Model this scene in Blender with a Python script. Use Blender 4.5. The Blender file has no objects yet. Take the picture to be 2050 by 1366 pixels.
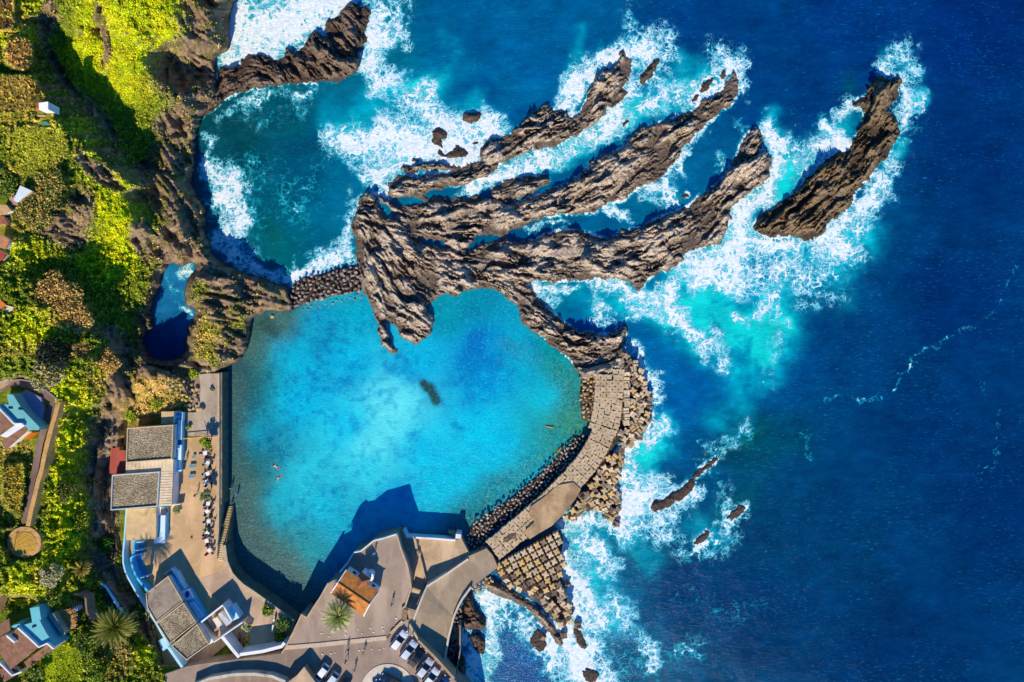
import bpy, bmesh, math, random
import numpy as np
from mathutils import Vector, Matrix, Euler

# ------------------------------------------------------------------ camera, sky, sun, exposure
H = 136.667            # height of the drone above the water, metres (1 photo pixel = 0.1 m at sea level)
sc = bpy.context.scene
cam = bpy.data.cameras.new('camera'); camo = bpy.data.objects.new('camera', cam)
sc.collection.objects.link(camo); camo.location = (0, 0, H)
cam.lens = 24; cam.sensor_width = 36; cam.clip_end = 20000
sc.camera = camo
SUN_EL = math.radians(38); SUN_AZ = math.radians(10)      # sun in the south, ten degrees towards the west
sund = Vector((-math.sin(SUN_AZ) * math.cos(SUN_EL), -math.cos(SUN_AZ) * math.cos(SUN_EL), math.sin(SUN_EL)))
w = bpy.data.worlds.new('World'); sc.world = w; w.use_nodes = True
nt = w.node_tree; bg = nt.nodes['Background']
sky = nt.nodes.new('ShaderNodeTexSky'); sky.sky_type = 'NISHITA'; sky.sun_disc = False
sky.sun_elevation = SUN_EL; sky.sun_rotation = math.radians(190); sky.ozone_density = 6.0; sky.air_density = 1.0; sky.dust_density = 0.2
tint = nt.nodes.new('ShaderNodeMix'); tint.data_type = 'RGBA'; tint.blend_type = 'MULTIPLY'
tint.inputs[0].default_value = 1.0; tint.inputs[7].default_value = (0.13, 0.58, 0.95, 1)
nt.links.new(sky.outputs[0], tint.inputs[6]); nt.links.new(tint.outputs[2], bg.inputs[0])
bg.inputs[1].default_value = 0.15
sl = bpy.data.lights.new('sun', 'SUN'); sl.energy = 4.8; sl.angle = math.radians(0.53); sl.color = (1.0, 0.87, 0.66)
slo = bpy.data.objects.new('sun', sl); sc.collection.objects.link(slo)
slo.rotation_euler = sund.to_track_quat('Z', 'Y').to_euler()
sc.view_settings.view_transform = 'Standard'; sc.view_settings.look = 'None'; sc.view_settings.gamma = 1
sc.view_settings.exposure = 0.15

rnd = random.Random(7)
col = sc.collection

# ------------------------------------------------------------------ helpers
REG = {'A1': (0, 0, .25628), 'A2': (0, 340, .25628), 'A3': (0, 680, .25628), 'A4': (0, 1016, .25628),
       'B1': (500, 0, .25628), 'B2': (500, 340, .25628), 'B3': (500, 680, .25628), 'B4': (500, 1016, .25628),
       'C1': (1000, 0, .25628), 'C2': (1000, 340, .25628), 'C3': (1000, 680, .25628), 'C4': (1000, 1016, .25628),
       'D1': (1500, 0, .26829), 'D2': (1500, 340, .26829),
       'E1': (210, 810, .12814), 'E2': (210, 980, .12814), 'E3': (290, 1130, .15739), 'E4': (560, 1040, .12814),
       'E5': (560, 1200, .12683), 'E6': (770, 1040, .12814), 'E7': (700, 1200, .12683),
       'F1': (0, 1170, .14349), 'F2': (0, 740, .14641), 'F3': (0, 960, .14641), 'F4': (0, 340, .14641), 'F5': (0, 160, .10251),
       'G1': (1100, 700, .13181), 'G2': (1080, 860, .13181), 'G3': (930, 1000, .13181), 'G4': (940, 1130, .13181), 'G6': (880, 1160, .15075)}
def Z(reg, *pts):
    """survey points read off an enlarged sheet -> survey coordinates (decimetres from the north-west corner)"""
    x0, y0, f = REG[reg]
    return [(x0 + a * f, y0 + b * f) for a, b in pts]
def W(px, py, z=0.0):
    k = 0.1 * (H - z) / H
    return Vector(((px - 1025) * k, (683 - py) * k, z))
def lin(r, g=None, b=None):
    if g is None: r, g, b = r
    f = lambda c: (c / 255 / 12.92) if c / 255 <= 0.04045 else ((c / 255 + 0.055) / 1.055) ** 2.4
    return (f(r), f(g), f(b), 1.0)
def props(o, label=None, cat=None, group=None, kind=None):
    if label: o['label'] = label
    if cat: o['category'] = cat
    if group: o['group'] = group
    if kind: o['kind'] = kind
    return o
def link(name, me, parent=None, loc=(0, 0, 0)):
    o = bpy.data.objects.new(name, me); col.objects.link(o); o.location = loc
    if parent: o.parent = parent
    return o
def empty(name, label, cat, loc=(0, 0, 0), rz=0, group=None):
    o = bpy.data.objects.new(name, None); col.objects.link(o); o.location = loc; o.rotation_euler = (0, 0, rz)
    o.empty_display_size = 0.3
    return props(o, label, cat, group)

# mesh collector
class MB:
    def __init__(s): s.v = []; s.f = []; s.m = []
    def add(s, vs, fs, mi=0):
        n = len(s.v); s.v += [tuple(v) for v in vs]; s.f += [tuple(i + n for i in f) for f in fs]; s.m += [mi] * len(fs)
        return s
    def box(s, c, d, rz=0, mi=0, tilt=None):
        x, y, z = d[0] / 2, d[1] / 2, d[2] / 2
        R = Matrix.Rotation(rz, 3, 'Z')
        if tilt: R = R @ Euler(tilt).to_matrix()
        vs = [R @ Vector((a * x, b * y, e * z)) + Vector(c) for e in (-1, 1) for a, b in ((-1, -1), (1, -1), (1, 1), (-1, 1))]
        return s.add(vs, [(3, 2, 1, 0), (4, 5, 6, 7), (0, 1, 5, 4), (1, 2, 6, 5), (2, 3, 7, 6), (3, 0, 4, 7)], mi)
    def prism(s, pts, z0, z1, mi=0):
        """pts: world xy, extruded z0..z1 (z1 may be a list of heights)"""
        n = len(pts)
        a = sum(pts[i][0] * pts[(i + 1) % n][1] - pts[(i + 1) % n][0] * pts[i][1] for i in range(n))
        zt = z1 if isinstance(z1, (list, tuple)) else [z1] * n
        if a < 0: pts = pts[::-1]; zt = list(zt)[::-1]
        vs = [(p[0], p[1], z0) for p in pts] + [(p[0], p[1], t) for p, t in zip(pts, zt)]
        fs = [tuple(range(n - 1, -1, -1)), tuple(range(n, 2 * n))] + [(i, (i + 1) % n, (i + 1) % n + n, i + n) for i in range(n)]
        return s.add(vs, fs, mi)
    def tube(s, pts, r, n=6, mi=0, cap=True):
        rs = r if isinstance(r, (list, tuple)) else [r] * len(pts)
        pts = [Vector(p) for p in pts]; vs = []; fs = []
        for i, p in enumerate(pts):
            t = (pts[min(i + 1, len(pts) - 1)] - pts[max(i - 1, 0)])
            t = t.normalized() if t.length > 1e-6 else Vector((0, 0, 1))
            u = t.cross(Vector((0, 0, 1)) if abs(t.z) < 0.9 else Vector((1, 0, 0))).normalized(); v = t.cross(u)
            for k in range(n):
                a = 2 * math.pi * k / n; vs.append(p + (u * math.cos(a) + v * math.sin(a)) * rs[i])
        for i in range(len(pts) - 1):
            for k in range(n):
                fs.append((i * n + k, i * n + (k + 1) % n, (i + 1) * n + (k + 1) % n, (i + 1) * n + k))
        if cap: fs += [tuple(range(n))[::-1], tuple(range((len(pts) - 1) * n, len(pts) * n))]
        return s.add(vs, fs, mi)
    def mesh(s, name, mats, smooth=False):
        me = bpy.data.meshes.new(name); me.from_pydata(s.v, [], s.f)
        for m in (mats if isinstance(mats, (list, tuple)) else [mats]): me.materials.append(m)
        me.polygons.foreach_set('material_index', s.m)
        if smooth: me.polygons.foreach_set('use_smooth', [True] * len(s.f))
        me.update(); return me
    def build(s, name, mats, parent=None, smooth=False, bevel=0):
        me = s.mesh(name, mats, smooth)
        if bevel:
            bm = bmesh.new(); bm.from_mesh(me)
            es = [e for e in bm.edges if len(e.link_faces) == 2 and e.calc_face_angle(0) > 0.6]
            bmesh.ops.bevel(bm, geom=es, offset=bevel, segments=1, affect='EDGES', clamp_overlap=True)
            bm.to_mesh(me); bm.free()
        return link(name, me, parent)
def xy(pts, z):      # survey polygon -> world xy at height z
    return [tuple(W(p[0], p[1], z)[:2]) for p in pts]
def slab(name, pts, z0, z1, m, parent=None, bevel=0):
    return MB().prism(xy(pts, z1), z0, z1).build(name, m, parent, bevel=bevel)
def wallmb(mb, pts, z0, z1, t, mi=0, closed=False, zs=None):
    """a wall of thickness t along survey polyline (surveyed on its top)"""
    P = [W(p[0], p[1], (zs[i] if zs else z1)) for i, p in enumerate(pts)]
    n = len(P); L = []; R = []
    for i, p in enumerate(P):
        a = P[(i - 1) % n] if (i > 0 or closed) else p; b = P[(i + 1) % n] if (i < n - 1 or closed) else p
        d = Vector((b.x - a.x, b.y - a.y, 0)); d.normalize(); nn = Vector((-d.y, d.x, 0)) * t / 2
        L.append(p + nn); R.append(p - nn)
    m = n if closed else n - 1
    vs = []
    for i in range(n):
        zt = zs[i] if zs else z1
        vs += [(L[i].x, L[i].y, z0), (R[i].x, R[i].y, z0), (R[i].x, R[i].y, zt), (L[i].x, L[i].y, zt)]
    fs = []
    for i in range(m):
        a = i * 4; b = ((i + 1) % n) * 4
        for k in range(4): fs.append((a + k, a + (k + 1) % 4, b + (k + 1) % 4, b + k))
    if not closed: fs += [(3, 2, 1, 0), ((n - 1) * 4, (n - 1) * 4 + 1, (n - 1) * 4 + 2, (n - 1) * 4 + 3)]
    mb.add(vs, fs, mi); return mb
def poly_in(p, poly):
    x, y = p; c = False; n = len(poly)
    for i in range(n):
        x1, y1 = poly[i]; x2, y2 = poly[(i + 1) % n]
        if (y1 > y) != (y2 > y) and x < (x2 - x1) * (y - y1) / (y2 - y1) + x1: c = not c
    return c
def poisson(poly, d, seed, n=4000):
    r = random.Random(seed); xs = [p[0] for p in poly]; ys = [p[1] for p in poly]; out = []
    for _ in range(n):
        p = (r.uniform(min(xs), max(xs)), r.uniform(min(ys), max(ys)))
        if poly_in(p, poly) and all((p[0] - q[0]) ** 2 + (p[1] - q[1]) ** 2 > d * d for q in out): out.append(p)
    return out

# ------------------------------------------------------------------ numpy noise and distance fields
def _h(ix, iy, seed):
    n = (ix.astype(np.int64) * 374761393 + iy.astype(np.int64) * 668265263 + seed * 974711) & 0xFFFFFFFF
    n = ((n ^ (n >> 13)) * 1274126177) & 0xFFFFFFFF
    n = n ^ (n >> 16)
    return (n & 0xFFFF).astype(np.float32) / 65535.0
def vn(x, y, seed=0):
    ix = np.floor(x); iy = np.floor(y); fx = (x - ix).astype(np.float32); fy = (y - iy).astype(np.float32)
    fx = fx * fx * (3 - 2 * fx); fy = fy * fy * (3 - 2 * fy)
    a = _h(ix, iy, seed); b = _h(ix + 1, iy, seed); c = _h(ix, iy + 1, seed); d = _h(ix + 1, iy + 1, seed)
    return (a + (b - a) * fx) * (1 - fy) + (c + (d - c) * fx) * fy
def fbm(x, y, sc_, oct=4, seed=0, gain=.5):
    s = 0; a = 1; t = 0; f = 1 / sc_
    for i in range(oct):
        s = s + a * (vn(x * f + 13.7 * i, y * f - 7.1 * i, seed + i) - .5); t += a; a *= gain; f *= 2.03
    return s / t * 2
def ridged(x, y, sc_, oct=4, seed=0):
    s = 0; a = 1; t = 0; f = 1 / sc_
    for i in range(oct):
        s = s + a * (1 - np.abs(2 * vn(x * f + 3.3 * i, y * f + 9.1 * i, seed + i) - 1)); t += a; a *= .5; f *= 2.1
    return s / t
def sdf(X, Y, poly, cut=80):
    """signed distance to polygon, positive inside (survey units)"""
    d = np.full(X.shape, 1e9, np.float32); ins = np.zeros(X.shape, bool); n = len(poly)
    xs = [p[0] for p in poly]; ys = [p[1] for p in poly]
    bb = (X > min(xs) - cut) & (X < max(xs) + cut) & (Y > min(ys) - cut) & (Y < max(ys) + cut)
    x = X[bb]; y = Y[bb]; dd = np.full(x.shape, 1e9, np.float32); ii = np.zeros(x.shape, bool)
    for i in range(n):
        x1, y1 = poly[i]; x2, y2 = poly[(i + 1) % n]; ex, ey = x2 - x1, y2 - y1
        t = np.clip(((x - x1) * ex + (y - y1) * ey) / (ex * ex + ey * ey + 1e-9), 0, 1)
        q = (x - x1 - t * ex) ** 2 + (y - y1 - t * ey) ** 2
        dd = np.minimum(dd, q)
        if y1 != y2:
            ii ^= ((y1 > y) != (y2 > y)) & (x < ex * (y - y1) / (y2 - y1) + x1)
    d[bb] = np.where(ii, np.sqrt(dd), -np.sqrt(dd))
    d[~bb] = -cut
    return d
def pline(X, Y, pts, cut=None):
    """distance to a polyline"""
    d = np.full(X.shape, 1e9, np.float32)
    if len(pts) == 1: return np.hypot(X - pts[0][0], Y - pts[0][1])
    for (x1, y1), (x2, y2) in zip(pts[:-1], pts[1:]):
        ex, ey = x2 - x1, y2 - y1
        t = np.clip(((X - x1) * ex + (Y - y1) * ey) / (ex * ex + ey * ey + 1e-9), 0, 1)
        d = np.minimum(d, (X - x1 - t * ex) ** 2 + (Y - y1 - t * ey) ** 2)
    return np.sqrt(d)
def sst(a, b, x):
    t = np.clip((x - a) / (b - a), 0, 1); return t * t * (3 - 2 * t)
def bil(G, gx, gy):
    """bilinear lookup in grid G at fractional index"""
    h, w_ = G.shape; gx = np.clip(gx, 0, w_ - 1.001); gy = np.clip(gy, 0, h - 1.001)
    ix = gx.astype(int); iy = gy.astype(int); fx = gx - ix; fy = gy - iy
    return (G[iy, ix] * (1 - fx) + G[iy, ix + 1] * fx) * (1 - fy) + (G[iy + 1, ix] * (1 - fx) + G[iy + 1, ix + 1] * fx) * fy
def lic(X, Y, step, guides, scales, seed, nst=11, ds=2.6):
    """streaky strata noise that follows the guide lines"""
    cx = np.zeros(X.shape, np.float32); cy = np.zeros(X.shape, np.float32)
    for g in guides:
        for (x1, y1), (x2, y2) in zip(g[:-1], g[1:]):
            mx, my = (x1 + x2) / 2, (y1 + y2) / 2; a = 2 * math.atan2(y2 - y1, x2 - x1); L = math.hypot(x2 - x1, y2 - y1)
            wt = L / ((X - mx) ** 2 + (Y - my) ** 2 + 200) ** 1.25
            cx += wt * math.cos(a); cy += wt * math.sin(a)
    ang = np.arctan2(cy, cx) / 2 + 0.25 * fbm(X, Y, 60, 2, seed + 50)
    ux = np.cos(ang); uy = np.sin(ang)
    acc = [0 for _ in scales]; wsum = 0; x0, y0 = X[0, 0], Y[0, 0]
    for sgn in (1, -1):
        px_, py_ = X.copy(), Y.copy(); dx, dy = ux * sgn, uy * sgn
        for k in range(nst):
            if k > 0 or sgn > 0:
                wk = 1 - k / nst; wsum += wk
                for j, s_ in enumerate(scales): acc[j] = acc[j] + wk * vn(px_ / s_, py_ / s_, seed + 7 * j)
            px_ = px_ + dx * ds; py_ = py_ + dy * ds
            gx = (px_ - x0) / step; gy = (py_ - y0) / step
            ix = np.clip(gx.astype(int), 0, X.shape[1] - 1); iy = np.clip(gy.astype(int), 0, X.shape[0] - 1)
            nx = ux[iy, ix]; ny = uy[iy, ix]; s = np.sign(nx * dx + ny * dy); s[s == 0] = 1
            dx = nx * s; dy = ny * s
    out = []
    for a in acc:
        a = a / wsum; a = (a - a.mean()) / (a.std() + 1e-6); out.append(a.astype(np.float32))
    return out
def lean(h, step, a, it=3):
    """steepen the northern faces of a height pattern"""
    ny, nx = h.shape; gy, gx = np.mgrid[0:ny, 0:nx].astype(np.float32); g = h
    for _ in range(it): g = bil(h, gx, gy + a * g / step)
    return g
def gridmesh(name, X, Y, Zh, keep, attrs, mat_, parent=None, smooth=True):
    k = 0.1 * (H - Zh) / H
    V = np.stack([(X - 1025) * k, (683 - Y) * k, Zh], -1).reshape(-1, 3).astype(np.float32)
    ny, nx = X.shape; idx = np.arange(ny * nx).reshape(ny, nx)
    F = np.stack([idx[1:, :-1], idx[1:, 1:], idx[:-1, 1:], idx[:-1, :-1]], -1).reshape(-1, 4)
    if keep is not None:
        kf = (keep[1:, :-1] | keep[1:, 1:] | keep[:-1, 1:] | keep[:-1, :-1]).reshape(-1); F = F[kf]
        used = np.zeros(ny * nx, bool); used[F.reshape(-1)] = True; rem = np.cumsum(used) - 1
        V = V[used]; F = rem[F]
    else: used = np.ones(ny * nx, bool)
    me = bpy.data.meshes.new(name)
    me.vertices.add(len(V)); me.vertices.foreach_set('co', V.reshape(-1))
    me.loops.add(F.size); me.loops.foreach_set('vertex_index', F.reshape(-1).astype(np.int32))
    me.polygons.add(len(F)); me.polygons.foreach_set('loop_start', np.arange(0, F.size, 4, dtype=np.int32))
    me.polygons.foreach_set('use_smooth', np.full(len(F), smooth))
    me.update(calc_edges=True)
    for an, A in attrs.items():
        if A.ndim == 3:
            at = me.attributes.new(an, 'FLOAT_COLOR', 'POINT')
            c = np.ones((len(V), 4), np.float32); c[:, :3] = A.reshape(-1, A.shape[-1])[used][:, :3]
            at.data.foreach_set('color', c.reshape(-1))
        else:
            at = me.attributes.new(an, 'FLOAT', 'POINT'); at.data.foreach_set('value', A.reshape(-1)[used].astype(np.float32))
    me.materials.append(mat_)
    return link(name, me, parent)
def grid(x0, x1, y0, y1, st):
    return np.meshgrid(np.arange(x0, x1 + .01, st, dtype=np.float32), np.arange(y0, y1 + .01, st, dtype=np.float32))

# ------------------------------------------------------------------ materials
class NT:
    def __init__(s, name, rough=.8, spec=.3):
        s.m = bpy.data.materials.new(name); s.m.use_nodes = True; s.t = s.m.node_tree; s.b = s.t.nodes['Principled BSDF']
        s.b.inputs['Roughness'].default_value = rough; s.b.inputs['Specular IOR Level'].default_value = spec
        s.co = s.t.nodes.new('ShaderNodeTexCoord').outputs['Object']
    def n(s, typ, **k):
        nd = s.t.nodes.new('ShaderNode' + typ)
        for a, v in k.items():
            if hasattr(nd, a): setattr(nd, a, v)
        return nd
    def l(s, a, b): s.t.links.new(a, b)
    def geo(s): return s.n('NewGeometry').outputs['Position']
    def noise(s, scale, detail=4, rough=.55, vec=None, dist=0):
        nd = s.n('TexNoise'); nd.inputs['Scale'].default_value = scale; nd.inputs['Detail'].default_value = detail
        nd.inputs['Roughness'].default_value = rough; nd.inputs['Distortion'].default_value = dist
        s.l(vec if vec is not None else s.geo(), nd.inputs['Vector']); return nd.outputs['Fac']
    def math(s, op, a, b=0.0, c=None, clamp=False):
        nd = s.n('Math', operation=op); nd.use_clamp = clamp
        for i, v in enumerate((a, b, c)):
            if v is None: continue
            if isinstance(v, (int, float)): nd.inputs[i].default_value = v
            else: s.l(v, nd.inputs[i])
        return nd.outputs[0]
    def mr(s, v, a, b, c=0.0, d=1.0, smooth=True):
        nd = s.n('MapRange'); nd.interpolation_type = 'SMOOTHSTEP' if smooth else 'LINEAR'
        s.l(v, nd.inputs['Value'])
        for k, q in (('From Min', a), ('From Max', b), ('To Min', c), ('To Max', d)):
            if isinstance(q, (int, float)): nd.inputs[k].default_value = q
            else: s.l(q, nd.inputs[k])
        return nd.outputs['Result']
    def mix(s, f, a, b, blend='MIX'):
        nd = s.n('Mix'); nd.data_type = 'RGBA'; nd.blend_type = blend
        for i, v in ((0, f), (6, a), (7, b)):
            if isinstance(v, (int, float, tuple)): nd.inputs[i].default_value = v
            else: s.l(v, nd.inputs[i])
        return nd.outputs[2]
    def attr(s, name, fac=False):
        nd = s.n('Attribute'); nd.attribute_name = name; return nd.outputs['Fac' if fac else 'Color']
    def bump(s, h, dist=.1, strength=.6, nrm=None):
        nd = s.n('Bump'); nd.inputs['Distance'].default_value = dist; nd.inputs['Strength'].default_value = strength
        s.l(h, nd.inputs['Height'])
        if nrm is not None: s.l(nrm, nd.inputs['Normal'])
        s.l(nd.outputs[0], s.b.inputs['Normal']); return nd.outputs[0]
    def colr(s, c):
        if isinstance(c, tuple): s.b.inputs['Base Color'].default_value = c
        else: s.l(c, s.b.inputs['Base Color'])
def plain(name, c, rough=.75, var=.25, scale=1.5, bump=.0, metal=0, spec=.3, rand=0.0, stain=None):
    """painted / mineral surface: base colour broken up by two scales of noise"""
    t = NT(name, rough, spec); c = lin(c)
    d = tuple(x * (1 - var) for x in c[:3]) + (1,); u = tuple(min(1, x * (1 + var * .6)) for x in c[:3]) + (1,)
    f = t.mr(t.noise(scale, 6, .65), .3, .7); cc = t.mix(f, d, u)
    g = t.mr(t.noise(scale * .18, 3), .35, .7); cc = t.mix(t.math('MULTIPLY', g, .35), cc, d)
    if stain: cc = t.mix(t.mr(t.noise(scale * .35, 5, .7), .52, .68, 0, .75), cc, lin(stain))
    if rand:
        oi = t.n('ObjectInfo').outputs['Random']
        cc = t.mix(t.math('MULTIPLY', oi, rand), cc, (0.015, 0.013, 0.012, 1))
    t.colr(cc); t.b.inputs['Metallic'].default_value = metal
    if bump: t.bump(t.noise(scale * 4, 5, .7), bump, .8)
    return t.m
# ------------------------------------------------------------------ shorelines (surveyed at sea level)
SPIT = [(405,235),(412,200),(432,160),(440,138),(459,134),(477,128),(492,113),(500,108),(520,109),(538,117),(555,119),(569,117),(572,96),(580,97),(587,102),(597,104),(608,88),(622,68),(628,63),(635,66),(646,73),(655,70),(651,46),(656,38),(668,37),(679,29),(684,20),(691,15),(705,5),(718,6),(728,14),(738,13),(741,41),(731,67),(734,80),(728,95),(715,103),(722,120),(720,133),(715,143),(702,151),(690,155),(680,163),(667,167),(650,163),(628,168),(605,166),(582,168),(560,172),(540,170),(520,176),(500,177),(485,184),(477,185),(460,195),(446,205),(425,222),(407,232)]
BODY = [(738,384),(725,389),(717,407),(710,432),(702,453),(709,473),(713,494),(710,519),(718,553),(725,581),(738,604),(749,630),(759,658),(761,690),(775,703),(790,711),(796,703),(788,692),(782,680),(777,663),(772,642),(782,646),(790,650),(794,661),(802,671),(812,680),(820,685),(832,687),(843,685),(856,677),(864,665),(866,655),(869,645),(866,630),(859,617),(864,607),(874,601),(886,592),(900,589),(910,596),(918,592),(930,583),(945,580),(961,578),(975,579),(987,581),(1004,588),(1018,599),(1023,604),(1034,612),(1041,622),(1042,634),(1044,645),(1052,656),(1064,665),(1083,676),(1102,690),(1115,697),(1130,710),(1146,726),(1154,741),(1164,752),(1185,765),(1222,760),(1240,735),(1250,710),(1254,680),(1254,655),(1249,645),(1240,662),(1218,670),(1179,665),(1160,662),(1143,652),(1125,643),(1110,630),(1098,616),(1084,601),(1069,583),(1056,572),(1060,566),(1084,563),(1105,565),(1128,562),(1165,562),(1205,558),(1232,563),(1256,565),(1270,575),(1279,581),(1288,572),(1297,560),(1315,549),(1333,542),(1350,535),(1369,522),(1366,512),(1375,503),(1392,500),(1410,494),(1427,491),(1441,489),(1450,475),(1459,450),(1464,430),(1466,414),(1490,395),(1505,385),(1520,373),(1532,366),(1540,356),(1543,335),(1543,318),(1540,306),(1530,298),(1522,303),(1527,283),(1527,268),(1518,258),(1507,260),(1495,272),(1487,282),(1477,307),(1465,322),(1461,333),(1450,352),(1436,366),(1420,378),(1400,391),(1379,412),(1362,420),(1343,427),(1320,436),(1290,453),(1269,460),(1246,458),(1233,471),(1218,481),(1195,473),(1164,463),(1145,459),(1128,460),(1108,468),(1090,471),(1064,481),(1038,483),(1015,478),(1013,466),(1033,458),(1050,449),(1067,442),(1090,437),(1113,430),(1143,430),(1165,429),(1190,425),(1210,412),(1228,405),(1246,401),(1258,394),(1269,384),(1290,371),(1310,364),(1328,355),(1341,343),(1350,328),(1359,315),(1369,295),(1388,275),(1407,256),(1428,240),(1451,220),(1466,210),(1474,200),(1477,185),(1479,168),(1477,152),(1468,144),(1460,158),(1452,170),(1440,182),(1425,192),(1410,202),(1398,214),(1384,226),(1368,230),(1354,231),(1341,243),(1325,246),(1305,249),(1285,258),(1269,269),(1255,284),(1243,295),(1225,306),(1202,313),(1185,328),(1161,349),(1150,357),(1143,363),(1122,373),(1102,381),(1077,391),(1051,399),(1026,407),(1000,403),(984,398),(960,392),(930,396),(900,396),(865,394),(840,402),(800,404),(786,408),(775,402),(765,395),(752,392)]
FIN1 = [(774,366),(787,360),(802,350),(820,352),(841,355),(862,350),(879,348),(900,346),(931,331),(941,324),(969,323),(961,310),(966,294),(974,282),(1000,277),(1020,270),(1028,267),(1042,248),(1056,231),(1068,224),(1077,218),(1090,211),(1100,208),(1105,218),(1120,217),(1131,218),(1138,236),(1154,231),(1165,218),(1174,202),(1177,185),(1184,169),(1194,152),(1205,136),(1222,137),(1232,130),(1241,123),(1241,108),(1247,96),(1251,104),(1254,115),(1262,114),(1269,118),(1266,130),(1264,143),(1256,160),(1246,177),(1256,185),(1247,196),(1236,205),(1218,215),(1210,231),(1196,243),(1179,254),(1160,267),(1143,277),(1126,288),(1110,297),(1088,298),(1067,297),(1046,307),(1026,315),(1012,324),(1000,330),(984,345),(972,354),(961,360),(940,368),(920,373),(890,377),(859,381),(850,392),(866,402),(840,404),(815,398),(802,402),(790,400),(779,392)]
FIN1T = [(803,340),(815,334),(830,330),(843,325),(860,326),(884,328),(905,331),(925,333),(915,342),(890,341),(860,339),(840,341),(820,346)]
FIN1B = [(984,389),(992,376),(1000,368),(1015,362),(1030,358),(1051,355),(1072,352),(1085,349),(1097,349),(1101,363),(1092,369),(1077,376),(1070,384),(1058,392),(1040,397),(1026,402),(1012,404),(1000,402),(988,398)]
HOLES = [[(754,400),(758,396),(766,404),(778,418),(797,430),(790,437),(774,436),(762,424)],
         [(838,480),(850,478),(868,480),(885,485),(900,497),(888,498),(870,492),(850,490)],
         [(948,482),(958,470),(975,468),(1000,472),(1008,480),(985,484),(965,489),(955,499),(940,505),(935,500),(942,492)],
         [(780,392),(790,396),(815,394),(842,398),(851,401),(845,408),(820,412),(795,411),(782,404)]]
ISLET = [(1505,455),(1512,443),(1522,432),(1535,425),(1549,415),(1567,402),(1590,384),(1603,372),(1616,358),(1636,340),(1648,326),(1660,314),(1680,305),(1697,300),(1704,284),(1716,266),(1726,252),(1727,240),(1729,226),(1720,214),(1712,216),(1709,208),(1722,202),(1735,192),(1740,178),(1744,164),(1757,157),(1771,155),(1778,160),(1790,156),(1803,160),(1804,168),(1795,178),(1798,190),(1790,205),(1778,213),(1783,224),(1794,236),(1798,248),(1804,258),(1802,272),(1793,284),(1785,300),(1778,318),(1762,330),(1752,340),(1745,352),(1738,362),(1726,370),(1716,378),(1710,388),(1705,405),(1694,418),(1683,428),(1678,437),(1662,440),(1655,455),(1648,470),(1634,475),(1615,480),(1595,478),(1580,472),(1560,476),(1540,475),(1525,470),(1512,464)]
def blobpoly(cx, cy, a, b, rot, seed, n=16):
    r = random.Random(seed); R = math.radians(rot); o = []
    for i in range(n):
        t = 2 * math.pi * i / n; k = r.uniform(.8, 1.15)
        x, y = a * k * math.cos(t), b * k * math.sin(t); o.append((cx + x * math.cos(R) - y * math.sin(R), cy + x * math.sin(R) + y * math.cos(R)))
    return o
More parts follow.
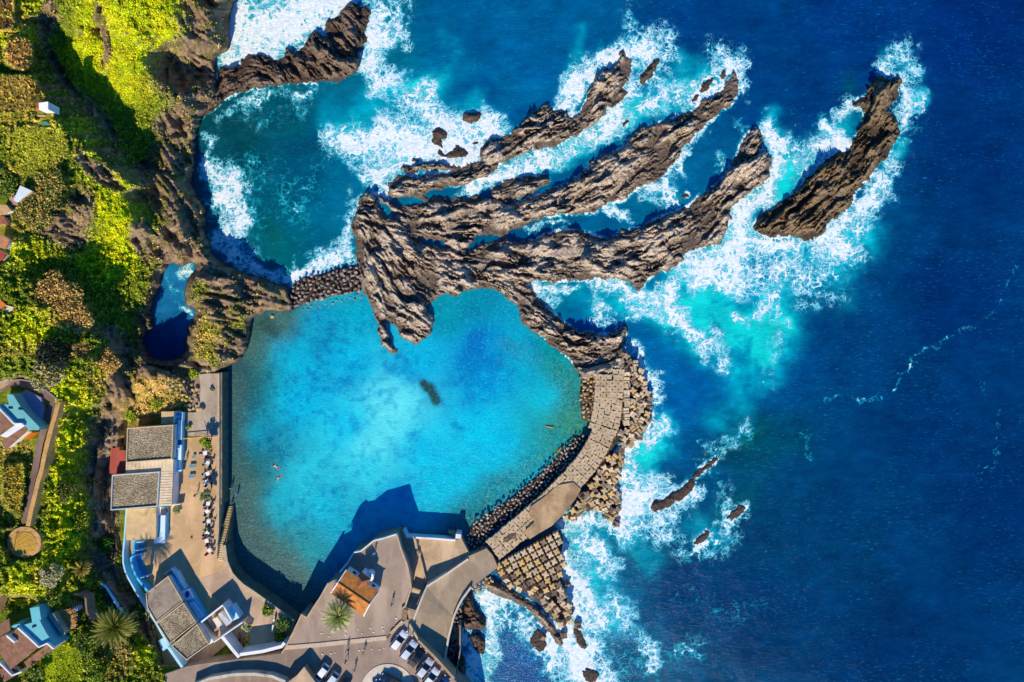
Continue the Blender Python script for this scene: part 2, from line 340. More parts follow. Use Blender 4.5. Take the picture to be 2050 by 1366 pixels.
SMALL = [  # polygon, height, label
    ([(1280,163),(1283,150),(1292,141),(1302,130),(1310,120),(1319,114),(1321,122),(1316,135),(1308,145),(1302,156),(1292,165),(1284,170)], 1.5, 'small dark elongated rock just off the tip of the northernmost lava finger'),
    ([(924,232),(932,225),(945,223),(958,224),(966,228),(962,238),(950,243),(938,246),(927,243)], 1.3, 'brown rock dome at the upper rim of the white surf left of the lava fingers'),
    ([(863,268),(872,258),(882,258),(892,265),(895,278),(885,282),(884,296),(875,290),(864,285),(860,292),(866,278)], 1.4, 'ragged dark rock standing in the middle of the white surf'),
    ([(874,308),(878,300),(886,305),(893,313),(905,305),(912,295),(922,294),(932,300),(940,308),(932,314),(915,315),(900,317),(885,314)], 1.2, 'flat dark rock in the surf directly above the lava fingers'),
    (blobpoly(832, 322, 9, 3.2, 10, 1), .7, 'tiny rock fleck in the foam near the left end of the lava fingers'),
    (blobpoly(950, 287, 7, 2.6, -15, 2), .6, 'tiny dark rock in foam just left of the northern lava finger'),
    ([(808,334),(820,330),(832,334),(836,345),(825,349),(812,346)], 1.0, 'rounded rock at the left end of the northernmost lava strand'),
    (blobpoly(1254, 248, 9, 5, -35, 4), .9, 'lone oval rock in the foaming channel between the two upper fingers'),
    (blobpoly(1392, 198, 9, 4, -40, 5), .7, 'small sunken rock beside the channel foam near the second finger tip'),
    ([(1236,200),(1247,188),(1258,184),(1252,196),(1240,208),(1228,216),(1218,216),(1226,206)], .9, 'thin reddish rock ledge below the first finger tip'),
    (blobpoly(1415, 172, 20, 7, -42, 6), .45, 'wave washed ledge streaked with foam beside the second finger tip'),
    (blobpoly(1448, 150, 5, 8, 10, 9), .8, 'small knob of rock left of the second finger tip'),
    (blobpoly(1372, 392, 10, 5, -20, 7), .5, 'low reddish rock breaking the water between second and third finger'),
    ([(1300,1018),(1310,1004),(1330,1000),(1345,990),(1362,978),(1375,966),(1388,958),(1390,970),(1382,985),(1366,998),(1350,1008),(1330,1018),(1312,1026)], .9, 'rust brown ridge of reef breaking the surf east of the breakwater'),
    ([(1384,955),(1400,940),(1418,925),(1437,915),(1434,925),(1415,938),(1398,955),(1388,962)], .35, 'thin brown reef sliver just awash pointing away from the breakwater'),
    (blobpoly(1476, 1026, 22, 8, -40, 8), .6, 'foam veined brown reef furthest out to the east'),
    (blobpoly(1405, 1078, 20, 6, -45, 10), .45, 'half drowned rusty reef patch south east of the breakwater'),
    (blobpoly(1078, 1283, 15, 22, -25, 11), .7, 'foam covered rocks in the inlet below the concrete blocks'),
    (blobpoly(1160, 1280, 8, 26, -22, 12), .8, 'narrow dark rock rib in the surf past the southern end of the blocks'),
    (blobpoly(1180, 1352, 16, 12, 30, 13), .7, 'dark rock at the bottom edge surrounded by white surf'),
    (blobpoly(1237, 1050, 4, 4, 0, 14), .9, 'small lone brown rock in the surf east of the breakwater bend'),
]
COVE = [(925,1200),(935,1180),(945,1172),(955,1176),(968,1178),(977,1182),(990,1175),(1010,1185),(1030,1193),(1048,1205),(1060,1212),(1075,1225),(1090,1240),(1100,1255),(1110,1268),(1118,1290),(1112,1310)]
HEADK = [(925,1215),(930,1205),(934,1195),(942,1188),(946,1200),(950,1215),(958,1225),(970,1235),(974,1245),(972,1258),(964,1264),(955,1262),(940,1262),(930,1258),(924,1250),(918,1240),(920,1225)]
HEADK2 = [(945,1268),(955,1266),(966,1272),(970,1285),(972,1300),(968,1312),(958,1308),(948,1296),(946,1285),(942,1276)]
HEADK3 = [(919,1308),(926,1310),(932,1325),(933,1345),(928,1366),(922,1400),(905,1420),(895,1400),(905,1366),(912,1340)]
ARMT = [(968,1158),(980,1160),(995,1165),(1010,1172),(1025,1182),(1040,1188),(1055,1200),(1070,1212),(1085,1228),(1100,1243),(1112,1258),(1122,1275),(1128,1290),(1122,1296),(1112,1290),(1105,1275),(1095,1262),(1082,1246),(1068,1232),(1052,1218),(1036,1208),(1018,1200),(1002,1196),(990,1188),(978,1185),(970,1178)]
POOL = [(455,738),(487,713),(497,690),(505,642),(520,630),(546,621),(587,622),(650,585),(723,572),(790,600),(987,560),(1041,610),(1064,660),(1154,735),(1180,800),(1190,860),(1100,960),(1000,1030),(935,1075),(935,1100),(590,1300),(400,1100),(430,740)]
# ------------------------------------------------------------------ the sea
def field(X, Y, anchors, p=2.6, soft=30):
    num = np.zeros(X.shape + (3,), np.float32); den = np.zeros(X.shape, np.float32)
    for a in anchors:
        x, y, r, g, b = a[:5]; k = a[5] if len(a) > 5 else 1.0
        w_ = k / ((X - x) ** 2 + (Y - y) ** 2 + soft * soft) ** (p / 2 * 1.0 + .3)
        c = lin(r, g, b)
        for i in range(3): num[..., i] += w_ * c[i]
        den += w_
    return num / den[..., None]
SEA = [(1950,50,0,42,116),(1700,60,0,52,125),(1400,60,0,62,132),(1100,60,0,92,155),(950,40,0,90,152),(870,40,0,88,146),(900,150,0,102,165),(1000,200,0,84,152),(1060,150,0,96,164),(1950,300,0,46,112),(1650,200,0,56,124),(1500,150,0,58,124),(1900,600,0,44,108),(2000,1000,0,44,104),(1700,700,0,58,118),(1850,850,0,50,110),(1700,1000,0,56,110),(1500,1200,0,50,106),(1350,1180,0,52,106),(1800,1300,0,46,102),(1500,1060,0,60,108),(1400,1000,0,72,122),(1480,900,0,68,106),(1350,830,0,95,172),(1400,900,0,80,140),(1250,1330,0,84,130),(1030,1250,0,84,146),(1020,1330,0,84,158),(950,1330,0,90,140),(1600,700,0,72,138),(1450,400,0,100,160),(1300,400,0,104,156),(1100,460,0,80,140),(1180,440,0,92,150),(650,300,0,84,124),(480,230,4,74,92),(560,230,0,84,110),(560,400,0,88,116),(500,330,2,76,104),(650,450,0,108,156),(600,350,0,80,124),(560,480,0,90,108),(700,380,0,108,156),(780,230,0,112,152),(700,230,0,112,158),(440,330,10,78,95),(440,420,10,84,110),(345,580,30,120,190,2),(330,680,5,60,130),(1380,700,0,96,170),(1300,760,0,100,168),(1560,460,0,112,165),(520,60,30,140,150),(770,60,0,110,140),(1110,600,0,112,150),(1180,640,0,92,160),(1200,1200,0,100,150)]
TURQ = [([(1400,640),(1450,650),(1530,660)],50,1.25),([(1330,620),(1350,580),(1400,550),(1450,500)],32,1.0),([(1560,600),(1575,650),(1525,720)],36,.85),([(1500,740),(1480,800),(1455,830)],34,.65),([(1420,700),(1500,700)],34,.6),
 ([(1590,320),(1560,385)],26,1.0),([(1550,235),(1545,260)],18,.8),([(1480,420),(1480,500),(1470,560)],26,.9),([(1250,240),(1330,205),(1400,165)],26,1.0),([(1040,345),(1110,320),(1200,270),(1270,225)],20,1.0),([(1370,130)],24,.6),
 ([(700,245),(760,205),(820,175),(880,175)],26,.75),([(670,245)],30,.6),([(830,190),(865,240)],24,.7),([(880,70),(930,130)],28,.28),([(1155,50),(1160,110),(1152,160)],13,.5),([(1070,190),(1000,180)],40,.22),
 ([(1660,265),(1700,235)],22,.8),([(1820,205),(1850,195)],14,.85),([(1700,450),(1750,478)],26,.75),([(1600,510),(1680,540)],34,.6),([(1760,350),(1790,300)],18,.55),([(1780,120),(1830,150)],22,.35),([(1690,540),(1690,600)],22,.3),
 ([(1340,850),(1330,900),(1280,920)],18,.95),([(1300,960),(1290,900)],24,.85),([(1175,1080),(1190,1160),(1220,1230)],26,.75),([(1400,1050)],30,.5),([(1270,1080),(1290,1120)],24,.6),([(1440,1070)],20,.5),([(950,1300),(955,1340)],18,.6),([(1090,605),(1200,600)],22,.4),([(1240,605),(1290,600)],24,.7),([(1250,1000)],36,.6),
 ([(940,240),(860,300),(750,300)],34,.7),([(1250,120),(1300,130)],26,.5),([(1000,280)],24,.5),([(470,50),(640,10)],60,.5),([(1320,400),(1350,390)],20,.5),([(1200,600),(1120,585)],20,.4),([(750,50)],26,.4)]
FOAM = [([(460,20),(470,70),(540,50),(640,20),(660,0)],34,1.5),([(470,120),(500,90),(540,95),(575,75),(600,50)],16,1.5),([(700,-10),(660,10)],20,1.0),([(758,20),(765,70)],17,.95),([(748,60),(745,110),(732,140)],13,1.5),([(720,138),(758,158)],10,.8),([(790,20),(795,60)],9,.6),
 ([(745,180),(775,165),(795,150)],10,.85),([(815,200),(830,185),(855,172),(865,190),(850,212),(822,215)],11,.75),([(690,270),(720,285),(770,265),(820,280),(850,305)],20,1.05),([(800,300),(860,320),(920,325),(960,310)],16,1.5),([(870,240),(900,255),(940,262),(975,250),(980,275)],16,1.5),([(740,345),(780,335),(820,325)],13,.9),([(755,350),(768,390)],7,1.6),([(870,300),(950,300)],20,1.2),
 ([(1140,232),(1148,200),(1162,172)],13,1.6),([(1190,140),(1225,112),(1250,95),(1268,100)],13,1.4),([(1290,92),(1300,115)],13,.9),([(1330,85),(1335,115)],14,.55),([(1265,40),(1280,70)],14,.35),([(1200,155),(1185,130)],14,.6),
 ([(950,382),(1000,352),(1030,338)],9,1.8),([(1030,335),(1110,308),(1180,275),(1240,240)],18,.85),([(1215,232),(1240,205),(1262,185)],12,1.0),([(1290,215),(1360,190),(1400,205)],18,.7),([(1400,178),(1440,148),(1462,132)],14,.95),([(1480,130),(1492,180)],8,.6),([(1430,105)],22,.5),([(1320,160),(1270,160)],14,.5),
 ([(1360,335),(1385,300),(1405,262)],6,.9),([(1215,418),(1245,430)],6,1.1),([(1300,385),(1330,372),(1352,412)],15,.7),([(1120,445),(1060,460)],7,.45),([(1480,240),(1500,250)],12,.3),([(1440,330),(1450,300)],12,.35),
 ([(1543,245),(1556,295),(1548,345),(1522,395),(1490,432)],11,1.35),([(1492,400),(1478,450),(1476,500)],15,1.6),([(1590,300),(1600,350)],20,.45),
 ([(1645,245),(1665,255),(1700,300)],11,1.1),([(1640,300),(1690,288)],13,1.2),([(1690,205),(1722,195)],9,.9),([(1765,128),(1785,150),(1800,160)],11,.95),([(1803,175),(1812,215),(1808,245)],8,1.1),([(1800,105),(1835,140)],18,.5),([(1798,290)],9,.6),([(1660,330),(1630,330)],8,.8),([(1850,200),(1830,230)],14,.4),([(1830,260),(1870,260)],14,.2),
 ([(1765,345),(1745,395),(1710,425)],12,.95),([(1680,440),(1662,475),(1695,500)],15,1.3),([(1495,478),(1560,488),(1640,495)],14,.9),([(1560,540),(1620,565),(1690,520)],30,.5),([(1782,385),(1792,335)],15,.6),([(1720,470),(1740,440)],18,.45),([(1510,520),(1520,560)],22,.45),
 ([(1375,528),(1420,535),(1450,515),(1478,555)],16,1.4),([(1345,560),(1338,620),(1375,660),(1410,690)],11,1.05),([(1400,575),(1470,582)],9,1.3),([(1470,640),(1515,640),(1535,600)],9,.75),([(1555,590),(1575,650)],9,.6),([(1440,690),(1450,740)],10,.4),([(1560,680),(1530,760)],12,.35),([(1400,545),(1440,560)],10,1.3),
 ([(1190,562),(1240,570),(1285,592)],7,1.3),([(1255,625),(1320,600)],8,.75),([(1057,575),(1080,588),(1150,575)],8,.8),([(1200,600),(1215,640)],8,.6),([(1100,605)],22,.42),([(1300,605),(1330,590)],10,.9),
 ([(1258,690),(1290,735),(1308,800),(1302,860)],9,.85),([(1245,950),(1270,1000),(1250,1045)],19,1.5),([(1240,905),(1300,885),(1345,852)],8,1.1),([(1270,1010),(1305,990)],16,1.0),([(1140,1035),(1200,1045)],12,1.3),([(1128,1085),(1132,1140),(1140,1200),(1160,1240)],11,1.5),([(1165,1080),(1205,1125)],15,.85),([(1155,1150),(1195,1240)],15,.85),([(1135,1270),(1165,1330),(1200,1380)],17,1.35),([(1080,1285),(1110,1330)],16,.95),([(1180,1290)],26,.55),([(1100,1255),(1120,1290)],7,1.1),([(1290,1280),(1310,1330)],12,.4),([(1300,1050),(1340,1030)],14,.6),([(1230,1200),(1260,1260)],14,.45),
 ([(1300,1015),(1345,1000),(1375,972),(1390,985)],11,.85),([(1455,1040),(1470,1022),(1490,1015)],9,.8),([(1395,1090),(1430,1080)],8,.55),([(1300,1060),(1400,1115),(1460,1080)],24,.34),([(1400,940),(1450,970),(1440,1010)],14,.3),([(1420,900),(1500,870)],18,.28),
 ([(970,1198),(985,1178),(1008,1198)],7,1.5),([(975,1215),(984,1262),(978,1305)],8,1.1),([(925,1270),(940,1300),(945,1330)],9,1.0),([(1000,1230),(1040,1240)],30,.3),([(1060,1250),(1080,1265)],10,.6),([(940,1350),(950,1366)],12,1.0),
 ([(438,345),(468,375),(445,405),(485,440),(470,470)],14,.9),([(435,480),(480,512),(540,545)],11,.6),([(572,560),(620,538),(690,512)],11,1.25),([(700,500),(692,440),(706,405)],7,.6),([(450,235),(520,192),(640,178)],12,.34),([(420,270),(412,330)],7,.5),([(740,300)],30,.6),
 ([(330,560),(350,590),(362,625)],16,.22),([(379,543)],5,1.4),([(375,628)],5,1.2),
 ([(2045,520),(2000,600),(1960,660),(1900,672),(1850,705),(1800,770),(1740,800),(1650,805)],5,.23),([(1950,700),(2000,850),(2000,930),(1920,1000)],6,.17),([(1350,1180),(1450,1230),(1600,1210)],30,.09),([(1250,1330),(1400,1300)],26,.16),([(1000,60),(1100,30),(1200,60)],24,.10),([(1480,100),(1560,150),(1600,230)],18,.12),([(1830,560),(1700,620)],20,.10),([(1560,860),(1700,900)],30,.10),([(900,90),(1000,150)],20,.12),([(520,330),(600,420),(640,330)],40,.14),([(500,240),(600,220)],24,.2),([(1600,1050),(1700,1065),(1770,1050)],18,.12),([(1600,850),(1612,920)],5,.15),([(1800,1000),(1870,1000)],10,.10)]
GREENS = [(1345,995,62,26,-35,4,66,96),(1415,930,50,18,-42,0,74,100),(1476,1020,40,22,-42,4,70,92),(1405,1080,36,18,-45,0,78,104),(1560,890,60,26,-30,0,72,98),(1500,875,70,18,-25,0,84,90),(1490,1000,50,26,-45,0,80,96),(1290,1110,50,20,20,0,80,110),(1692,165,20,14,-30,0,78,100),(500,300,30,60,0,4,72,84),(540,470,22,40,0,8,88,92),(620,470,60,40,0,0,96,130)]
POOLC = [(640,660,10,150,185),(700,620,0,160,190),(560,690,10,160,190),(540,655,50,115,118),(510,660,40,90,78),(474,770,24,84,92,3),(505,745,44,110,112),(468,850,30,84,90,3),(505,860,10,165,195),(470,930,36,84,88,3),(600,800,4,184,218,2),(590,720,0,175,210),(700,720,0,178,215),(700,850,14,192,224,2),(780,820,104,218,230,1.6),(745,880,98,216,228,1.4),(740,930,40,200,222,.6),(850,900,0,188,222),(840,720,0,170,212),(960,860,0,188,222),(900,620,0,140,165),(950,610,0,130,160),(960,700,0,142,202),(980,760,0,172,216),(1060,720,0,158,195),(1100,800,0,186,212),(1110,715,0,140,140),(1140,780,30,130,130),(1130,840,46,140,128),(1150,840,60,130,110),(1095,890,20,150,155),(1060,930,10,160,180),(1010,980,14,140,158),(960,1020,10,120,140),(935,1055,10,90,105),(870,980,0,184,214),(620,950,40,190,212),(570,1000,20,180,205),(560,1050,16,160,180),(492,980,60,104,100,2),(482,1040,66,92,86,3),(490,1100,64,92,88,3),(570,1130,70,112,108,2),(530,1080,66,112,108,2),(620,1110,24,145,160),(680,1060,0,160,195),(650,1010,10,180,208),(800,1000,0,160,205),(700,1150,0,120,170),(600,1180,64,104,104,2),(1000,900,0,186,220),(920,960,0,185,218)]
PATCH = [([(640,700),(660,760),(600,790),(700,760)],34,.5),([(520,880),(590,850),(560,920)],26,.45),([(960,685),(945,740),(985,725)],24,1.25),([(920,750),(990,770),(940,800)],26,.75),([(770,710),(790,740)],9,.8),([(800,700),(835,755)],9,.8),([(838,768),(862,778),(878,806)],10,1.6),([(905,853),(925,857)],6,1.2),([(703,842),(712,852)],6,.7),([(720,795),(765,788)],6,.5),([(670,985),(700,970)],6,.5),([(610,1038)],5,1.1),([(627,1028)],4,.8),([(775,877),(790,880)],4,.6),([(1020,745),(1008,735)],10,.6),([(1060,680),(1090,705)],10,.6),([(890,770),(900,830)],18,.35),([(830,870)],10,.5),([(550,660),(540,650)],12,.8),([(1010,700),(1015,780)],18,.35)]
def strokes(X, Y, st, lacy=False):
    out = np.zeros(X.shape, np.float32)
    for pts, w_, s in st:
        xs = [p[0] for p in pts]; ys = [p[1] for p in pts]; c = (5.5 if lacy else 3.2) * w_
        j0 = np.searchsorted(X0, min(xs) - c); j1 = np.searchsorted(X0, max(xs) + c); i0 = np.searchsorted(Y0, min(ys) - c); i1 = np.searchsorted(Y0, max(ys) + c)
        if i1 <= i0 or j1 <= j0: continue
        d = pline(X[i0:i1, j0:j1], Y[i0:i1, j0:j1], pts)
        v = s * (np.exp(-(d / w_) ** 2 * .9) if not lacy else .56 * np.exp(-(d / (w_ * .85)) ** 2) + .30 * np.exp(-(d / (w_ * 2.1)) ** 1.5))
        o = out[i0:i1, j0:j1]; out[i0:i1, j0:j1] = np.maximum(o, v) + .35 * np.minimum(o, v)
    return out
WX, WY = grid(-60, 2110, -60, 1426, 3); X0 = WX[0]; Y0 = WY[:, 0]
nx1 = fbm(WX, WY, 60, 4, 3); ny1 = fbm(WX, WY, 60, 4, 9); nx2 = fbm(WX, WY, 14, 3, 13); ny2 = fbm(WX, WY, 14, 3, 19)
ax, ay = WX + nx1 * 26 + nx2 * 6, WY + ny1 * 26 + ny2 * 6
seac = field(WX + nx1 * 40, WY + ny1 * 40, SEA)
for cx, cy, a, b, r_, R_, G_, B_ in GREENS:
    t_ = math.radians(r_); u_ = ((ax - cx) * math.cos(t_) + (ay - cy) * math.sin(t_)) / a; v_ = (-(ax - cx) * math.sin(t_) + (ay - cy) * math.cos(t_)) / b
    k_ = np.exp(-(u_ ** 2 + v_ ** 2))[..., None] * .7; seac = seac * (1 - k_) + np.array(lin(R_, G_, B_)[:3]) * k_
TURQ = [(a_, b_ * 1.3, c_) for a_, b_, c_ in TURQ]
fo0 = strokes(ax, ay, [(a_, b_ * 1.7 + 9 if b_ > 6.5 else b_, c_) for a_, b_, c_ in FOAM])
tq = (strokes(ax, ay, TURQ) + .27 * np.clip(fo0, 0, 1.2)) * (1 + .75 * fbm(WX, WY, 34, 5, 31, .62))
c1, c2 = np.array(lin(0, 160, 200)[:3]), np.array(lin(22, 222, 232)[:3])
k1 = sst(.08, .95, tq)[..., None] * .95; seac = seac * (1 - k1) + c1 * k1
k2 = sst(.75, 1.3, tq)[..., None] * .8; seac = seac * (1 - k2) + c2 * k2
seac *= np.array([1, 1.14, .88], np.float32)
seac *= (1 + .26 * fbm(WX, WY, 60, 5, 41, .6) + .20 * fbm(WX * .6 + WY * .5, WY * 1.5, 12, 3, 44))[..., None]
ax2, ay2 = WX + nx1 * 9 + nx2 * 6, WY + ny1 * 9 + ny2 * 6
poolc = field(WX + nx1 * 14 + nx2 * 5, WY + ny1 * 14 + ny2 * 5, POOLC, 3.0, 26) * np.array([.95, 1.16, 1.05], np.float32)
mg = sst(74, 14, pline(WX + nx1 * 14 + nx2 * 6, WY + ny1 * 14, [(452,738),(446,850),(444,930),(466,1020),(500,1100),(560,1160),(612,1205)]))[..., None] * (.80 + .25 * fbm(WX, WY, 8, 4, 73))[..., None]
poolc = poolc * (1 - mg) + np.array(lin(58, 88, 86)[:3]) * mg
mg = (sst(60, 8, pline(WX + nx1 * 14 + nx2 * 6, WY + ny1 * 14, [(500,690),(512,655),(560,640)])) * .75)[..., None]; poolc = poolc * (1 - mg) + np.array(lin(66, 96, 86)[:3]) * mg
pt = strokes(ax2, ay2, PATCH)
mot = fbm(WX, WY, 11, 4, 71)
west_ = sst(900, 820, WX) * sst(500, 540, WX)
k_ = np.clip(pt * (.6 + .9 * np.clip(mot + .3, 0, 1)) + west_ * .55 * sst(.05, .45, mot), 0, .85)[..., None]
poolc = poolc * (1 - k_) + poolc * np.array([.2, .55, .78]) * k_
rk = np.clip(strokes(ax2, ay2, [([(845,772),(862,786),(870,804)],8,2.2),([(1018,735),(1000,728)],5,.2),([(545,655),(530,648)],12,.8)]), 0, 1)[..., None]
poolc = poolc * (1 - rk * .92) + np.array(lin(40, 62, 50)[:3]) * rk * .92
pin = sdf(WX, WY, POOL, 30); pm = sst(-2, 2, pin)[..., None]
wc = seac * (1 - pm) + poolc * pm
fbx, fby = WX + nx1 * 16 + nx2 * 16, WY + ny1 * 16 + ny2 * 16
fo = strokes(fbx, fby, FOAM, True) * (1 + .8 * fbm(WX, WY, 26, 4, 61))
fw = strokes(WX + nx1 * 30 + nx2 * 14, WY + ny1 * 30 + ny2 * 14, [(a_, b_ * 1.55 + 6 if b_ > 6.5 or c_ > .3 else b_ * 1.3, min(c_, 1.1) * .66) for a_, b_, c_ in FOAM])
fw = fw * (1 + .9 * fbm(WX, WY, 34, 3, 66)) * (1 - sst(-1, 3, pin))
allsd = np.full(WX.shape, -80, np.float32)
for P_ in [BODY, FIN1, FIN1B, ISLET, SPIT, COVE, ARMT, HEADK, HEADK2] + [s_[0] for s_ in SMALL]: allsd = np.maximum(allsd, sdf(WX, WY, P_, 40))
shore = np.exp(-np.clip(-allsd, 0, 99) / 5.0) * (.34 + .5 * np.clip(fbm(WX, WY, 40, 2, 90) + .25, 0, 1))
expo = np.clip(sst(1000, 1150, WX) + sst(420, 300, WY) + .25, 0, 1)
fo = .93 * (1 - np.exp(-1.2 * np.clip(fo, 0, None)))
fo = np.maximum(fo, shore * expo) * (1 - sst(0, 4, pin)) * (1 + .25 * nx2)
fo += .02 + .045 * sst(1350, 1150, WY + 0 * WX) * 0 + .08 * sst(1050, 1250, WY) * sst(1900, 1400, WX) + .10 * sst(200, 420, WY) * sst(720, 560, WX) * sst(560, 480, WY)
fo = fo * (1 - sst(-1, 3, pin))
cob = np.clip(sst(60, 10, pline(WX, WY, [(1140,770),(1150,840),(1090,910),(1000,990),(940,1050)])) + .5 * sst(30, 8, pline(WX, WY, [(1010,690),(1110,740)])) + .6 * sst(26, 6, pline(WX, WY, [(600,615),(720,590)])), 0, 1) * (pin > -5)
peb = np.clip(sst(70, 20, pline(WX, WY, [(475,1000),(480,1080),(560,1140),(610,1190)])) + .6 * sst(40, 10, pline(WX, WY, [(470,780),(470,900),(480,1000)])) + .5 * sst(50, 20, pline(WX, WY, [(560,650),(520,700)])), 0, 1) * (pin > -5)
t = NT('sea_water', .25, .22)
P = t.geo(); base = t.attr('wcol'); F = t.attr('foam', True); PM = t.attr('pool', True)
dn = t.n('TexNoise'); dn.inputs['Scale'].default_value = .42; dn.inputs['Detail'].default_value = 5; dn.inputs['Roughness'].default_value = .6; t.l(P, dn.inputs['Vector'])
wv = t.n('VectorMath', operation='MULTIPLY_ADD'); t.l(dn.outputs['Color'], wv.inputs[0]); wv.inputs[1].default_value = (2.6, 2.6, 0); t.l(P, wv.inputs[2]); PW = wv.outputs[0]
def vor(scale, vec, feat='DISTANCE_TO_EDGE'):
    nd = t.n('TexVoronoi'); nd.feature = feat; nd.inputs['Scale'].default_value = scale; t.l(vec, nd.inputs['Vector']); return nd
e1 = t.mr(vor(.55, PW).outputs['Distance'], 0, .22, 1, 0, False); e2 = t.mr(vor(1.25, PW).outputs['Distance'], 0, .26, 1, 0, False); e3 = t.mr(vor(.22, PW).outputs['Distance'], 0, .14, 1, 0, False)
web = t.math('ADD', t.math('MAXIMUM', t.math('MULTIPLY', e1, .75), t.math('MULTIPLY', e3, .62)), t.math('MULTIPLY', e2, .40))
nz = t.noise(.9, 8, .72); nzb = t.noise(.16, 4, .6)
val = t.math('ADD', t.math('ADD', t.math('MULTIPLY', web, .62), t.math('MULTIPLY', t.math('SUBTRACT', nz, .5), 1.5)), t.math('MULTIPLY', t.math('SUBTRACT', nzb, .5), .7))
tot = t.math('ADD', t.math('MULTIPLY', F, 1.0), t.math('MULTIPLY', val, t.mr(F, .02, .34, .42, 1.0)))
fa = t.mr(tot, .80, .98)
# fine flecks and wind streaks on open water
sp = t.n('TexNoise'); sp.inputs['Scale'].default_value = 1.0; sp.inputs['Detail'].default_value = 6; sp.inputs['Roughness'].default_value = .75
mpn = t.n('Mapping'); mpn.inputs['Scale'].default_value = (.9, 2.4, 1); mpn.inputs['Rotation'].default_value = (0, 0, math.radians(22)); t.l(P, mpn.inputs['Vector']); t.l(mpn.outputs[0], sp.inputs['Vector'])
streak = t.mr(sp.outputs['Fac'], .54, .72); 
streak = t.math('MULTIPLY', streak, t.mr(t.noise(.05, 4, .6), .36, .60, .15, 1))
notpool = t.math('SUBTRACT', 1.0, PM)
c = t.mix(t.math('MULTIPLY', t.mr(t.noise(.30, 8, .72), .36, .66), .5), base, t.mix(1.0, base, (.35, .62, .78, 1), 'MULTIPLY'))
c = t.mix(t.math('MULTIPLY', t.math('MULTIPLY', streak, notpool), .38), c, lin(60, 170, 200))
sw = t.n('TexNoise'); sw.inputs['Scale'].default_value = .22; sw.inputs['Detail'].default_value = 7; sw.inputs['Roughness'].default_value = .62; sw.inputs['Distortion'].default_value = .7
mp2 = t.n('Mapping'); mp2.inputs['Scale'].default_value = (.45, 1.5, 1); mp2.inputs['Rotation'].default_value = (0, 0, math.radians(-58)); t.l(P, mp2.inputs['Vector']); t.l(mp2.outputs[0], sw.inputs['Vector'])
swf = t.mr(sw.outputs['Fac'], .36, .66); c = t.mix(t.math('MULTIPLY', t.math('MULTIPLY', t.math('SUBTRACT', 1.0, swf), notpool), .5), c, t.mix(1.0, c, (.45, .70, .82, 1), 'MULTIPLY')); c = t.mix(t.math('MULTIPLY', t.math('MULTIPLY', t.mr(sw.outputs['Fac'], .58, .74), notpool), .35), c, t.mix(1.0, c, (1.5, 1.6, 1.45, 1), 'MULTIPLY'))
tqh = t.mr(tot, .46, .92, 0, .8); c = t.mix(t.math('MULTIPLY', tqh, notpool), c, lin(30, 178, 198))
# cobbles and pebbles seen through the shallows
vc = vor(1.45, PW, 'F1'); vd = vor(1.45, PW)
cc = t.mix(t.mr(vd.outputs['Distance'], .02, .16), lin(10, 84, 100), t.mix(.5, base, t.mix(t.math('MULTIPLY', t.attr('cob', True), .8), lin(90, 150, 110), vc.outputs['Color'], 'SOFT_LIGHT')))
c = t.mix(t.math('MULTIPLY', t.attr('cob', True), t.mr(t.noise(.3, 5), .3, .65, .2, .6)), c, cc)
pn = t.noise(3.2, 4, .8); c = t.mix(t.math('MULTIPLY', t.mr(pn, .42, .62), t.math('MULTIPLY', t.attr('peb', True), .45)), c, lin(112, 134, 122))
rip = t.n('TexNoise'); rip.inputs['Scale'].default_value = 1.9; rip.inputs['Detail'].default_value = 5; rip.inputs['Roughness'].default_value = .7; rip.inputs['Distortion'].default_value = .6; t.l(P, rip.inputs['Vector'])
c = t.mix(t.math('MULTIPLY', t.mr(rip.outputs['Fac'], .50, .66), t.math('MULTIPLY', PM, .18)), c, lin(96, 214, 226))
# thin lace drawn out between the solid patches
l1 = t.mr(vor(.75, PW).outputs['Distance'], 0, .085, 1, 0); l2 = t.mr(vor(1.9, PW).outputs['Distance'], 0, .12, 1, 0); l3 = t.mr(vor(.34, PW).outputs['Distance'], 0, .05, 1, 0)
lace = t.math('MAXIMUM', t.math('MAXIMUM', l1, t.math('MULTIPLY', l2, .75)), l3)
Wd = t.attr('wide', True); lm = t.math('MULTIPLY', t.mr(Wd, .08, .42), t.mr(t.math('ADD', t.noise(.5, 6, .7), t.math('MULTIPLY', Wd, .22)), .46, .66)); lace = t.math('MULTIPLY', lace, lm)
fa = t.math('MAXIMUM', fa, t.math('MULTIPLY', lace, 1.0))
dots = t.mr(t.noise(2.2, 4, .85), .70, .79); dots = t.math('MULTIPLY', dots, t.mr(t.math('ADD', F, t.math('MULTIPLY', t.math('SUBTRACT', t.noise(.06, 5, .65), .5), .8)), .10, .26)); fa = t.math('MAXIMUM', fa, t.math('MULTIPLY', t.math('MULTIPLY', dots, notpool), .8))
c = t.mix(t.math('MULTIPLY', t.mr(t.math('ADD', Wd, t.math('MULTIPLY', t.math('SUBTRACT', t.noise(.35, 6, .65), .5), 1.1)), .35, .95), t.math('MULTIPLY', notpool, .55)), c, lin(96, 214, 228))
fcol = t.mix(t.mr(t.noise(1.4, 6, .7), .38, .66), lin(206, 228, 234), lin(250, 250, 249))
c = t.mix(t.mr(fa, 0, .42, 0, .9), c, lin(60, 204, 226)); c = t.mix(t.math('POWER', fa, 1.7), c, fcol)
t.colr(c); t.l(t.mr(fa, 0, 1, .16, .8), t.b.inputs['Roughness'])
t.b.inputs['IOR'].default_value = 1.33
hgt = t.math('ADD', t.math('ADD', t.math('MULTIPLY', t.noise(.16, 6, .62), 1.0), t.math('MULTIPLY', sp.outputs['Fac'], .55)), t.math('MULTIPLY', fa, .35)); t.bump(hgt, .45, .5)
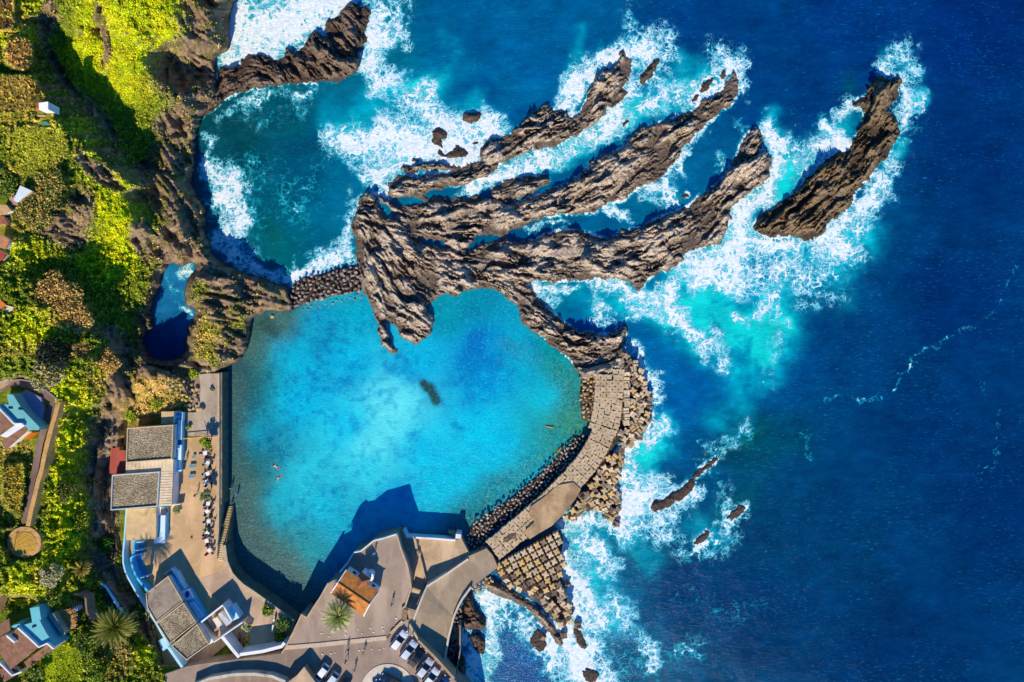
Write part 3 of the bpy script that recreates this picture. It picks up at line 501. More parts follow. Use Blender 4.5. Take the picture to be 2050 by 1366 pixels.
water = gridmesh('sea', WX, WY, (.10 * nx1 + .06 * fbm(WX * 1.0 + WY * .4, WY, 22, 3, 77)) * (1 - pm[..., 0]), None,
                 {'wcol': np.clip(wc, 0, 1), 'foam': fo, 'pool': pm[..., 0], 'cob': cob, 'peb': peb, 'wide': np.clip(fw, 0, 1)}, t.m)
props(water, kind='structure')
# the open ocean beyond, four sheets stitched into one frame that reaches the horizon
ox0, oy0, _ = W(-60, -60); ox1, oy1, _ = W(2109, 1424); B = 9000
fr = MB(); fr.add([(-B, -B, -.12), (B, -B, -.12), (B, B, -.12), (-B, B, -.12), (ox0 + .3, oy1 + .3, -.12), (ox1 - .3, oy1 + .3, -.12), (ox1 - .3, oy0 - .3, -.12), (ox0 + .3, oy0 - .3, -.12)],
                  [(0, 1, 5, 4), (1, 2, 6, 5), (2, 3, 7, 6), (3, 0, 4, 7)])
t = NT('open_ocean', .2, .4); t.colr(t.mix(t.mr(t.noise(.03, 6, .6), .4, .65), lin(0, 46, 106), lin(0, 62, 122))); t.bump(t.noise(.16, 6, .62), .5, .5)
props(fr.build('ocean', t.m), kind='structure')
# ------------------------------------------------------------------ lava reefs
def rockmat(name, tan, brown, wet=True, warm=.22, lich=0.0):
    t = NT(name, .85, .25); P = t.geo()
    tone = t.attr('tone', True)
    f = t.mr(t.noise(1.1, 8, .68), .34, .66)
    c = t.mix(f, lin(brown), lin(tan))
    c = t.mix(t.math('MULTIPLY', t.mr(tone, .2, .85), .55), c, lin(tuple(min(255, int(v * 1.14)) for v in tan)))
    c = t.mix(t.math('MULTIPLY', t.mr(t.noise(.12, 5, .6), .52, .68), warm), c, lin(176, 132, 84))
    c = t.mix(t.math('MULTIPLY', t.mr(t.noise(.2, 4, .6, dist=1.2), .58, .70), .5), c, lin(108, 84, 72))
    if lich: c = t.mix(t.math('MULTIPLY', t.mr(t.noise(.45, 6, .7), .52, .64), lich), c, lin(150, 150, 60))
    v = t.n('TexVoronoi'); v.feature = 'DISTANCE_TO_EDGE'; v.inputs['Scale'].default_value = 1.3
    dn = t.n('TexNoise'); dn.inputs['Scale'].default_value = .8; dn.inputs['Detail'].default_value = 4; t.l(P, dn.inputs['Vector'])
    wv = t.n('VectorMath', operation='MULTIPLY_ADD'); t.l(dn.outputs['Color'], wv.inputs[0]); wv.inputs[1].default_value = (1.6, 1.6, .5); t.l(P, wv.inputs[2]); t.l(wv.outputs[0], v.inputs['Vector'])
    crack = t.mr(v.outputs['Distance'], 0, .07, 0, 1); c = t.mix(t.math('MULTIPLY', t.math('SUBTRACT', 1, crack), .45), c, lin(58, 44, 40))
    if wet:
        sx = t.n('SeparateXYZ'); t.l(P, sx.inputs[0])
        zz = t.math('ADD', sx.outputs[2], t.math('MULTIPLY', t.math('SUBTRACT', t.noise(.25, 5, .65), .5), 2.2))
        wetf = t.mr(zz, .3, 1.9, 1, 0); c = t.mix(t.math('MULTIPLY', wetf, .72), c, lin(62, 50, 44))
        t.l(t.mr(wetf, 0, 1, .9, .45), t.b.inputs['Roughness'])
    t.colr(c)
    h = t.math('ADD', t.math('MULTIPLY', t.noise(1.6, 9, .7), 1.0), t.math('MULTIPLY', crack, .25)); t.bump(h, .42, .9)
    return t.m
M_REEF = rockmat('lava_rock', (204, 186, 164), (148, 130, 114))
M_SPIT = rockmat('headland_rock', (140, 120, 102), (96, 82, 72), warm=.12)
M_DARK = rockmat('dark_wet_rock', (122, 100, 84), (78, 62, 54), warm=.15)
def reef(name, label, cat, polys, holes, guides, hmax, st, seed, m, amp=.55, leanpx=4.5, rag=4.0, ramp=14, kind=None, group=None, lows=()):
    xs = [p[0] for q in polys for p in q]; ys = [p[1] for q in polys for p in q]
    X, Y = grid(min(xs) - 8, max(xs) + 8, min(ys) - 8, max(ys) + 8, st)
    wx = X + rag * fbm(X, Y, 13, 3, seed + 1) + rag * .5 * fbm(X, Y, 4, 2, seed + 4); wy = Y + rag * fbm(X, Y, 13, 3, seed + 2) + rag * .5 * fbm(X, Y, 4, 2, seed + 5)
    s = np.full(X.shape, -80, np.float32)
    for q in polys: s = np.maximum(s, sdf(wx, wy, q, 20))
    for q in holes: s = np.minimum(s, -sdf(wx, wy, q, 20))
    if guides:
        A, Bc, Cc = lic(X + 5 * fbm(X, Y, 12, 3, seed + 60), Y + 5 * fbm(X, Y, 12, 3, seed + 61), st, guides, (4.0, 10, 26), seed)
        A = lean(A, st, leanpx * .45); Bc = lean(Bc, st, leanpx); Cc = lean(Cc, st, leanpx * 1.6)
        brk = fbm(X, Y, 26, 3, seed + 70); strat = .38 * A + .62 * Bc * (1 + brk) + .80 * np.tanh(Cc * 1.5) + .5 * lean(brk, st, 4)
    else: strat = lean(fbm(X, Y, 16, 5, seed) * 3 + ridged(X, Y, 9, 4, seed + 3) - .6, st, leanpx)
    rise = 1 - np.exp(-np.clip(s, 0, None) / ramp)
    z = rise * hmax * (.72 + .55 * fbm(X, Y, 70, 2, seed + 8)) + strat * amp * 1.25 * np.clip(s / 7, 0, 1) ** .7 + .16 * fbm(X, Y, 3.2, 3, seed + 11) * np.clip(s / 3, 0, 1) + .12
    z += lean(ridged(X, Y, 6, 3, seed + 21) - .6, st, 2) * amp * .5 * np.clip(s / 6, 0, 1)
    for (q, zq) in lows:
        k_ = sst(-3, 3, sdf(wx, wy, q, 20)); z = z * (1 - k_) + zq * k_
    z = np.where(s > 0, np.maximum(z, .02 + .25 * np.clip(s / 5, 0, 1)), np.maximum(s * .35, -1.5))
    keep = s > -3
    tone = np.clip(.5 + .4 * strat / 1.2, 0, 1)
    o = gridmesh(name, X, Y, z.astype(np.float32), keep, {'tone': tone}, m)
    return props(o, label, cat, group, kind)
G_REEF = [[(790,365),(900,348),(1000,300),(1100,245),(1200,175),(1250,118)], [(780,392),(900,385),(1000,350),(1090,305),(1200,240)],
    [(730,402),(800,408),(900,425),(1000,420),(1100,395),(1200,335),(1300,270),(1400,225),(1475,165)], [(800,430),(900,440),(1000,442),(1150,410),(1260,360),(1350,300)],
    [(900,480),(1000,490),(1130,472),(1230,492),(1320,460),(1420,385),(1500,290)], [(900,520),(1000,530),(1100,530),(1200,545),(1300,530),(1400,470),(1500,370)],
    [(740,440),(800,490),(860,540),(930,580)], [(800,470),(880,520),(960,560)], [(715,450),(722,540),(745,610),(785,700)], [(760,500),(785,570),(825,620),(862,660)], [(840,560),(880,600)], [(790,600),(850,660)],
    [(1000,575),(1060,625),(1110,670),(1180,690),(1250,680)], [(1100,560),(1200,555),(1280,570)], [(1150,720),(1200,735),(1240,715)]]
TIDE = [([(1085,512),(1100,500),(1125,492),(1150,491),(1175,498),(1185,506),(1165,512),(1140,514),(1110,516)], 1.9), ([(1225,512),(1240,508),(1255,518),(1262,530),(1245,526)], 1.6)]
reef('lava_reef', 'huge ridged lava reef spread like an open hand above the turquoise pool', 'reef',
     [BODY, FIN1, FIN1B, FIN1T], HOLES, G_REEF, 2.5, 1.5, 100, M_REEF, .68, 7.0, 6.0, 12, lows=TIDE)
reef('headland_rock', 'long dark brown rock spit running out from the green headland beside the white surf', 'rock spit', [SPIT], [],
     [[(430,210),(480,160),(540,150)], [(500,120),(560,160)], [(560,120),(600,160)], [(600,90),(660,150)], [(650,50),(700,110)], [(680,30),(730,80)], [(440,200),(480,180)]], 4.2, 1.6, 200, M_SPIT, .75, 6.5, 6.0, 18)
reef('rock_islet', 'separate dark lava islet furthest out to the right, ringed by white foam', 'rock islet', [ISLET], [],
     [[(1530,450),(1600,400),(1680,320),(1740,250),(1770,180)], [(1600,460),(1700,370),(1770,290)], [(1560,470),(1660,400),(1740,320)]], 2.8, 1.6, 300, rockmat('islet_rock', (146, 126, 96), (88, 74, 60), warm=.25), .75, 7.0, 6.0, 13)
for i, (q, h_, lb) in enumerate(SMALL):
    reef('sea_rock', lb, 'rock', [q], [], None, h_ * (.95 if i < 13 else .42), 1.2, 400 + i * 9, M_DARK, .18 if i < 13 else .12, 2, 4.5, 7)
reef('sea_rock', 'knobbly grey brown sea rock right below the curved wall of the ramp', 'rock', [HEADK], [], None, 2.6, 1.2, 700, M_DARK, .45, 2.5, 3, 8)
reef('sea_rock', 'dark pointed sea rock south of the knobbly one, below the ramp wall', 'rock', [HEADK2], [], None, 2.2, 1.2, 720, M_DARK, .45, 2.5, 3, 8)
reef('rock_shelf', 'strip of dark rock under the outer wall at the bottom edge of the photo', 'rock shelf', [HEADK3], [], None, 1.8, 1.4, 740, M_DARK, .4, 2.5, 3, 8)
reef('rock_shelf', 'long layered brown rock rib sloping down beside the loose concrete blocks', 'rock shelf', [ARMT], [], [[(970,1165),(1040,1198),(1120,1285)]], 1.8, 1.2, 760, M_REEF, .22, 2.5, 3, 8)
# ------------------------------------------------------------------ land: one relief sheet from the western terraces down to the sea
TX, TY = grid(-170, 640, -90, 1460, 2.5)
LAND = [(-400,-400),(474,-400),(474,0),(466,15),(461,31),(459,48),(459,64),(463,80),(461,97),(450,104),(436,110),(430,140),(436,165),(440,190),(425,215),(407,231),(401,246),(396,262),(392,282),(391,305),(390,333),(386,350),(382,366),(388,378),(395,391),(404,405),(413,425),(414,440),(410,455),(412,470),(420,484),(424,500),(431,514),(445,526),(461,535),(475,540),(487,543),(500,550),(520,555),(538,563),(552,568),(572,574),(580,590),(587,612),(586,622),(564,624),(546,621),(532,624),(520,630),(510,635),(505,642),(502,665),(497,690),(487,713),(470,728),(459,736),(445,742),(438,760),(438,1120),(452,1150),(482,1180),(540,1215),(600,1250),(640,1300),(640,1700),(-400,1700)]
COVEP = [(308,655),(306,640),(304,625),(308,600),(318,580),(322,560),(328,545),(340,528),(350,526),(362,535),(372,530),(382,524),(392,530),(391,542),(384,550),(376,556),(371,575),(370,590),(371,605),(374,612),(390,618),(392,630),(384,645),(376,655),(372,680),(370,700),(362,715),(345,722),(325,722),(305,716),(292,700),(288,680),(295,665)]
CP = [  # survey x, y, height
 (-170,-90,27),(-100,200,27),(-170,500,24),(-170,900,20),(-170,1300,18),(-60,-60,26),(0,60,24),(60,0,23),(70,90,22),(75,150,22),(40,190,22.5),(100,210,20.5),(125,250,20),(155,245,19),(190,280,17),(235,330,14),(262,350,12),(285,360,9),
 (92,46,15),(100,100,13),(123,143,11.5),(160,176,10.5),(182,215,10.5),(212,254,9),(232,292,7.5),(250,330,7),(285,330,3.5),(300,300,3),
 (115,30,19),(120,90,13.5),(160,60,19),(155,130,13),(200,100,15),(150,-60,22),(215,30,19),(205,60,14),(250,60,19),(250,-60,22),(300,-60,19),(330,40,15),(350,80,12),(290,140,13),(240,130,14),(250,200,9.5),(300,200,9),(330,190,9.5),(300,270,6),(320,240,6),
 (380,-60,13),(400,20,10),(440,0,7),(420,60,8),(452,40,5),(440,90,4),(400,95,6.5),(370,100,7),(340,110,5),(350,140,1.5),(400,150,1),(435,135,.8),(400,180,5),(360,180,7),(430,175,3.5),(380,210,6),(420,205,3),(385,240,3.5),
 (345,235,6),(365,260,4),(330,300,5.5),(355,330,5),(320,340,5),(380,330,1.5),(360,290,.8),(335,380,7),(300,400,5),(310,420,6),(350,400,6.5),(375,430,6),(390,460,4.5),(350,450,7),(335,480,6),(380,490,5),(400,510,4),(320,500,5),(360,520,3.5),
 (20,300,21),(100,300,20),(60,380,20),(120,350,18),(180,330,16),(150,400,15.5),(180,440,14.5),(120,450,16.5),(60,460,19),(200,380,14.5),(240,400,13),(280,400,8.5),(260,440,11.5),(220,470,11.5),(290,470,8),(300,520,5.5),(250,530,8),(280,560,5.5),(180,490,11.5),(120,510,12.5),(90,540,14.5),(30,520,20),
 (150,530,9.5),(130,560,13.5),(165,590,9),(190,560,9),(230,600,7),(260,640,4.5),(200,640,8),(250,690,3),(285,700,1),(290,630,1.5),
 (20,640,19),(80,600,17.5),(130,610,16),(175,640,14),(195,670,12),(150,680,15),(90,700,17),(180,720,13),(225,720,8.5),(240,760,8),(270,735,5),(300,745,8.5),(335,738,9),(372,735,7.5),(285,725,6),(388,700,5.5),(400,720,4),
 (20,740,18),(60,770,16.5),(100,780,15.5),(130,800,14.5),(160,770,13),(200,800,8.5),(260,790,7),(300,780,6.5),(340,790,5),(370,790,4),(400,800,3.2),(420,780,3.2),(400,760,3.5),
 (20,850,15),(60,850,15),(100,850,14.3),(115,870,13.8),(150,860,11.2),(170,870,9.3),(195,850,5.5),(215,850,4.5),(240,830,6),(250,800,7),
 (50,950,15),(90,950,14.5),(100,980,14),(140,960,11.3),(160,980,9.5),(190,960,3.8),(215,960,2.8),(45,1080,15),(90,1080,14.2),(130,1070,11.5),(160,1060,9.5),(190,1060,3.5),(215,1060,2.8),(235,1000,2.8),
 (0,1150,16.5),(60,1160,15),(120,1150,12),(160,1150,8.5),(200,1150,3.8),(230,1150,2.8),(60,1230,13),(120,1230,11.2),(170,1220,8.3),(220,1210,4),(255,1200,2.8),(20,1300,13),(80,1330,12),(130,1300,11),(180,1280,9),(230,1260,7.5),(280,1240,3.5),(300,1290,4.5),(260,1320,7.5),(200,1340,9),(310,1340,6),(330,1300,4),(150,1400,11),(300,1400,6.5),(60,1450,13),
 (390,560,5.5),(420,560,6),(450,580,6.5),(400,600,6),(480,600,5),(520,600,5),(430,640,6),(400,660,5),(470,660,5),(490,690,3),(440,700,4.5),(500,570,3),(555,600,3),(540,615,2),(410,740,3.8),(430,735,3.5),(580,615,1.2),
 (300,900,2.9),(400,900,3.0),(430,1000,3.0),(350,1000,2.9),(300,1100,2.9),(400,1100,3),(450,1170,3),(520,1230,3),(400,1250,3),(560,1280,4),(450,1300,5),(400,1360,5.9),(500,1360,5.9),(600,1400,5.9)]
A_ = np.array(CP, float)
def tps(P, Q):
    r = np.sqrt(((P[:, None, :] - Q[None, :, :]) ** 2).sum(-1)) ; return r    # linear radial kernel: no overshoot
K = tps(A_[:, :2], A_[:, :2]); sol = np.linalg.solve(K - 2.5 * np.eye(len(A_)), A_[:, 2] - 8)
CX, CY = grid(-170, 640, -90, 1460, 10)
Q = np.stack([CX.ravel(), CY.ravel()], -1).astype(float)
CZ = (tps(Q, A_[:, :2]) @ sol + 8).reshape(CX.shape).astype(np.float32)
gx_ = (TX + 10 * fbm(TX, TY, 26, 3, 501) + 170) / 10; gy_ = (TY + 10 * fbm(TX, TY, 26, 3, 502) + 90) / 10
TZ = bil(CZ, gx_, gy_)
# classes of cover painted as soft regions: x, y, rx, ry, rotation, weight
def blobs(L, X, Y):
    o = np.zeros(X.shape, np.float32)
    for b in L:
        x, y, rx, ry, r_ = b[:5]; k_ = b[5] if len(b) > 5 else 1
        a = math.radians(r_); u_ = ((X - x) * math.cos(a) + (Y - y) * math.sin(a)) / rx; v_ = (-(X - x) * math.sin(a) + (Y - y) * math.cos(a)) / ry
        o = np.maximum(o, k_ * (1 - sst(.6, 1.3, np.sqrt(u_ ** 2 + v_ ** 2))))
    return o
n1 = fbm(TX, TY, 34, 4, 520); n2 = fbm(TX, TY, 9, 4, 530); wxx = TX + 14 * n1 + 7 * n2; wyy = TY + 14 * fbm(TX, TY, 34, 4, 540) + 7 * fbm(TX, TY, 9, 4, 541)
ROCK = [(410,30,52,90,15),(400,80,60,34,-10),(385,150,85,60,0),(390,215,45,45,0),(345,250,38,34,0),(350,310,45,45,0),(335,380,52,60,0),(370,440,52,62,0),(345,490,50,36,0),(400,520,55,40,10),(460,560,70,30,15),(500,600,80,28,10),(440,610,50,40,0),(120,460,60,36,25),(165,420,30,40,0),(200,345,66,18,38),(300,345,30,30,0),(95,35,16,50,5),(130,150,70,10,55),(205,240,60,12,50),(285,480,22,50,-10),(290,660,24,60,10),(240,690,50,18,60),(300,735,60,20,0),(235,775,40,26,60),(210,900,34,120,8),(215,1060,30,130,0),(240,1180,34,80,-25),(470,690,40,40,0),(395,740,30,26,0),(375,770,16,24,0),(290,1250,20,60,-30),(205,60,10,80,-6),(325,390,60,25,0)]
LIME = [(330,60,110,120,0,1),(200,60,50,120,0,.9),(170,110,50,40,0,.8),(260,150,70,60,0,.7),(240,400,60,60,0,1),(250,470,50,70,10,1),(215,520,60,50,0,.9),(130,490,26,28,0,.8),(140,930,34,90,12,1),(125,1050,40,80,0,.95),(120,870,30,50,0,1),(140,790,50,40,0,.9),(60,660,50,40,0,.9),(120,760,40,30,0,.9),(215,740,26,30,0,.9),(285,830,40,16,0,.8),(270,790,34,24,0,.75),(320,800,24,16,0,.8),(100,640,30,30,0,.8),(115,1320,60,50,0,1),(55,1170,50,40,0,.9),(110,1140,40,40,0,.8),(290,1300,26,40,0,.9),(30,70,50,20,0,.8),(60,10,40,30,0,.7),(160,250,30,22,30,1),(180,290,20,26,0,.9),(180,340,20,20,0,.8),(170,1000,20,60,0,.7),(40,500,60,30,0,.6),(80,250,50,18,0,.5)]
DRY = [(110,410,60,50,0,1),(40,190,60,34,0,1),(70,290,55,50,0,.7),(60,240,60,30,0,.8),(120,600,60,40,20,1),(140,640,40,30,0,1),(215,720,34,26,0,1),(200,760,30,30,0,.9),(300,790,60,50,0,.7),(330,760,60,30,0,.8),(20,450,50,40,0,.8),(160,700,20,16,0,1),(30,40,40,40,0,.8),(260,830,40,30,0,.9),(70,340,80,20,0,.7),(20,1000,26,60,0,.8),(100,1160,50,20,0,.7),(220,1330,60,30,0,.8),(370,680,40,40,0,.7),(20,900,50,40,0,.9),(420,660,60,50,0,.9),(60,700,60,20,0,.5)]
DIRT = [(300,770,50,26,0,.85),(335,800,30,26,0,.9),(345,760,40,18,0,.6),(250,780,30,30,0,.55),(38,108,26,38,-5,1),(10,10,20,16,0,.8),(20,50,30,14,0,.6),(160,702,24,18,0,.8),(265,820,60,40,0,.9),(250,855,30,40,0,.8),(400,790,30,60,0,.6),(390,700,20,40,10,.6)]
fr_ = blobs(ROCK, wxx, wyy); fl = blobs(LIME, wxx, wyy); fd = blobs(DRY, wxx, wyy); ft = blobs(DIRT, wxx, wyy)
ls = sdf(TX + 4 * n2, TY + 4 * fbm(TX, TY, 9, 3, 555), LAND, 60); cs = sdf(TX + 4 * n2, TY, COVEP, 60); ls = np.minimum(ls, -cs)
FLAT = [(300,730),(436,740),(436,1120),(600,1250),(640,1460),(310,1460),(330,1370),(300,1200),(245,1120),(215,1020),(215,940),(250,900),(250,840),(330,830),(380,800),(370,760)]
flat = sst(-4, 4, sdf(TX, TY, FLAT, 60))
GL = [[(90,0),(100,100),(160,176),(212,254),(250,330)],[(330,0),(330,100),(330,200)],[(400,0),(440,60)],[(350,60),(430,110)],[(380,190),(440,180)],[(100,420),(180,470),(230,500)],[(200,330),(260,360)],[(330,340),(400,440)],[(340,440),(400,520)],[(400,530),(500,570)],[(240,380),(200,500)],[(200,600),(290,720)],[(200,800),(180,1000)],[(215,900),(215,1100)],[(230,1150),(300,1280)],[(60,300),(140,340)],[(400,600),(500,620)],[(480,600),(570,610)]]
LA, LB, LC = lic(TX, TY, 2.5, GL, (5, 11, 26), 560, nst=9, ds=3)
LB = lean(LB, 2.5, 4); LC = lean(LC, 2.5, 6)
rw = np.clip(fr_, 0, 1)
vegn = lean(ridged(TX, TY, 16, 4, 570) - .55, 2.5, 5)
TZ = TZ + (1 - flat) * (rw * (.30 * LA + .55 * LB + .60 * LC + .8 * (ridged(TX, TY, 14, 4, 575) - .6) + .9 * lean(ridged(TX, TY, 7, 3, 577) - .6, 2.5, 3) + .35 * fbm(TX, TY, 4, 2, 578)) + (1 - rw) * (.9 * vegn + .55 * n1))
TZ = TZ * (1 - flat) + flat * np.minimum(TZ, np.where(TY > 1330, 5.7, 2.9))
for q, zq in (([(-300,-60),(92,-60),(60,90),(70,150),(100,215),(130,262),(134,300),(100,335),(40,330),(-300,300)], 21.5),):
    k_ = sst(-8, 6, sdf(TX, TY, q, 60)); TZ = TZ * (1 - .6 * k_) + .6 * k_ * zq
TZ = np.where(ls > 0, np.minimum(TZ, .3 + np.clip(ls, 0, None) * .42 + .35 * LB * np.clip(ls / 5, 0, 1)), np.maximum(ls * .25, -1.6))
NOVEG = []
for q, zq in (([(-300,770),(0,765),(45,755),(85,770),(118,800),(112,850),(98,930),(84,1000),(70,1050),(48,1052),(52,1000),(62,930),(50,900),(-300,900)], 14.5), ([(-300,900),(70,900),(50,1055),(-300,1060)], 14.3), ([(5,1080),(10,1065),(40,1052),(75,1062),(84,1090),(75,1115),(50,1125),(20,1120)], 14.8), ([(-300,1190),(60,1195),(125,1225),(140,1260),(120,1300),(60,1345),(30,1400),(-300,1400)], 11.6), ([(0,368),(60,368),(70,400),(20,430),(30,520),(0,530),(-300,530),(-300,368)], 19.6)):
    k_ = sst(-3, 3, sdf(TX, TY, q, 60)); TZ = TZ * (1 - k_) + np.minimum(TZ, zq) * k_
for q in ([(-300,790),(0,775),(45,758),(85,772),(112,800),(108,850),(94,930),(80,1000),(66,1060),(46,1060),(52,1000),(62,930),(60,890),(-300,900)], [(5,1080),(10,1065),(40,1052),(75,1062),(84,1090),(75,1115),(50,1125),(20,1120)], [(-300,1230),(30,1225),(90,1205),(128,1235),(134,1262),(100,1300),(55,1335),(30,1400),(-300,1400)], [(20,1200),(120,1190)][:0] or [(125,1185),(160,1180),(185,1240),(150,1262),(118,1240)], [(-300,368),(62,366),(62,395),(30,412),(0,420),(-300,420)], [(-300,430),(24,430),(20,520),(-300,530)], [(-300,590),(28,600),(28,625),(-300,650)], [(66,196),(100,196),(105,230),(100,256),(72,256)]): NOVEG.append(q)
# keep the ground from overhanging away from the coast
for i in range(TX.shape[1] - 2, -1, -1):
    lim = 2.5 * (H - TZ[:, i + 1]) / np.maximum(1025 - TX[:, i], 1) * .98
    TZ[:, i] = np.minimum(TZ[:, i], TZ[:, i + 1] + np.where(TZ[:, i] > 1, lim, 99))
gy0, gx0 = np.gradient(TZ, 2.5); slope = np.hypot(gx0, gy0) * 10 * 0.9
steep = sst(1.1, 1.9, slope) * .8
def C3(*c): return np.array(lin(*c)[:3], np.float32)
base_g = C3(124, 142, 30); lime = C3(200, 216, 6); yel = C3(240, 220, 20); dry = C3(214, 176, 84); dirt = C3(214, 170, 100); rock1 = C3(178, 150, 122); rock2 = C3(118, 98, 82)
m1 = np.clip(.5 + n2 * 1.3, 0, 1)[..., None]; m2 = np.clip(.5 + fbm(TX, TY, 20, 3, 590) * 1.6, 0, 1)[..., None]
gcol = base_g * (1 - fl[..., None]) + (lime * (1 - .45 * m2) + yel * .45 * m2) * fl[..., None]
dd_ = (fd * np.clip(.65 + n2 * 1.2, 0, 1))[..., None]; gcol = gcol * (1 - dd_ * .85) + dry * dd_ * .85
tt_ = (ft * np.clip(.8 + n2, 0, 1))[..., None]; gcol = gcol * (1 - tt_) + dirt * tt_
gcol = gcol * (.7 + .45 * m1)
rr_ = np.clip(np.maximum(fr_ * np.clip(1.15 + 1.2 * n2, 0, 1), steep), 0, 1); rr_ = np.maximum(rr_, sst(26, 6, np.abs(ls)) * (ls > -50) * sst(-1, 1, 1100 - TY))
rocol = rock1 * m1 + rock2 * (1 - m1)
# flowering succulents creeping over the outcrops
cre = np.clip(blobs([(430,640,70,60,0),(400,600,30,40,0),(330,400,40,60,0),(345,310,40,60,0)], TX, TY) * sst(.02, .3, fbm(TX, TY, 12, 4, 596)), 0, 1)[..., None]
rocol = rocol * (1 - .6 * cre) + C3(150, 146, 52) * .6 * cre
# fishing lane and gravel
gcol = gcol * (1 - rr_[..., None]) + rocol * rr_[..., None]
gry = np.clip(blobs([(410,800,34,90,0)], TX, TY) * 1.3, 0, 1)[..., None] * flat[..., None]; gcol = gcol * (1 - gry) + C3(172, 152, 128) * gry
# streams of pale rubble on the gully floor
gul = sst(14, 3, pline(wxx, TY, [(222,850),(205,920),(192,1000),(205,1080),(215,1150),(235,1220)]))[..., None]; gcol = gcol * (1 - .5 * gul) + C3(196, 180, 160) * .5 * gul
FIELDS = [([(14,84),(30,79),(58,80),(63,100),(62,120),(55,140),(36,138),(14,126)], (222, 166, 84), (196, 138, 66), 5, .12), ([(-80,-40),(24,-40),(26,28),(-80,30)], (140, 108, 60), (104, 82, 44), 5, .1), ([(-80,37),(26,36),(29,48),(20,58),(-80,62)], (150, 112, 64), (116, 86, 48), 5, .1), ([(-80,152),(66,153),(76,175),(93,204),(70,214),(30,224),(-80,230)], (214, 176, 84), (140, 116, 48), 9, .2),
  ([(22,262),(60,255),(104,258),(128,275),(134,300),(118,320),(95,345),(30,345),(16,310)], (178, 180, 40), (140, 140, 40), 7, .5), ([(152,690),(172,686),(184,694),(176,712),(160,722),(150,708)], (170, 132, 76), (130, 100, 56), 4, .08), ([(5,935),(45,930),(48,975),(38,1030),(10,1010)], (206, 172, 60), (176, 152, 50), 6, .5), ([(86,1310),(118,1290),(160,1300),(165,1366),(150,1420),(90,1420),(84,1350)], (176, 190, 20), (160, 178, 20), 30, .15)]
SM = bil(CZ, (TX + 170) / 10, (TY + 90) / 10) + .5
for q, ca_, cb_, per, vg in FIELDS:
    kk = sst(-8, 0, sdf(TX, TY, q, 30)); TZ = (TZ * (1 - kk) + SM * kk).astype(np.float32)
    k_ = sst(-1, 2, sdf(TX + 1.5 * n2, TY + 1.5 * n1, q, 30))[..., None]; st_ = (.5 + .5 * np.sin(TX * 2 * math.pi / per + .25 * TY / per + n2 * 2))[..., None] * (.6 + .4 * m1); gcol = gcol * (1 - k_) + k_ * (C3(*ca_) * st_ + C3(*cb_) * (1 - st_)) * (.8 + .3 * m2); rr_ = rr_ * (1 - k_[..., 0]); ft = ft * (1 - k_[..., 0]) + (1 - vg) * 1.1 * k_[..., 0]
veg = np.clip(1 - rr_ - ft * .9 - flat, 0, 1) * (ls > 4)
for q in NOVEG: veg = veg * (1 - sst(-2, 1, sdf(TX, TY, q, 30)))
t = NT('hillside', .9, .15)
base = t.attr('gcol'); R_ = t.attr('rocky', True)
c = t.mix(t.math('MULTIPLY', t.mr(t.noise(1.7, 8, .75), .38, .62, 1, 0), .6), base, t.mix(1.0, base, (.42, .46, .42, 1), 'MULTIPLY'))
c = t.mix(t.math('MULTIPLY', t.mr(t.noise(.5, 6, .7), .5, .7), .35), c, t.mix(1.0, base, (1.35, 1.2, .9, 1), 'MULTIPLY'))
sx = t.n('SeparateXYZ'); t.l(t.geo(), sx.inputs[0])
wetz = t.math('ADD', sx.outputs[2], t.math('MULTIPLY', t.math('SUBTRACT', t.noise(.3, 5), .5), 2)); c = t.mix(t.math('MULTIPLY', t.mr(wetz, .2, 1.3, 1, 0), .7), c, lin(58, 46, 40))
t.colr(c); t.bump(t.noise(1.5, 9, .72), .5, .9)
terrain = gridmesh('terrain', TX, TY, TZ.astype(np.float32), ls > -14, {'gcol': np.clip(gcol, 0, 1), 'rocky': rr_}, t.m)
props(terrain, kind='structure')
def tz(px, py): return float(bil(TZ, np.array([(px + 170) / 2.5]), np.array([(py + 90) / 2.5]))[0])
# inland plain beyond the frame
def rim(ix, iy): zz_ = float(TZ[iy, ix]); return W(float(TX[iy, ix]), float(TY[iy, ix]), zz_)
pl = MB(); ny_, nx_t = TX.shape; far = 9000
wst = [rim(0, i) for i in range(0, ny_, 6)] + [rim(0, ny_ - 1)]; sth = [rim(i, ny_ - 1) for i in range(0, nx_t, 6)]; nth = [rim(i, 0) for i in range(0, nx_t, 6)]
pl.add([v for p in wst for v in (p, (-far, p.y, max(p.z, 12)))], [(2 * i, 2 * i + 1, 2 * i + 3, 2 * i + 2) for i in range(len(wst) - 1)])
pl.add([v for p in sth for v in (p, (p.x, -far, p.z))], [(2 * i, 2 * i + 1, 2 * i + 3, 2 * i + 2) for i in range(len(sth) - 1)])
pl.add([v for p in nth for v in (p, (p.x, far, p.z))], [(2 * i, 2 * i + 2, 2 * i + 3, 2 * i + 1) for i in range(len(nth) - 1)])
a_, b_ = wst[0], wst[-1]; pl.add([a_, (-far, a_.y, 22), (-far, far, 22), (a_.x, far, a_.z)], [(0, 3, 2, 1)]); pl.add([b_, (-far, b_.y, 12), (-far, -far, 12), (b_.x, -far, b_.z)], [(0, 1, 2, 3)])
props(pl.build('ground', plain('inland_ground', (140, 150, 44), .9, .4, .25, .1)), kind='structure')
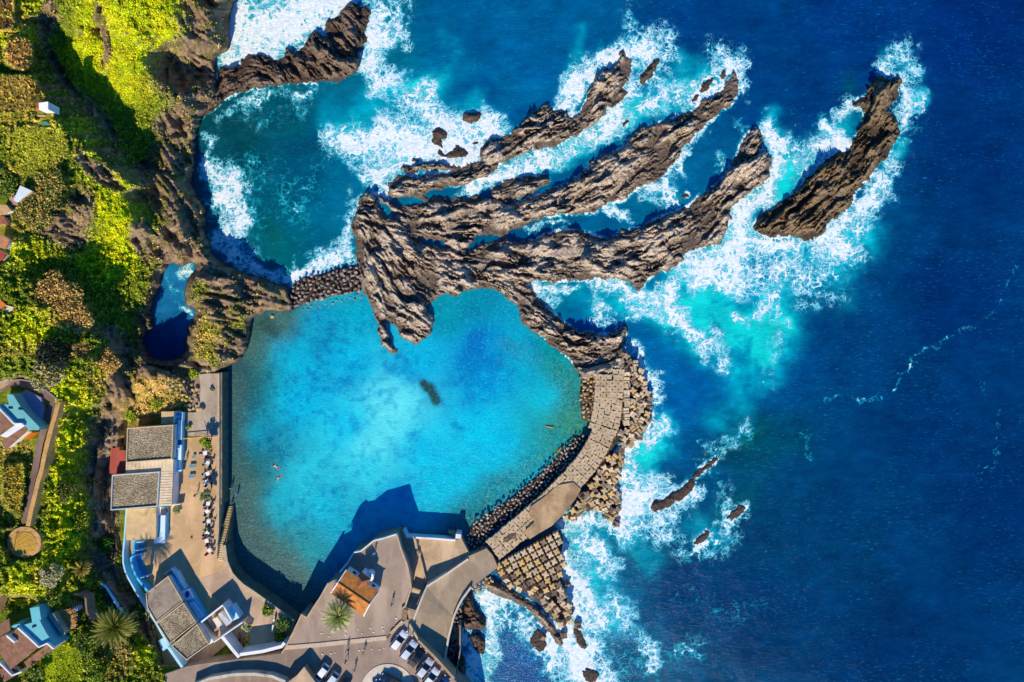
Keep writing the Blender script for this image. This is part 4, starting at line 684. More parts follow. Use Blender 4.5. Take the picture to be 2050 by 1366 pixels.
# ------------------------------------------------------------------ ground cover: leaf-sized faces through the scrub (nobody could count it)
rs = np.random.RandomState(5)
def leafmat(name, trans=.15):
    t = NT(name, .6, .25); a = t.attr('lc'); t.colr(a); return t.m
M_LEAF = leafmat('leaves')
def leaves(name, P, C, S, up=.55, seed=1, parent=None, mat_=None, elong=1.5):
    """P (n,3) centres, C (n,3) colours, S (n) sizes -> one mesh of small quads"""
    r = np.random.RandomState(seed); n = len(P)
    nn = r.normal(size=(n, 3)); nn[:, 2] = np.abs(nn[:, 2]) + up; nn[:, 1] -= .25; nn /= np.linalg.norm(nn, axis=1)[:, None]
    a = np.cross(nn, r.normal(size=(n, 3))); a /= np.linalg.norm(a, axis=1)[:, None]; b = np.cross(nn, a)
    a *= (S * elong * .5)[:, None]; b *= (S * .5)[:, None]
    V = np.stack([P - a, P - b * .9, P + a, P + b * .9], 1).reshape(-1, 3).astype(np.float32)
    me = bpy.data.meshes.new(name); me.vertices.add(n * 4); me.vertices.foreach_set('co', V.ravel())
    me.loops.add(n * 4); me.loops.foreach_set('vertex_index', np.arange(n * 4, dtype=np.int32))
    me.polygons.add(n); me.polygons.foreach_set('loop_start', np.arange(0, n * 4, 4, dtype=np.int32)); me.update(calc_edges=True)
    at = me.attributes.new('lc', 'FLOAT_COLOR', 'POINT'); cc = np.ones((n * 4, 4), np.float32); cc[:, :3] = np.repeat(np.clip(C, 0, 1), 4, 0); at.data.foreach_set('color', cc.ravel())
    me.materials.append(mat_ or M_LEAF); return link(name, me, parent)
N = 620000
qx = rs.uniform(-40, 520, N); qy = rs.uniform(-50, 1420, N)
gi = (qx + 170) / 2.5; gj = (qy + 90) / 2.5
vv = bil(veg, gi, gj); cl = ridged(qx, qy, 13, 3, 571); keep = rs.rand(N) < vv * (.25 + .75 * sst(.45, .75, cl))
qx, qy, gi, gj, cl = qx[keep], qy[keep], gi[keep], gj[keep], cl[keep]
zz = bil(TZ, gi, gj); lush = bil(np.clip(fl * .6 + .5 - .3 * fd, 0, 1), gi, gj); grass = bil(blobs([(310,60,110,110,0),(190,90,70,130,0),(240,170,80,90,0),(245,430,60,80,0),(115,1325,55,45,0)], TX, TY), gi, gj)
fldm = np.zeros(TX.shape, np.float32)
for q in [f_[0] for f_ in FIELDS]: fldm = np.maximum(fldm, sst(-1, 2, sdf(TX, TY, q, 30)))
fldh = 1 - .6 * bil(fldm, gi, gj)
hh = rs.rand(len(qx)) * (.12 + 1.0 * sst(.5, .85, cl)) * (.35 + .9 * lush) * (1 - .75 * grass) * fldh * .8 + .05
k_ = .1 * (H - (zz + hh)) / H
P_ = np.stack([(qx - 1025) * k_, (683 - qy) * k_, zz + hh], -1)
C_ = np.stack([bil(gcol[..., i], gi, gj) for i in range(3)], -1)
tone = (.8 + .8 * rs.rand(len(qx)))[:, None]; C_ = C_ * tone
yl = rs.rand(len(qx)) < .12; C_[yl] = C_[yl] * .4 + yel * .6; dk = rs.rand(len(qx)) < .2; C_[dk] = C_[dk] * .35 + base_g * .3
S_ = (.16 + .26 * rs.rand(len(qx))) * (1 - .35 * grass)
print('leaves', len(P_))
props(leaves('ground_cover', P_, C_, S_), kind='stuff', label='yellow green scrub and grass covering the cliff slopes')
# ------------------------------------------------------------------ architecture
def tilesurf(c, bw, mortar, name, sc_=1.0):
    t = NT(name, .8, .25); b = t.n('TexBrick'); t.l(t.geo(), b.inputs['Vector']); b.inputs['Scale'].default_value = sc_; b.inputs['Brick Width'].default_value = bw; b.inputs['Row Height'].default_value = bw * .9
    b.inputs['Mortar Size'].default_value = .02; b.offset = 0
    b.inputs['Color1'].default_value = lin(c); b.inputs['Color2'].default_value = lin(tuple(int(v * .92) for v in c)); b.inputs['Mortar'].default_value = lin(mortar)
    cc = t.mix(t.mr(t.noise(.5, 7, .7), .4, .65, 0, .5), b.outputs['Color'], lin(tuple(int(v * .82) for v in c)))
    cc = t.mix(t.mr(t.noise(.16, 5, .6), .5, .68, 0, .35), cc, lin(tuple(min(255, int(v * 1.16)) for v in c)))
    t.colr(cc); t.bump(t.noise(6, 5), .03, .6); return t.m
def patchy(name, c, c2, sc_=.25, rough=.85, bump=.04, line=None):
    """worn paving: patches, wheel marks and fine grain"""
    t = NT(name, rough, .25); P = t.geo()
    cc = t.mix(t.mr(t.noise(sc_, 7, .7, dist=.8), .36, .66), lin(c), lin(c2))
    cc = t.mix(t.math('MULTIPLY', t.mr(t.noise(sc_ * .35, 4), .45, .62), .4), cc, lin(tuple(int(v * .8) for v in c)))
    cc = t.mix(t.math('MULTIPLY', t.mr(t.noise(9, 3, .8), .4, .7), .35), cc, lin(tuple(int(v * .62) for v in c)))
    w_ = t.n('TexNoise'); w_.inputs['Scale'].default_value = .35; w_.inputs['Detail'].default_value = 6; mp = t.n('Mapping'); mp.inputs['Scale'].default_value = (1, .22, 1); mp.inputs['Rotation'].default_value = (0, 0, math.radians(-32)); t.l(P, mp.inputs[0]); t.l(mp.outputs[0], w_.inputs['Vector'])
    cc = t.mix(t.math('MULTIPLY', t.mr(w_.outputs['Fac'], .5, .62), .35), cc, lin(tuple(min(255, int(v * 1.15)) for v in c2)))
    v = t.n('TexVoronoi'); v.feature = 'DISTANCE_TO_EDGE'; v.inputs['Scale'].default_value = .14; dd = t.n('VectorMath', operation='MULTIPLY_ADD'); dn = t.n('TexNoise'); dn.inputs['Scale'].default_value = .5; t.l(P, dn.inputs['Vector']); t.l(dn.outputs['Color'], dd.inputs[0]); dd.inputs[1].default_value = (2, 2, 0); t.l(P, dd.inputs[2]); t.l(dd.outputs[0], v.inputs['Vector'])
    cc = t.mix(t.mr(v.outputs['Distance'], 0, .010, .16, 0), cc, lin(tuple(int(q * .5) for q in c)))
    t.colr(cc); t.bump(t.noise(5, 6), bump, .6); return t.m
def gravel(name, a, b):
    t = NT(name, .9, .15); v = t.n('TexVoronoi'); v.inputs['Scale'].default_value = 4.6; t.l(t.geo(), v.inputs['Vector'])
    g = t.n('RGBToBW'); t.l(v.outputs['Color'], g.inputs[0])
    cc = t.mix(t.mr(g.outputs[0], .2, .85, 0, 1, False), lin(a), lin(b)); cc = t.mix(t.math('MULTIPLY', t.mr(t.noise(.3, 5), .45, .65), .4), cc, lin(tuple(int(q * .75) for q in a)))
    t.colr(cc); t.bump(v.outputs['Distance'], .25, .9); return t.m
M_TERR = patchy('terrace_paving', (198, 162, 118), (216, 180, 136), .3)
M_GREYT = patchy('grey_paving', (176, 150, 124), (196, 170, 142), .25)
M_PLAZA = patchy('plaza_paving', (158, 138, 120), (176, 156, 138), .22)
M_ROAD = patchy('road', (152, 132, 116), (170, 150, 132), .15)
M_RAMP = patchy('ramp_concrete', (162, 142, 116), (188, 166, 138), .2)
M_COURT = patchy('court_concrete', (180, 152, 120), (206, 178, 144), .35)
M_WALLT = plain('tan_wall', (196, 172, 142), .8, .2, 1.2, .03)
M_STONEW = plain('quay_stone', (136, 120, 100), .85, .35, .9, .06, stain=(60, 70, 50))
M_WHITE = plain('white_paint', (236, 236, 234), .55, .07, .8, .01, stain=(196, 196, 196))
M_LBLUE = plain('light_blue_paint', (176, 226, 250), .5, .12, .8, .01)
M_BLUE = plain('blue_paint', (84, 200, 244), .5, .12, .8, .01)
M_CANOPY = plain('canopy_cloth', (206, 236, 248), .6, .06, 1, .01)
M_GRAVEL = gravel('roof_gravel', (134, 120, 98), (198, 182, 150))
M_PLANK = plain('plank_roofing', (226, 206, 172), .7, .18, 1.3, .02, stain=(170, 144, 112))
M_TANROOF = plain('tan_roofing', (214, 184, 136), .75, .18, .7, .02, stain=(160, 128, 84))
M_GREYROOF = plain('grey_roofing', (176, 160, 142), .8, .22, 1.0, .03, stain=(120, 106, 94))
M_RED = plain('red_roofing', (176, 84, 72), .75, .2, .8, .02)
M_TRIM = plain('cream_trim', (204, 186, 154), .7, .1, 1)
M_DKG = plain('dark_parts_and_shade', (34, 40, 50), .4, .2, 1)  # dark parts, and the shade painted between the stair treads
M_SIGN = plain('sign_blue', (20, 70, 190), .4, .1, 1)
M_WOOD = plain('weathered_wood', (186, 158, 124), .8, .25, 2, .02)
M_GLASS = plain('window_glass', (30, 48, 60), .08, .2, 1, 0, spec=.6)
def T(name, label, cat, c, group=None):      # a thing standing at a surveyed place
    o = empty(name, label, cat, W(*c), 0, group); return o
def under(o, parent):
    """keep world position while making o a part of parent"""
    o.parent = parent; o.matrix_parent_inverse = Matrix.Translation(-parent.location); return o
def pslab(parent, name, pts, z0, z1, m, bevel=0): return under(slab(name, pts, z0, z1, m, None, bevel), parent)
def pwall(parent, name, pts, z0, z1, t_, m, closed=False, zs=None): return under(wallmb(MB(), pts, z0, z1, t_, 0, closed, zs).build(name, m), parent)
def inset(pts, k):
    cx = sum(p[0] for p in pts) / len(pts); cy = sum(p[1] for p in pts) / len(pts)
    return [(x + (cx - x) / max(1e-6, math.hypot(cx - x, cy - y)) * k, y + (cy - y) / max(1e-6, math.hypot(cx - x, cy - y)) * k) for x, y in pts]
ZT = 3.2
# paving (setting)
terr = [(392,876),(436,874),(436,1030),(434,1090),(446,1092),(451,1124),(461,1149),(482,1170),(500,1184),(530,1207),(560,1229),(590,1250),(582,1290),(560,1298),(480,1318),(455,1290),(400,1335),(330,1340),(300,1200),(262,1140),(250,1080),(262,1010),(350,1010),(362,930),(362,876)]
props(slab('terrace', terr, -1.0, ZT, M_TERR), kind='structure')
lane = [(398,750),(416,748),(436,748),(436,874),(392,874),(362,874),(366,826),(392,826),(400,800),(402,775)]
props(slab('path', lane, -1.0, ZT - .02, patchy('gravel_lane', (164, 148, 128), (184, 168, 146), .8)), kind='structure')
# grey worn slabs in the southern half of the terrace
props(MB().prism(xy([(440,1145),(455,1140),(470,1160),(500,1186),(530,1209),(575,1243),(566,1262),(520,1250),(470,1250),(432,1198),(395,1160)], ZT + .012), ZT - .2, ZT + .012).build('pavement', M_GREYT), kind='structure')
# quay edge: kerb and battered wall
q = T('quay_wall', 'long straight stone quay wall with pale kerb between terrace and turquoise pool', 'quay wall', (438, 900, 0))
pwall(q, 'kerb', [(437,748),(437,860),(437,980),(436,1060),(434,1090)], ZT - .5, ZT + .22, .42, M_WALLT)
pwall(q, 'kerb', [(434,1090),(433,1120)], ZT - .5, ZT + .9, .28, M_WALLT)
pwall(q, 'wall_face', [(440,746),(440,860),(440,1010)], -1.6, ZT - .1, .9, M_STONEW)
q = T('sea_wall', 'curved sea wall with capstones sweeping from the quay steps towards the chapel plaza', 'sea wall', (500, 1180, 0))
cw = [(448,1092),(452,1124),(462,1148),(474,1162),(486,1173),(500,1182),(520,1196),(545,1214),(570,1233),(589,1247)]
pwall(q, 'coping', cw, ZT - .6, ZT + .32, .7, M_WALLT); pwall(q, 'wall_face', [(x + 1.5, y - 1.5) for x, y in cw], -1.6, ZT, .9, M_STONEW)
# quay steps
st = T('quay_steps', 'steep stone steps with pale treads running down the outside of the quay wall', 'steps', (450, 1050, 0))
mb = MB(); mr_ = MB(); n = 24
for i in range(n):
    f = i / (n - 1); z = .25 + f * 2.95; p = W(461.5 - f * 18.5, 1015 + f * 75, z); yl = 8 <= i <= 10
    mb.box((p.x, p.y, z - .9), (1.05 if not yl else 1.2, .19, 1.8), rz=.12)
under(mb.build('steps', plain('step_stone', (232, 204, 140), .8, .15, 2)), st)
pwall(st, 'side_wall', [(466,1014),(452,1088)], -1.5, 1.5, .22, M_STONEW, zs=[.6, 3.3])
st2 = T('landing_steps', 'short second flight of pale steps beside the terrace end of the quay', 'steps', (441, 1107, 0))
mb = MB()
for i in range(9):
    p = W(442 + .2 * i, 1094 + i * 3.3, 3.3); mb.box((p.x, p.y, 3.25 + .05 * i - .4), (.95, .2, .8), rz=.05)
under(mb.build('steps', plain('step_stone2', (240, 216, 160), .8, .15, 2)), st2)
# ---- restaurant block
b = T('beach_restaurant', 'low flat roofed block with gravel roofs and blue fronts beside the terrace', 'building', (300, 940, 3))
RA = Z('E1', (345,372), (1068,322), (1048,858), (330,912)); RB = Z('E1', (110,1105), (852,1052)) + Z('E2', (818,268), (88,326))
RL = Z('E1', (328,915), (1070,860)) + Z('E2', (1042,252), (828,268)) + Z('E1', (862,1030), (325,1078))
RC = Z('E2', (338,312), (805,285), (800,772), (440,795), (325,795)); RR = Z('E1', (95,690), (225,663), (228,716), (330,716), (325,1080), (65,1085)); RS = Z('E1', (882,113), (1080,110), (1066,302), (878,302))
for nm, pts, z, m, trim in (('gravel_roof', RA, 6.9, M_GRAVEL, 1), ('gravel_roof', RB, 6.5, M_GRAVEL, 2), ('plank_roof', RL, 6.3, M_PLANK, 0), ('tan_roof', RC, 5.7, M_TANROOF, 0), ('red_roof', RR, 5.0, M_RED, 0), ('shed_roof', RS, 6.0, M_TANROOF, 0)):
    o = pslab(b, nm, inset(pts, .6) if trim else pts, z - .3, z, m); props(o)
    pslab(b, 'wall', inset(pts, 1.2), 2.0, z - .3, M_WHITE if nm != 'red_roof' else M_TANROOF)
    if trim: pwall(b, 'roof_parapet', inset(pts, 1.0), z - .6, z + .32, .26, M_TRIM if trim == 1 else plain('pale_trim', (196, 206, 206), .7, .1), closed=True)
mb = MB()     # raised seams on the plank roof and battens
for i in range(13):
    f = i / 12; a, c_ = Z('E2', (840, 10 + 0))[0], None
    y0_ = 945 + i * 5.4; p0, p1 = W(321, y0_, 6.32), W(344, y0_ - 1.2, 6.32); mb.tube([p0, p1], .05, 4)
for i in range(12):
    x_ = 256 + i * 7.6; p0, p1 = W(x_, 922 + .0 * i + (253 - x_) * .06 + 1, 6.32), W(x_, 942 + (253 - x_) * .05, 6.32); mb.tube([p0, p1], .04, 4)
under(mb.build('roof_seams', M_PLANK), b)
pslab(b, 'blue_front', Z('E1', (1078,118), (1212,126), (1203,872), (1050,872)), 2.5, 4.3, M_BLUE)
pslab(b, 'canopy', Z('E1', (1142,244), (1203,244), (1196,552), (1136,552)), 4.3, 4.9, M_CANOPY); pslab(b, 'canopy', Z('E1', (1125,635), (1196,635), (1192,866), (1113,866)), 4.3, 4.9, M_CANOPY)
pslab(b, 'canopy', Z('E1', (1092,168), (1178,176), (1174,214), (1094,205)), 4.3, 4.6, M_LBLUE)
pwall(b, 'front_parapet', Z('E1', (1078,118), (1210,128), (1206,244)), 4, 4.9, .14, M_LBLUE); pslab(b, 'dark_gap', Z('E1', (1122,556), (1196,556), (1194,632), (1118,632)), 4.2, 4.34, plain('deep_blue', (24, 96, 170), .5))
pslab(b, 'porch', Z('E1', (1122,872), (1172,872), (1168,1024), (1122,1024)), 3, 4.4, M_LBLUE); pslab(b, 'beam', Z('E1', (1068,1026), (1198,1024), (1198,1044), (1068,1050)), 3, 4.6, M_CANOPY)
pwall(b, 'screen_wall', Z('E2', (1050,252), (1178,230)), 3, 4.6, .16, M_WHITE)
pslab(b, 'blue_front', Z('E2', (808,268), (962,280), (962,738), (926,838), (764,848), (764,782), (802,770)), 2.5, 4.2, M_BLUE)
pslab(b, 'canopy', Z('E2', (872,408), (944,406), (932,836), (768,846), (766,776), (846,744), (866,640)), 4.2, 4.7, M_CANOPY); pslab(b, 'canopy', Z('E2', (812,272), (880,276), (860,400), (812,402)), 4.2, 4.75, M_WHITE)
p = W(*Z('E2', (916, 346))[0], 5.3); mb = MB(); mb.tube([(p.x, p.y, 4.6), (p.x, p.y, 5.3)], .52, 18); under(mb.build('round_vent', plain('vent_dark', (90, 70, 80), .6)), b)
# curved blue garden wall and its inner row
o = wallmb(MB(), Z('E2', (338,300), (322,500), (308,700), (296,840), (282,1000), (284,1150), (312,1270), (350,1366)) + Z('A4', (1060,660), (1120,760), (1215,900), (1262,985), (1320,1080)), 1, 4.9, .3).build('garden_wall', M_LBLUE); props(o, 'thin pale blue boundary wall curving along the dark gully behind the restaurant', 'wall')
o = wallmb(MB(), Z('E2', (450,800), (452,940), (440,1040), (404,1080), (412,1160), (440,1260), (490,1366)) + Z('A4', (1075,560), (1150,655)), 2, 4.9, .42).build('curved_wall', M_BLUE); props(o, 'short vivid blue curved wall with cubicles behind the shaded inner terrace', 'wall')
cub = T('changing_cubicles', 'row of pale blue changing cubicles inside the curved blue wall', 'cubicles', (285, 1120, 3))
for a, c_ in ((Z('E2', (452,1040), (578,1008))), (Z('E2', (455,830), (600,830))), (Z('E2', (455,960), (600,950))), (Z('A4', (1080,556), (1156,538)))): pwall(cub, 'partition', [a, c_], 2.5, 4.7, .16, M_LBLUE)
pslab(cub, 'floor', Z('E2', (468,800), (606,795), (602,1110), (660,1290), (700,1366), (520,1366), (450,1240), (440,1100), (470,1040)), 2.5, 3.26, plain('cubicle_floor', (120, 160, 190), .7))
# ---- diagonal bath house
b = T('bath_house', 'diagonal bath house with two gravel roofs, one plank roof and a blue front', 'building', (350, 1230, 3))
R1 = Z('E3', (296,150), (482,470), (140,742), (28,560), (10,372)); R2 = Z('E3', (490,488), (656,742), (312,1012), (146,756)); R3 = Z('E3', (664,762), (816,1012), (528,1222), (340,1040))
for nm, pts, m in (('plank_roof', R1, M_GREYROOF), ('gravel_roof', R2, M_GRAVEL), ('gravel_roof', R3, M_GRAVEL)):
    pslab(b, nm, inset(pts, .8), 5.9, 6.4, m); pslab(b, 'wall', inset(pts, 1.2), 2, 5.9, M_WHITE); pwall(b, 'roof_trim', inset(pts, .9), 6.0, 6.62, .2, M_TRIM, closed=True)
mb = MB()
for i in range(22):
    f = i / 21; a = Z('E3', (296 - 270 * f, 160 + 215 * f + 0))[0]; c_ = Z('E3', (476 - 330 * f, 470 + 270 * f))[0]; mb.tube([W(a[0], a[1], 6.42), W(c_[0], c_[1], 6.42)], .035, 4)
under(mb.build('roof_seams', M_GREYROOF), b)
pslab(b, 'blue_front', Z('E3', (300,150), (352,132), (500,318), (560,320), (778,686), (704,748), (656,746)), 2.5, 4.6, M_BLUE)
pslab(b, 'canopy', Z('E3', (556,492), (612,480), (742,664), (690,700)), 4.6, 5.0, M_LBLUE)
pslab(b, 'sign_board', Z('E3', (450,352), (556,320), (614,432), (502,470)), 4.6, 5.1, M_WHITE)
p = W(*Z('E3', (525, 392))[0], 5.55); mb = MB(); vs = [(p.x + .42 * math.cos(a) + .1 * math.sin(a), p.y + .62 * math.sin(a) - .1 * math.cos(a)) for a in [i * math.pi / 12 for i in range(24)]]; mb.prism(vs, 5.0, 5.16); under(mb.build('oval_emblem', M_SIGN), b)
pslab(b, 'white_ledge', Z('E3', (658,748), (716,742), (876,986), (820,1020)), 2.5, 4.9, M_WHITE)
pwall(b, 'screen_wall', Z('E3', (240,132), (330,64), (372,110), (505,316)), 2.8, 4.8, .22, M_LBLUE); pslab(b, 'lower_canopy', Z('E3', (372,118), (402,98), (476,236), (446,250)), 3, 4.6, M_CANOPY)
pwall(b, 'end_wall', Z('E3', (300,1062), (475,1312)), 2, 5.9, .5, M_LBLUE); pslab(b, 'annex_roof', Z('E3', (168,976), (240,930), (300,1060), (232,1112)), 2, 4.6, M_LBLUE)
# stair tower
b = T('stair_tower', 'small white open stair tower with a pale blue slab, in front of the bath house', 'stair tower', (440, 1240, 3))
pwall(b, 'wall', Z('E3', (716,738), (990,524), (1022,574), (1104,722)), 3, 6.4, .3, M_WHITE); pslab(b, 'blue_slab', Z('E3', (1028,578), (1106,530), (1202,682), (1108,724)), 3, 5.4, M_LBLUE)
def ramp(parent, name, pts, zs, m, zb=3.0):
    P = [W(p[0], p[1], z) for p, z in zip(pts, zs)]; mb = MB(); mb.prism([(p.x, p.y) for p in P], zb, list(zs)); return under(mb.build(name, m), parent)
ramp(b, 'stair_flight', Z('E3', (928,636), (960,618), (1100,742), (1036,790)), [4.6, 4.6, 5.8, 5.8], M_WHITE); ramp(b, 'stair_flight', Z('E3', (858,700), (918,672), (1044,846), (984,894)), [5.0, 5.0, 3.9, 3.9], plain('pale_concrete', (206, 200, 190), .8, .12))
pslab(b, 'landing', Z('E3', (782,690), (890,620), (960,810), (890,856)), 3, 4.4, M_GREYT)
pwall(b, 'long_wall', Z('E3', (878,994), (980,922), (1242,740)), 3, 6.2, .2, M_WHITE)
o = wallmb(MB(), Z('E3', (985,925), (1085,1050), (1195,1180), (1210,1150), (1500,1108), (1740,1046), (1776,1000)), 3, 6.2, .62).build('yard_wall', M_WHITE); props(o, 'thick white wall round the kayak yard next to the road', 'wall')
pv = T('yard_bench', 'pale block bench inside the white kayak yard wall', 'bench', (478, 1300, 3)); pslab(pv, 'seat', Z('E3', (1078,1012), (1122,1000), (1200,1120), (1185,1160)), 3, 4.8, M_WHITE); pslab(pv, 'backrest', Z('E3', (1040,900), (1062,892), (1116,996), (1082,1008)), 3, 4.4, plain('bench_blue', (90, 130, 170), .7))
# kayaks
def kayak(name, label, c, L, wd, rot, z, c1, group=None):
    t_ = empty(name, label, 'kayak', W(c[0], c[1], z), rot, group)
    mb = MB(); n = 13; k = 10; vs = []
    for i in range(n):
        f = -1 + 2 * i / (n - 1); r = wd / 2 * max(.03, (1 - abs(f) ** 2.3)); rock_ = .12 * f * f
        for j in range(k):
            a = 2 * math.pi * j / k; vs.append((r * math.cos(a), f * L / 2, .17 + rock_ + .15 * math.sin(a) * (.35 + .65 * (1 - f * f)) * (1 if math.sin(a) < 0 else .55)))
    fs = [(i * k + j, i * k + (j + 1) % k, (i + 1) * k + (j + 1) % k, (i + 1) * k + j) for i in range(n - 1) for j in range(k)] + [tuple(range(k))[::-1], tuple(range((n - 1) * k, n * k))]
    mb.add(vs, fs); mb.build('hull', plain('kayak_' + name + str(c1), c1, .35, .1, 2, spec=.5), t_, True)
    m2 = MB(); rim = [(.19 * math.cos(a), .36 * math.sin(a) - .05, .275) for a in [i * math.pi / 8 for i in range(17)]]; m2.tube(rim, .025, 5); m2.build('cockpit_rim', M_DKG, t_)
    m3 = MB(); m3.box((0, -.12, .25), (.3, .42, .04)); m3.build('seat', M_DKG, t_)
    m4 = MB(); m4.box((0, L * .3, .262), (.2, .34, .025)); m4.build('hatch', M_DKG, t_)
    return t_
E3 = lambda a, b_: Z('E3', (a, b_))[0]
kayak('kayak', 'dull orange kayak, leftmost of three lying in the white walled yard', E3(1210, 946), 3.1, .62, .06, 3.2, (196, 104, 52), 'kayaks in the yard')
kayak('kayak', 'amber kayak in the middle of the three in the white walled yard', E3(1260, 1006), 3.1, .62, .02, 3.2, (214, 132, 20), 'kayaks in the yard')
kayak('kayak', 'bright yellow kayak, rightmost of three in the white walled yard', E3(1302, 976), 3.1, .66, -.04, 3.2, (250, 196, 10), 'kayaks in the yard')
kayak('kayak', 'slim white kayak lying alone among the shrubs by the sea wall', E3(1640, 740), 3.1, .42, -.16, 3.9, (240, 236, 220))
# ---- plaza, car park, ramp, court
ZP = 6.0
plaza = [(794,1070),(765,1079),(748,1083),(735,1094),(722,1104),(708,1107),(694,1130),(678,1146),(676,1158),(657,1168),(640,1198),(629,1214),(614.5,1237),(604,1230),(587,1266),(571,1295),(640,1290),(774,1276),(781,1268),(805,1243),(803.5,1218),(811,1215),(822.5,1178),(820,1156),(815,1133),(802,1098)]
props(slab('plaza', plaza, -1, ZP, M_PLAZA), kind='structure')
park = [(565,1308),(571,1298),(640,1293),(774,1279),(782,1270),(806,1246),(818,1240),(828,1262),(838,1285),(875,1322),(909,1360),(940,1395),(960,1500),(1010,2600),(250,2600),(240,1400),(290,1362),(345,1345),(372,1335),(400,1330),(470,1321),(560,1309)]
props(slab('road', park, -1, ZP - .006, M_ROAD), kind='structure')
rp = [(938,1114,3.2),(950,1109,3.1),(974,1098,3.05),(986,1112,3.0),(997,1136,3.0),(978,1150,3.1),(958,1166,3.3),(943,1176,3.5),(926,1199,3.8),(908,1236,4.1),(898,1276,4.25),(890,1322,4.4),(900,1352,4.6),(878,1328,4.8),(839,1288,5.1),(824,1256,5.6),(819,1240,5.95),(828,1224,5.5),(842,1192,4.9),(854,1175,4.3)]
P = [W(*p) for p in rp]; bm = bmesh.new(); vb = [bm.verts.new((p.x, p.y, p.z)) for p in P]; vl = [bm.verts.new((p.x, p.y, -1)) for p in P]
f_ = bm.faces.new(vb); [bm.faces.new((vb[(i + 1) % len(P)], vb[i], vl[i], vl[(i + 1) % len(P)])) for i in range(len(P))]; bmesh.ops.triangulate(bm, faces=[f_]); bmesh.ops.recalc_face_normals(bm, faces=bm.faces)
me = bpy.data.meshes.new('ramp'); bm.to_mesh(me); bm.free(); me.materials.append(M_RAMP); props(link('boat_ramp', me), kind='structure')
court = [(806,1060),(815,1076),(912,1082),(924,1078),(930,1090),(938,1106),(940,1113),(900,1142),(855,1172),(845,1195),(835,1222),(812,1216),(822,1178),(815,1133),(802,1098),(795,1070)]
props(slab('court', court, -1.2, 2.6, M_COURT), kind='structure')
w1 = lambda pts, z0, z1, t_, m, label, name='low_wall', zs=None: props(wallmb(MB(), pts, z0, z1, t_, 0, False, zs).build(name, m), label, 'wall')
w1([(794,1070),(765,1079),(748,1083),(722,1104),(708,1107),(694,1130),(680,1146)], ZP - .4, ZP + .5, .22, M_WHITE, 'narrow white parapet along the northern rim of the chapel plaza')
w1([(657,1168),(640,1198),(629,1214),(614.5,1237),(604,1230),(587,1266),(570,1299),(564,1308)], ZP - .6, ZP + .55, .26, M_WALLT, 'pale parapet stepping along the western rim of the chapel plaza')
w1([(794,1070),(802,1098),(815,1133),(820,1156),(822.5,1178),(811,1215),(804,1219)], ZP - .6, ZP + .5, .3, M_WALLT, 'pale parapet curving down the eastern rim of the chapel plaza')
w1([(571,1297),(640,1291.5),(774,1277.5)], ZP - .4, ZP + .14, .8, plain('bench_wall', (206, 182, 156), .85, .2, 2, .03), 'long low bench wall between the chapel plaza and the car park')
w1([(782,1269),(806,1244)], ZP - .4, ZP + .45, .5, M_WALLT, 'short slanting low wall beside the plaza entrance')
w1([(837,1283),(872,1318),(909,1359)], 3, ZP + 1.1, .45, plain('car_park_wall', (176, 150, 122), .85, .2, 1.5, .03), 'tall straight wall along the row of parked cars above the boat ramp')
w1([(819,1250),(838,1283)], 3, ZP + .35, .35, M_WALLT, 'low kerb wall linking the stairs to the car park wall')
w1([(943,1176),(926,1199),(917,1215),(908,1236),(898,1276),(890,1322)], 1, 4, .38, plain('ramp_parapet', (214, 200, 178), .8, .15, 1.5, .02), 'curved pale sea wall on the outer side of the boat ramp', zs=[4.2, 4.5, 4.6, 4.8, 4.9, 5.0])
w1(Z('E6', (1305,622), (990,840), (660,1050), (600,1190), (530,1366)) + [(828,1240)], 1, 4, .34, plain('court_wall', (222, 212, 192), .8, .12, 1.5, .02), 'pale diagonal wall between the sunken court and the boat ramp', zs=[3.5, 4.2, 5.0, 5.5, 5.9, 6.2])
w1(Z('E6', (298,172), (345,278), (450,285), (800,305), (1105,330)), 1, 3.3, .34, M_WHITE, 'white parapet on the pool side of the sunken court')
w1(Z('E6', (462,290), (500,460)), 1.5, 3.5, .4, M_WALLT, 'short pale wall stub at the pool end of the sunken court')
w1(Z('E6', (556,592), (600,760), (640,930)), 2, 3.4, .12, M_WALLT, 'thin handrail wall leading down to the court stairs')
blk = T('slipway_block', 'small pale block with a rubble slope at the corner of the sunken court', 'block', (918, 1073, 0)); pslab(blk, 'block', Z('E6', (1112,228), (1196,236), (1194,304), (1108,300)), -1, 3.2, M_WHITE); pslab(blk, 'rubble_slope', Z('E6', (982,196), (1108,228), (1106,304)), -1, 2.4, gravel('rubble', (120, 104, 86), (214, 190, 150)))
# rock in the court
def stone(r_, seed, sq=(1, 1, .8), npt=16):
    rr = random.Random(seed); bm = bmesh.new()
    for i in range(npt):
        u_ = rr.uniform(-1, 1); a = rr.uniform(0, 2 * math.pi); k = math.sqrt(1 - u_ * u_) * rr.uniform(.8, 1.05); bm.verts.new((k * math.cos(a) * r_ * sq[0], k * math.sin(a) * r_ * sq[1], u_ * r_ * sq[2]))
    g = bmesh.ops.convex_hull(bm, input=bm.verts); bmesh.ops.delete(bm, geom=[v for v in bm.verts if not v.link_faces], context='VERTS')
    bmesh.ops.bevel(bm, geom=bm.edges[:], offset=r_ * .07, segments=1, affect='EDGES'); bmesh.ops.triangulate(bm, faces=bm.faces[:])
    me = bpy.data.meshes.new('stone'); bm.to_mesh(me); bm.free(); return me
M_BOULD = plain('boulder_stone', (158, 140, 124), .85, .35, 1.8, .08, rand=.35)
me = stone(.75, 3, (.8, 1.3, .8)); me.materials.append(M_BOULD); o = link('boulder', me, None, W(*Z('E6', (525, 512))[0], 2.9)); props(o, 'single dark boulder between the two thin walls in the sunken court', 'boulder')
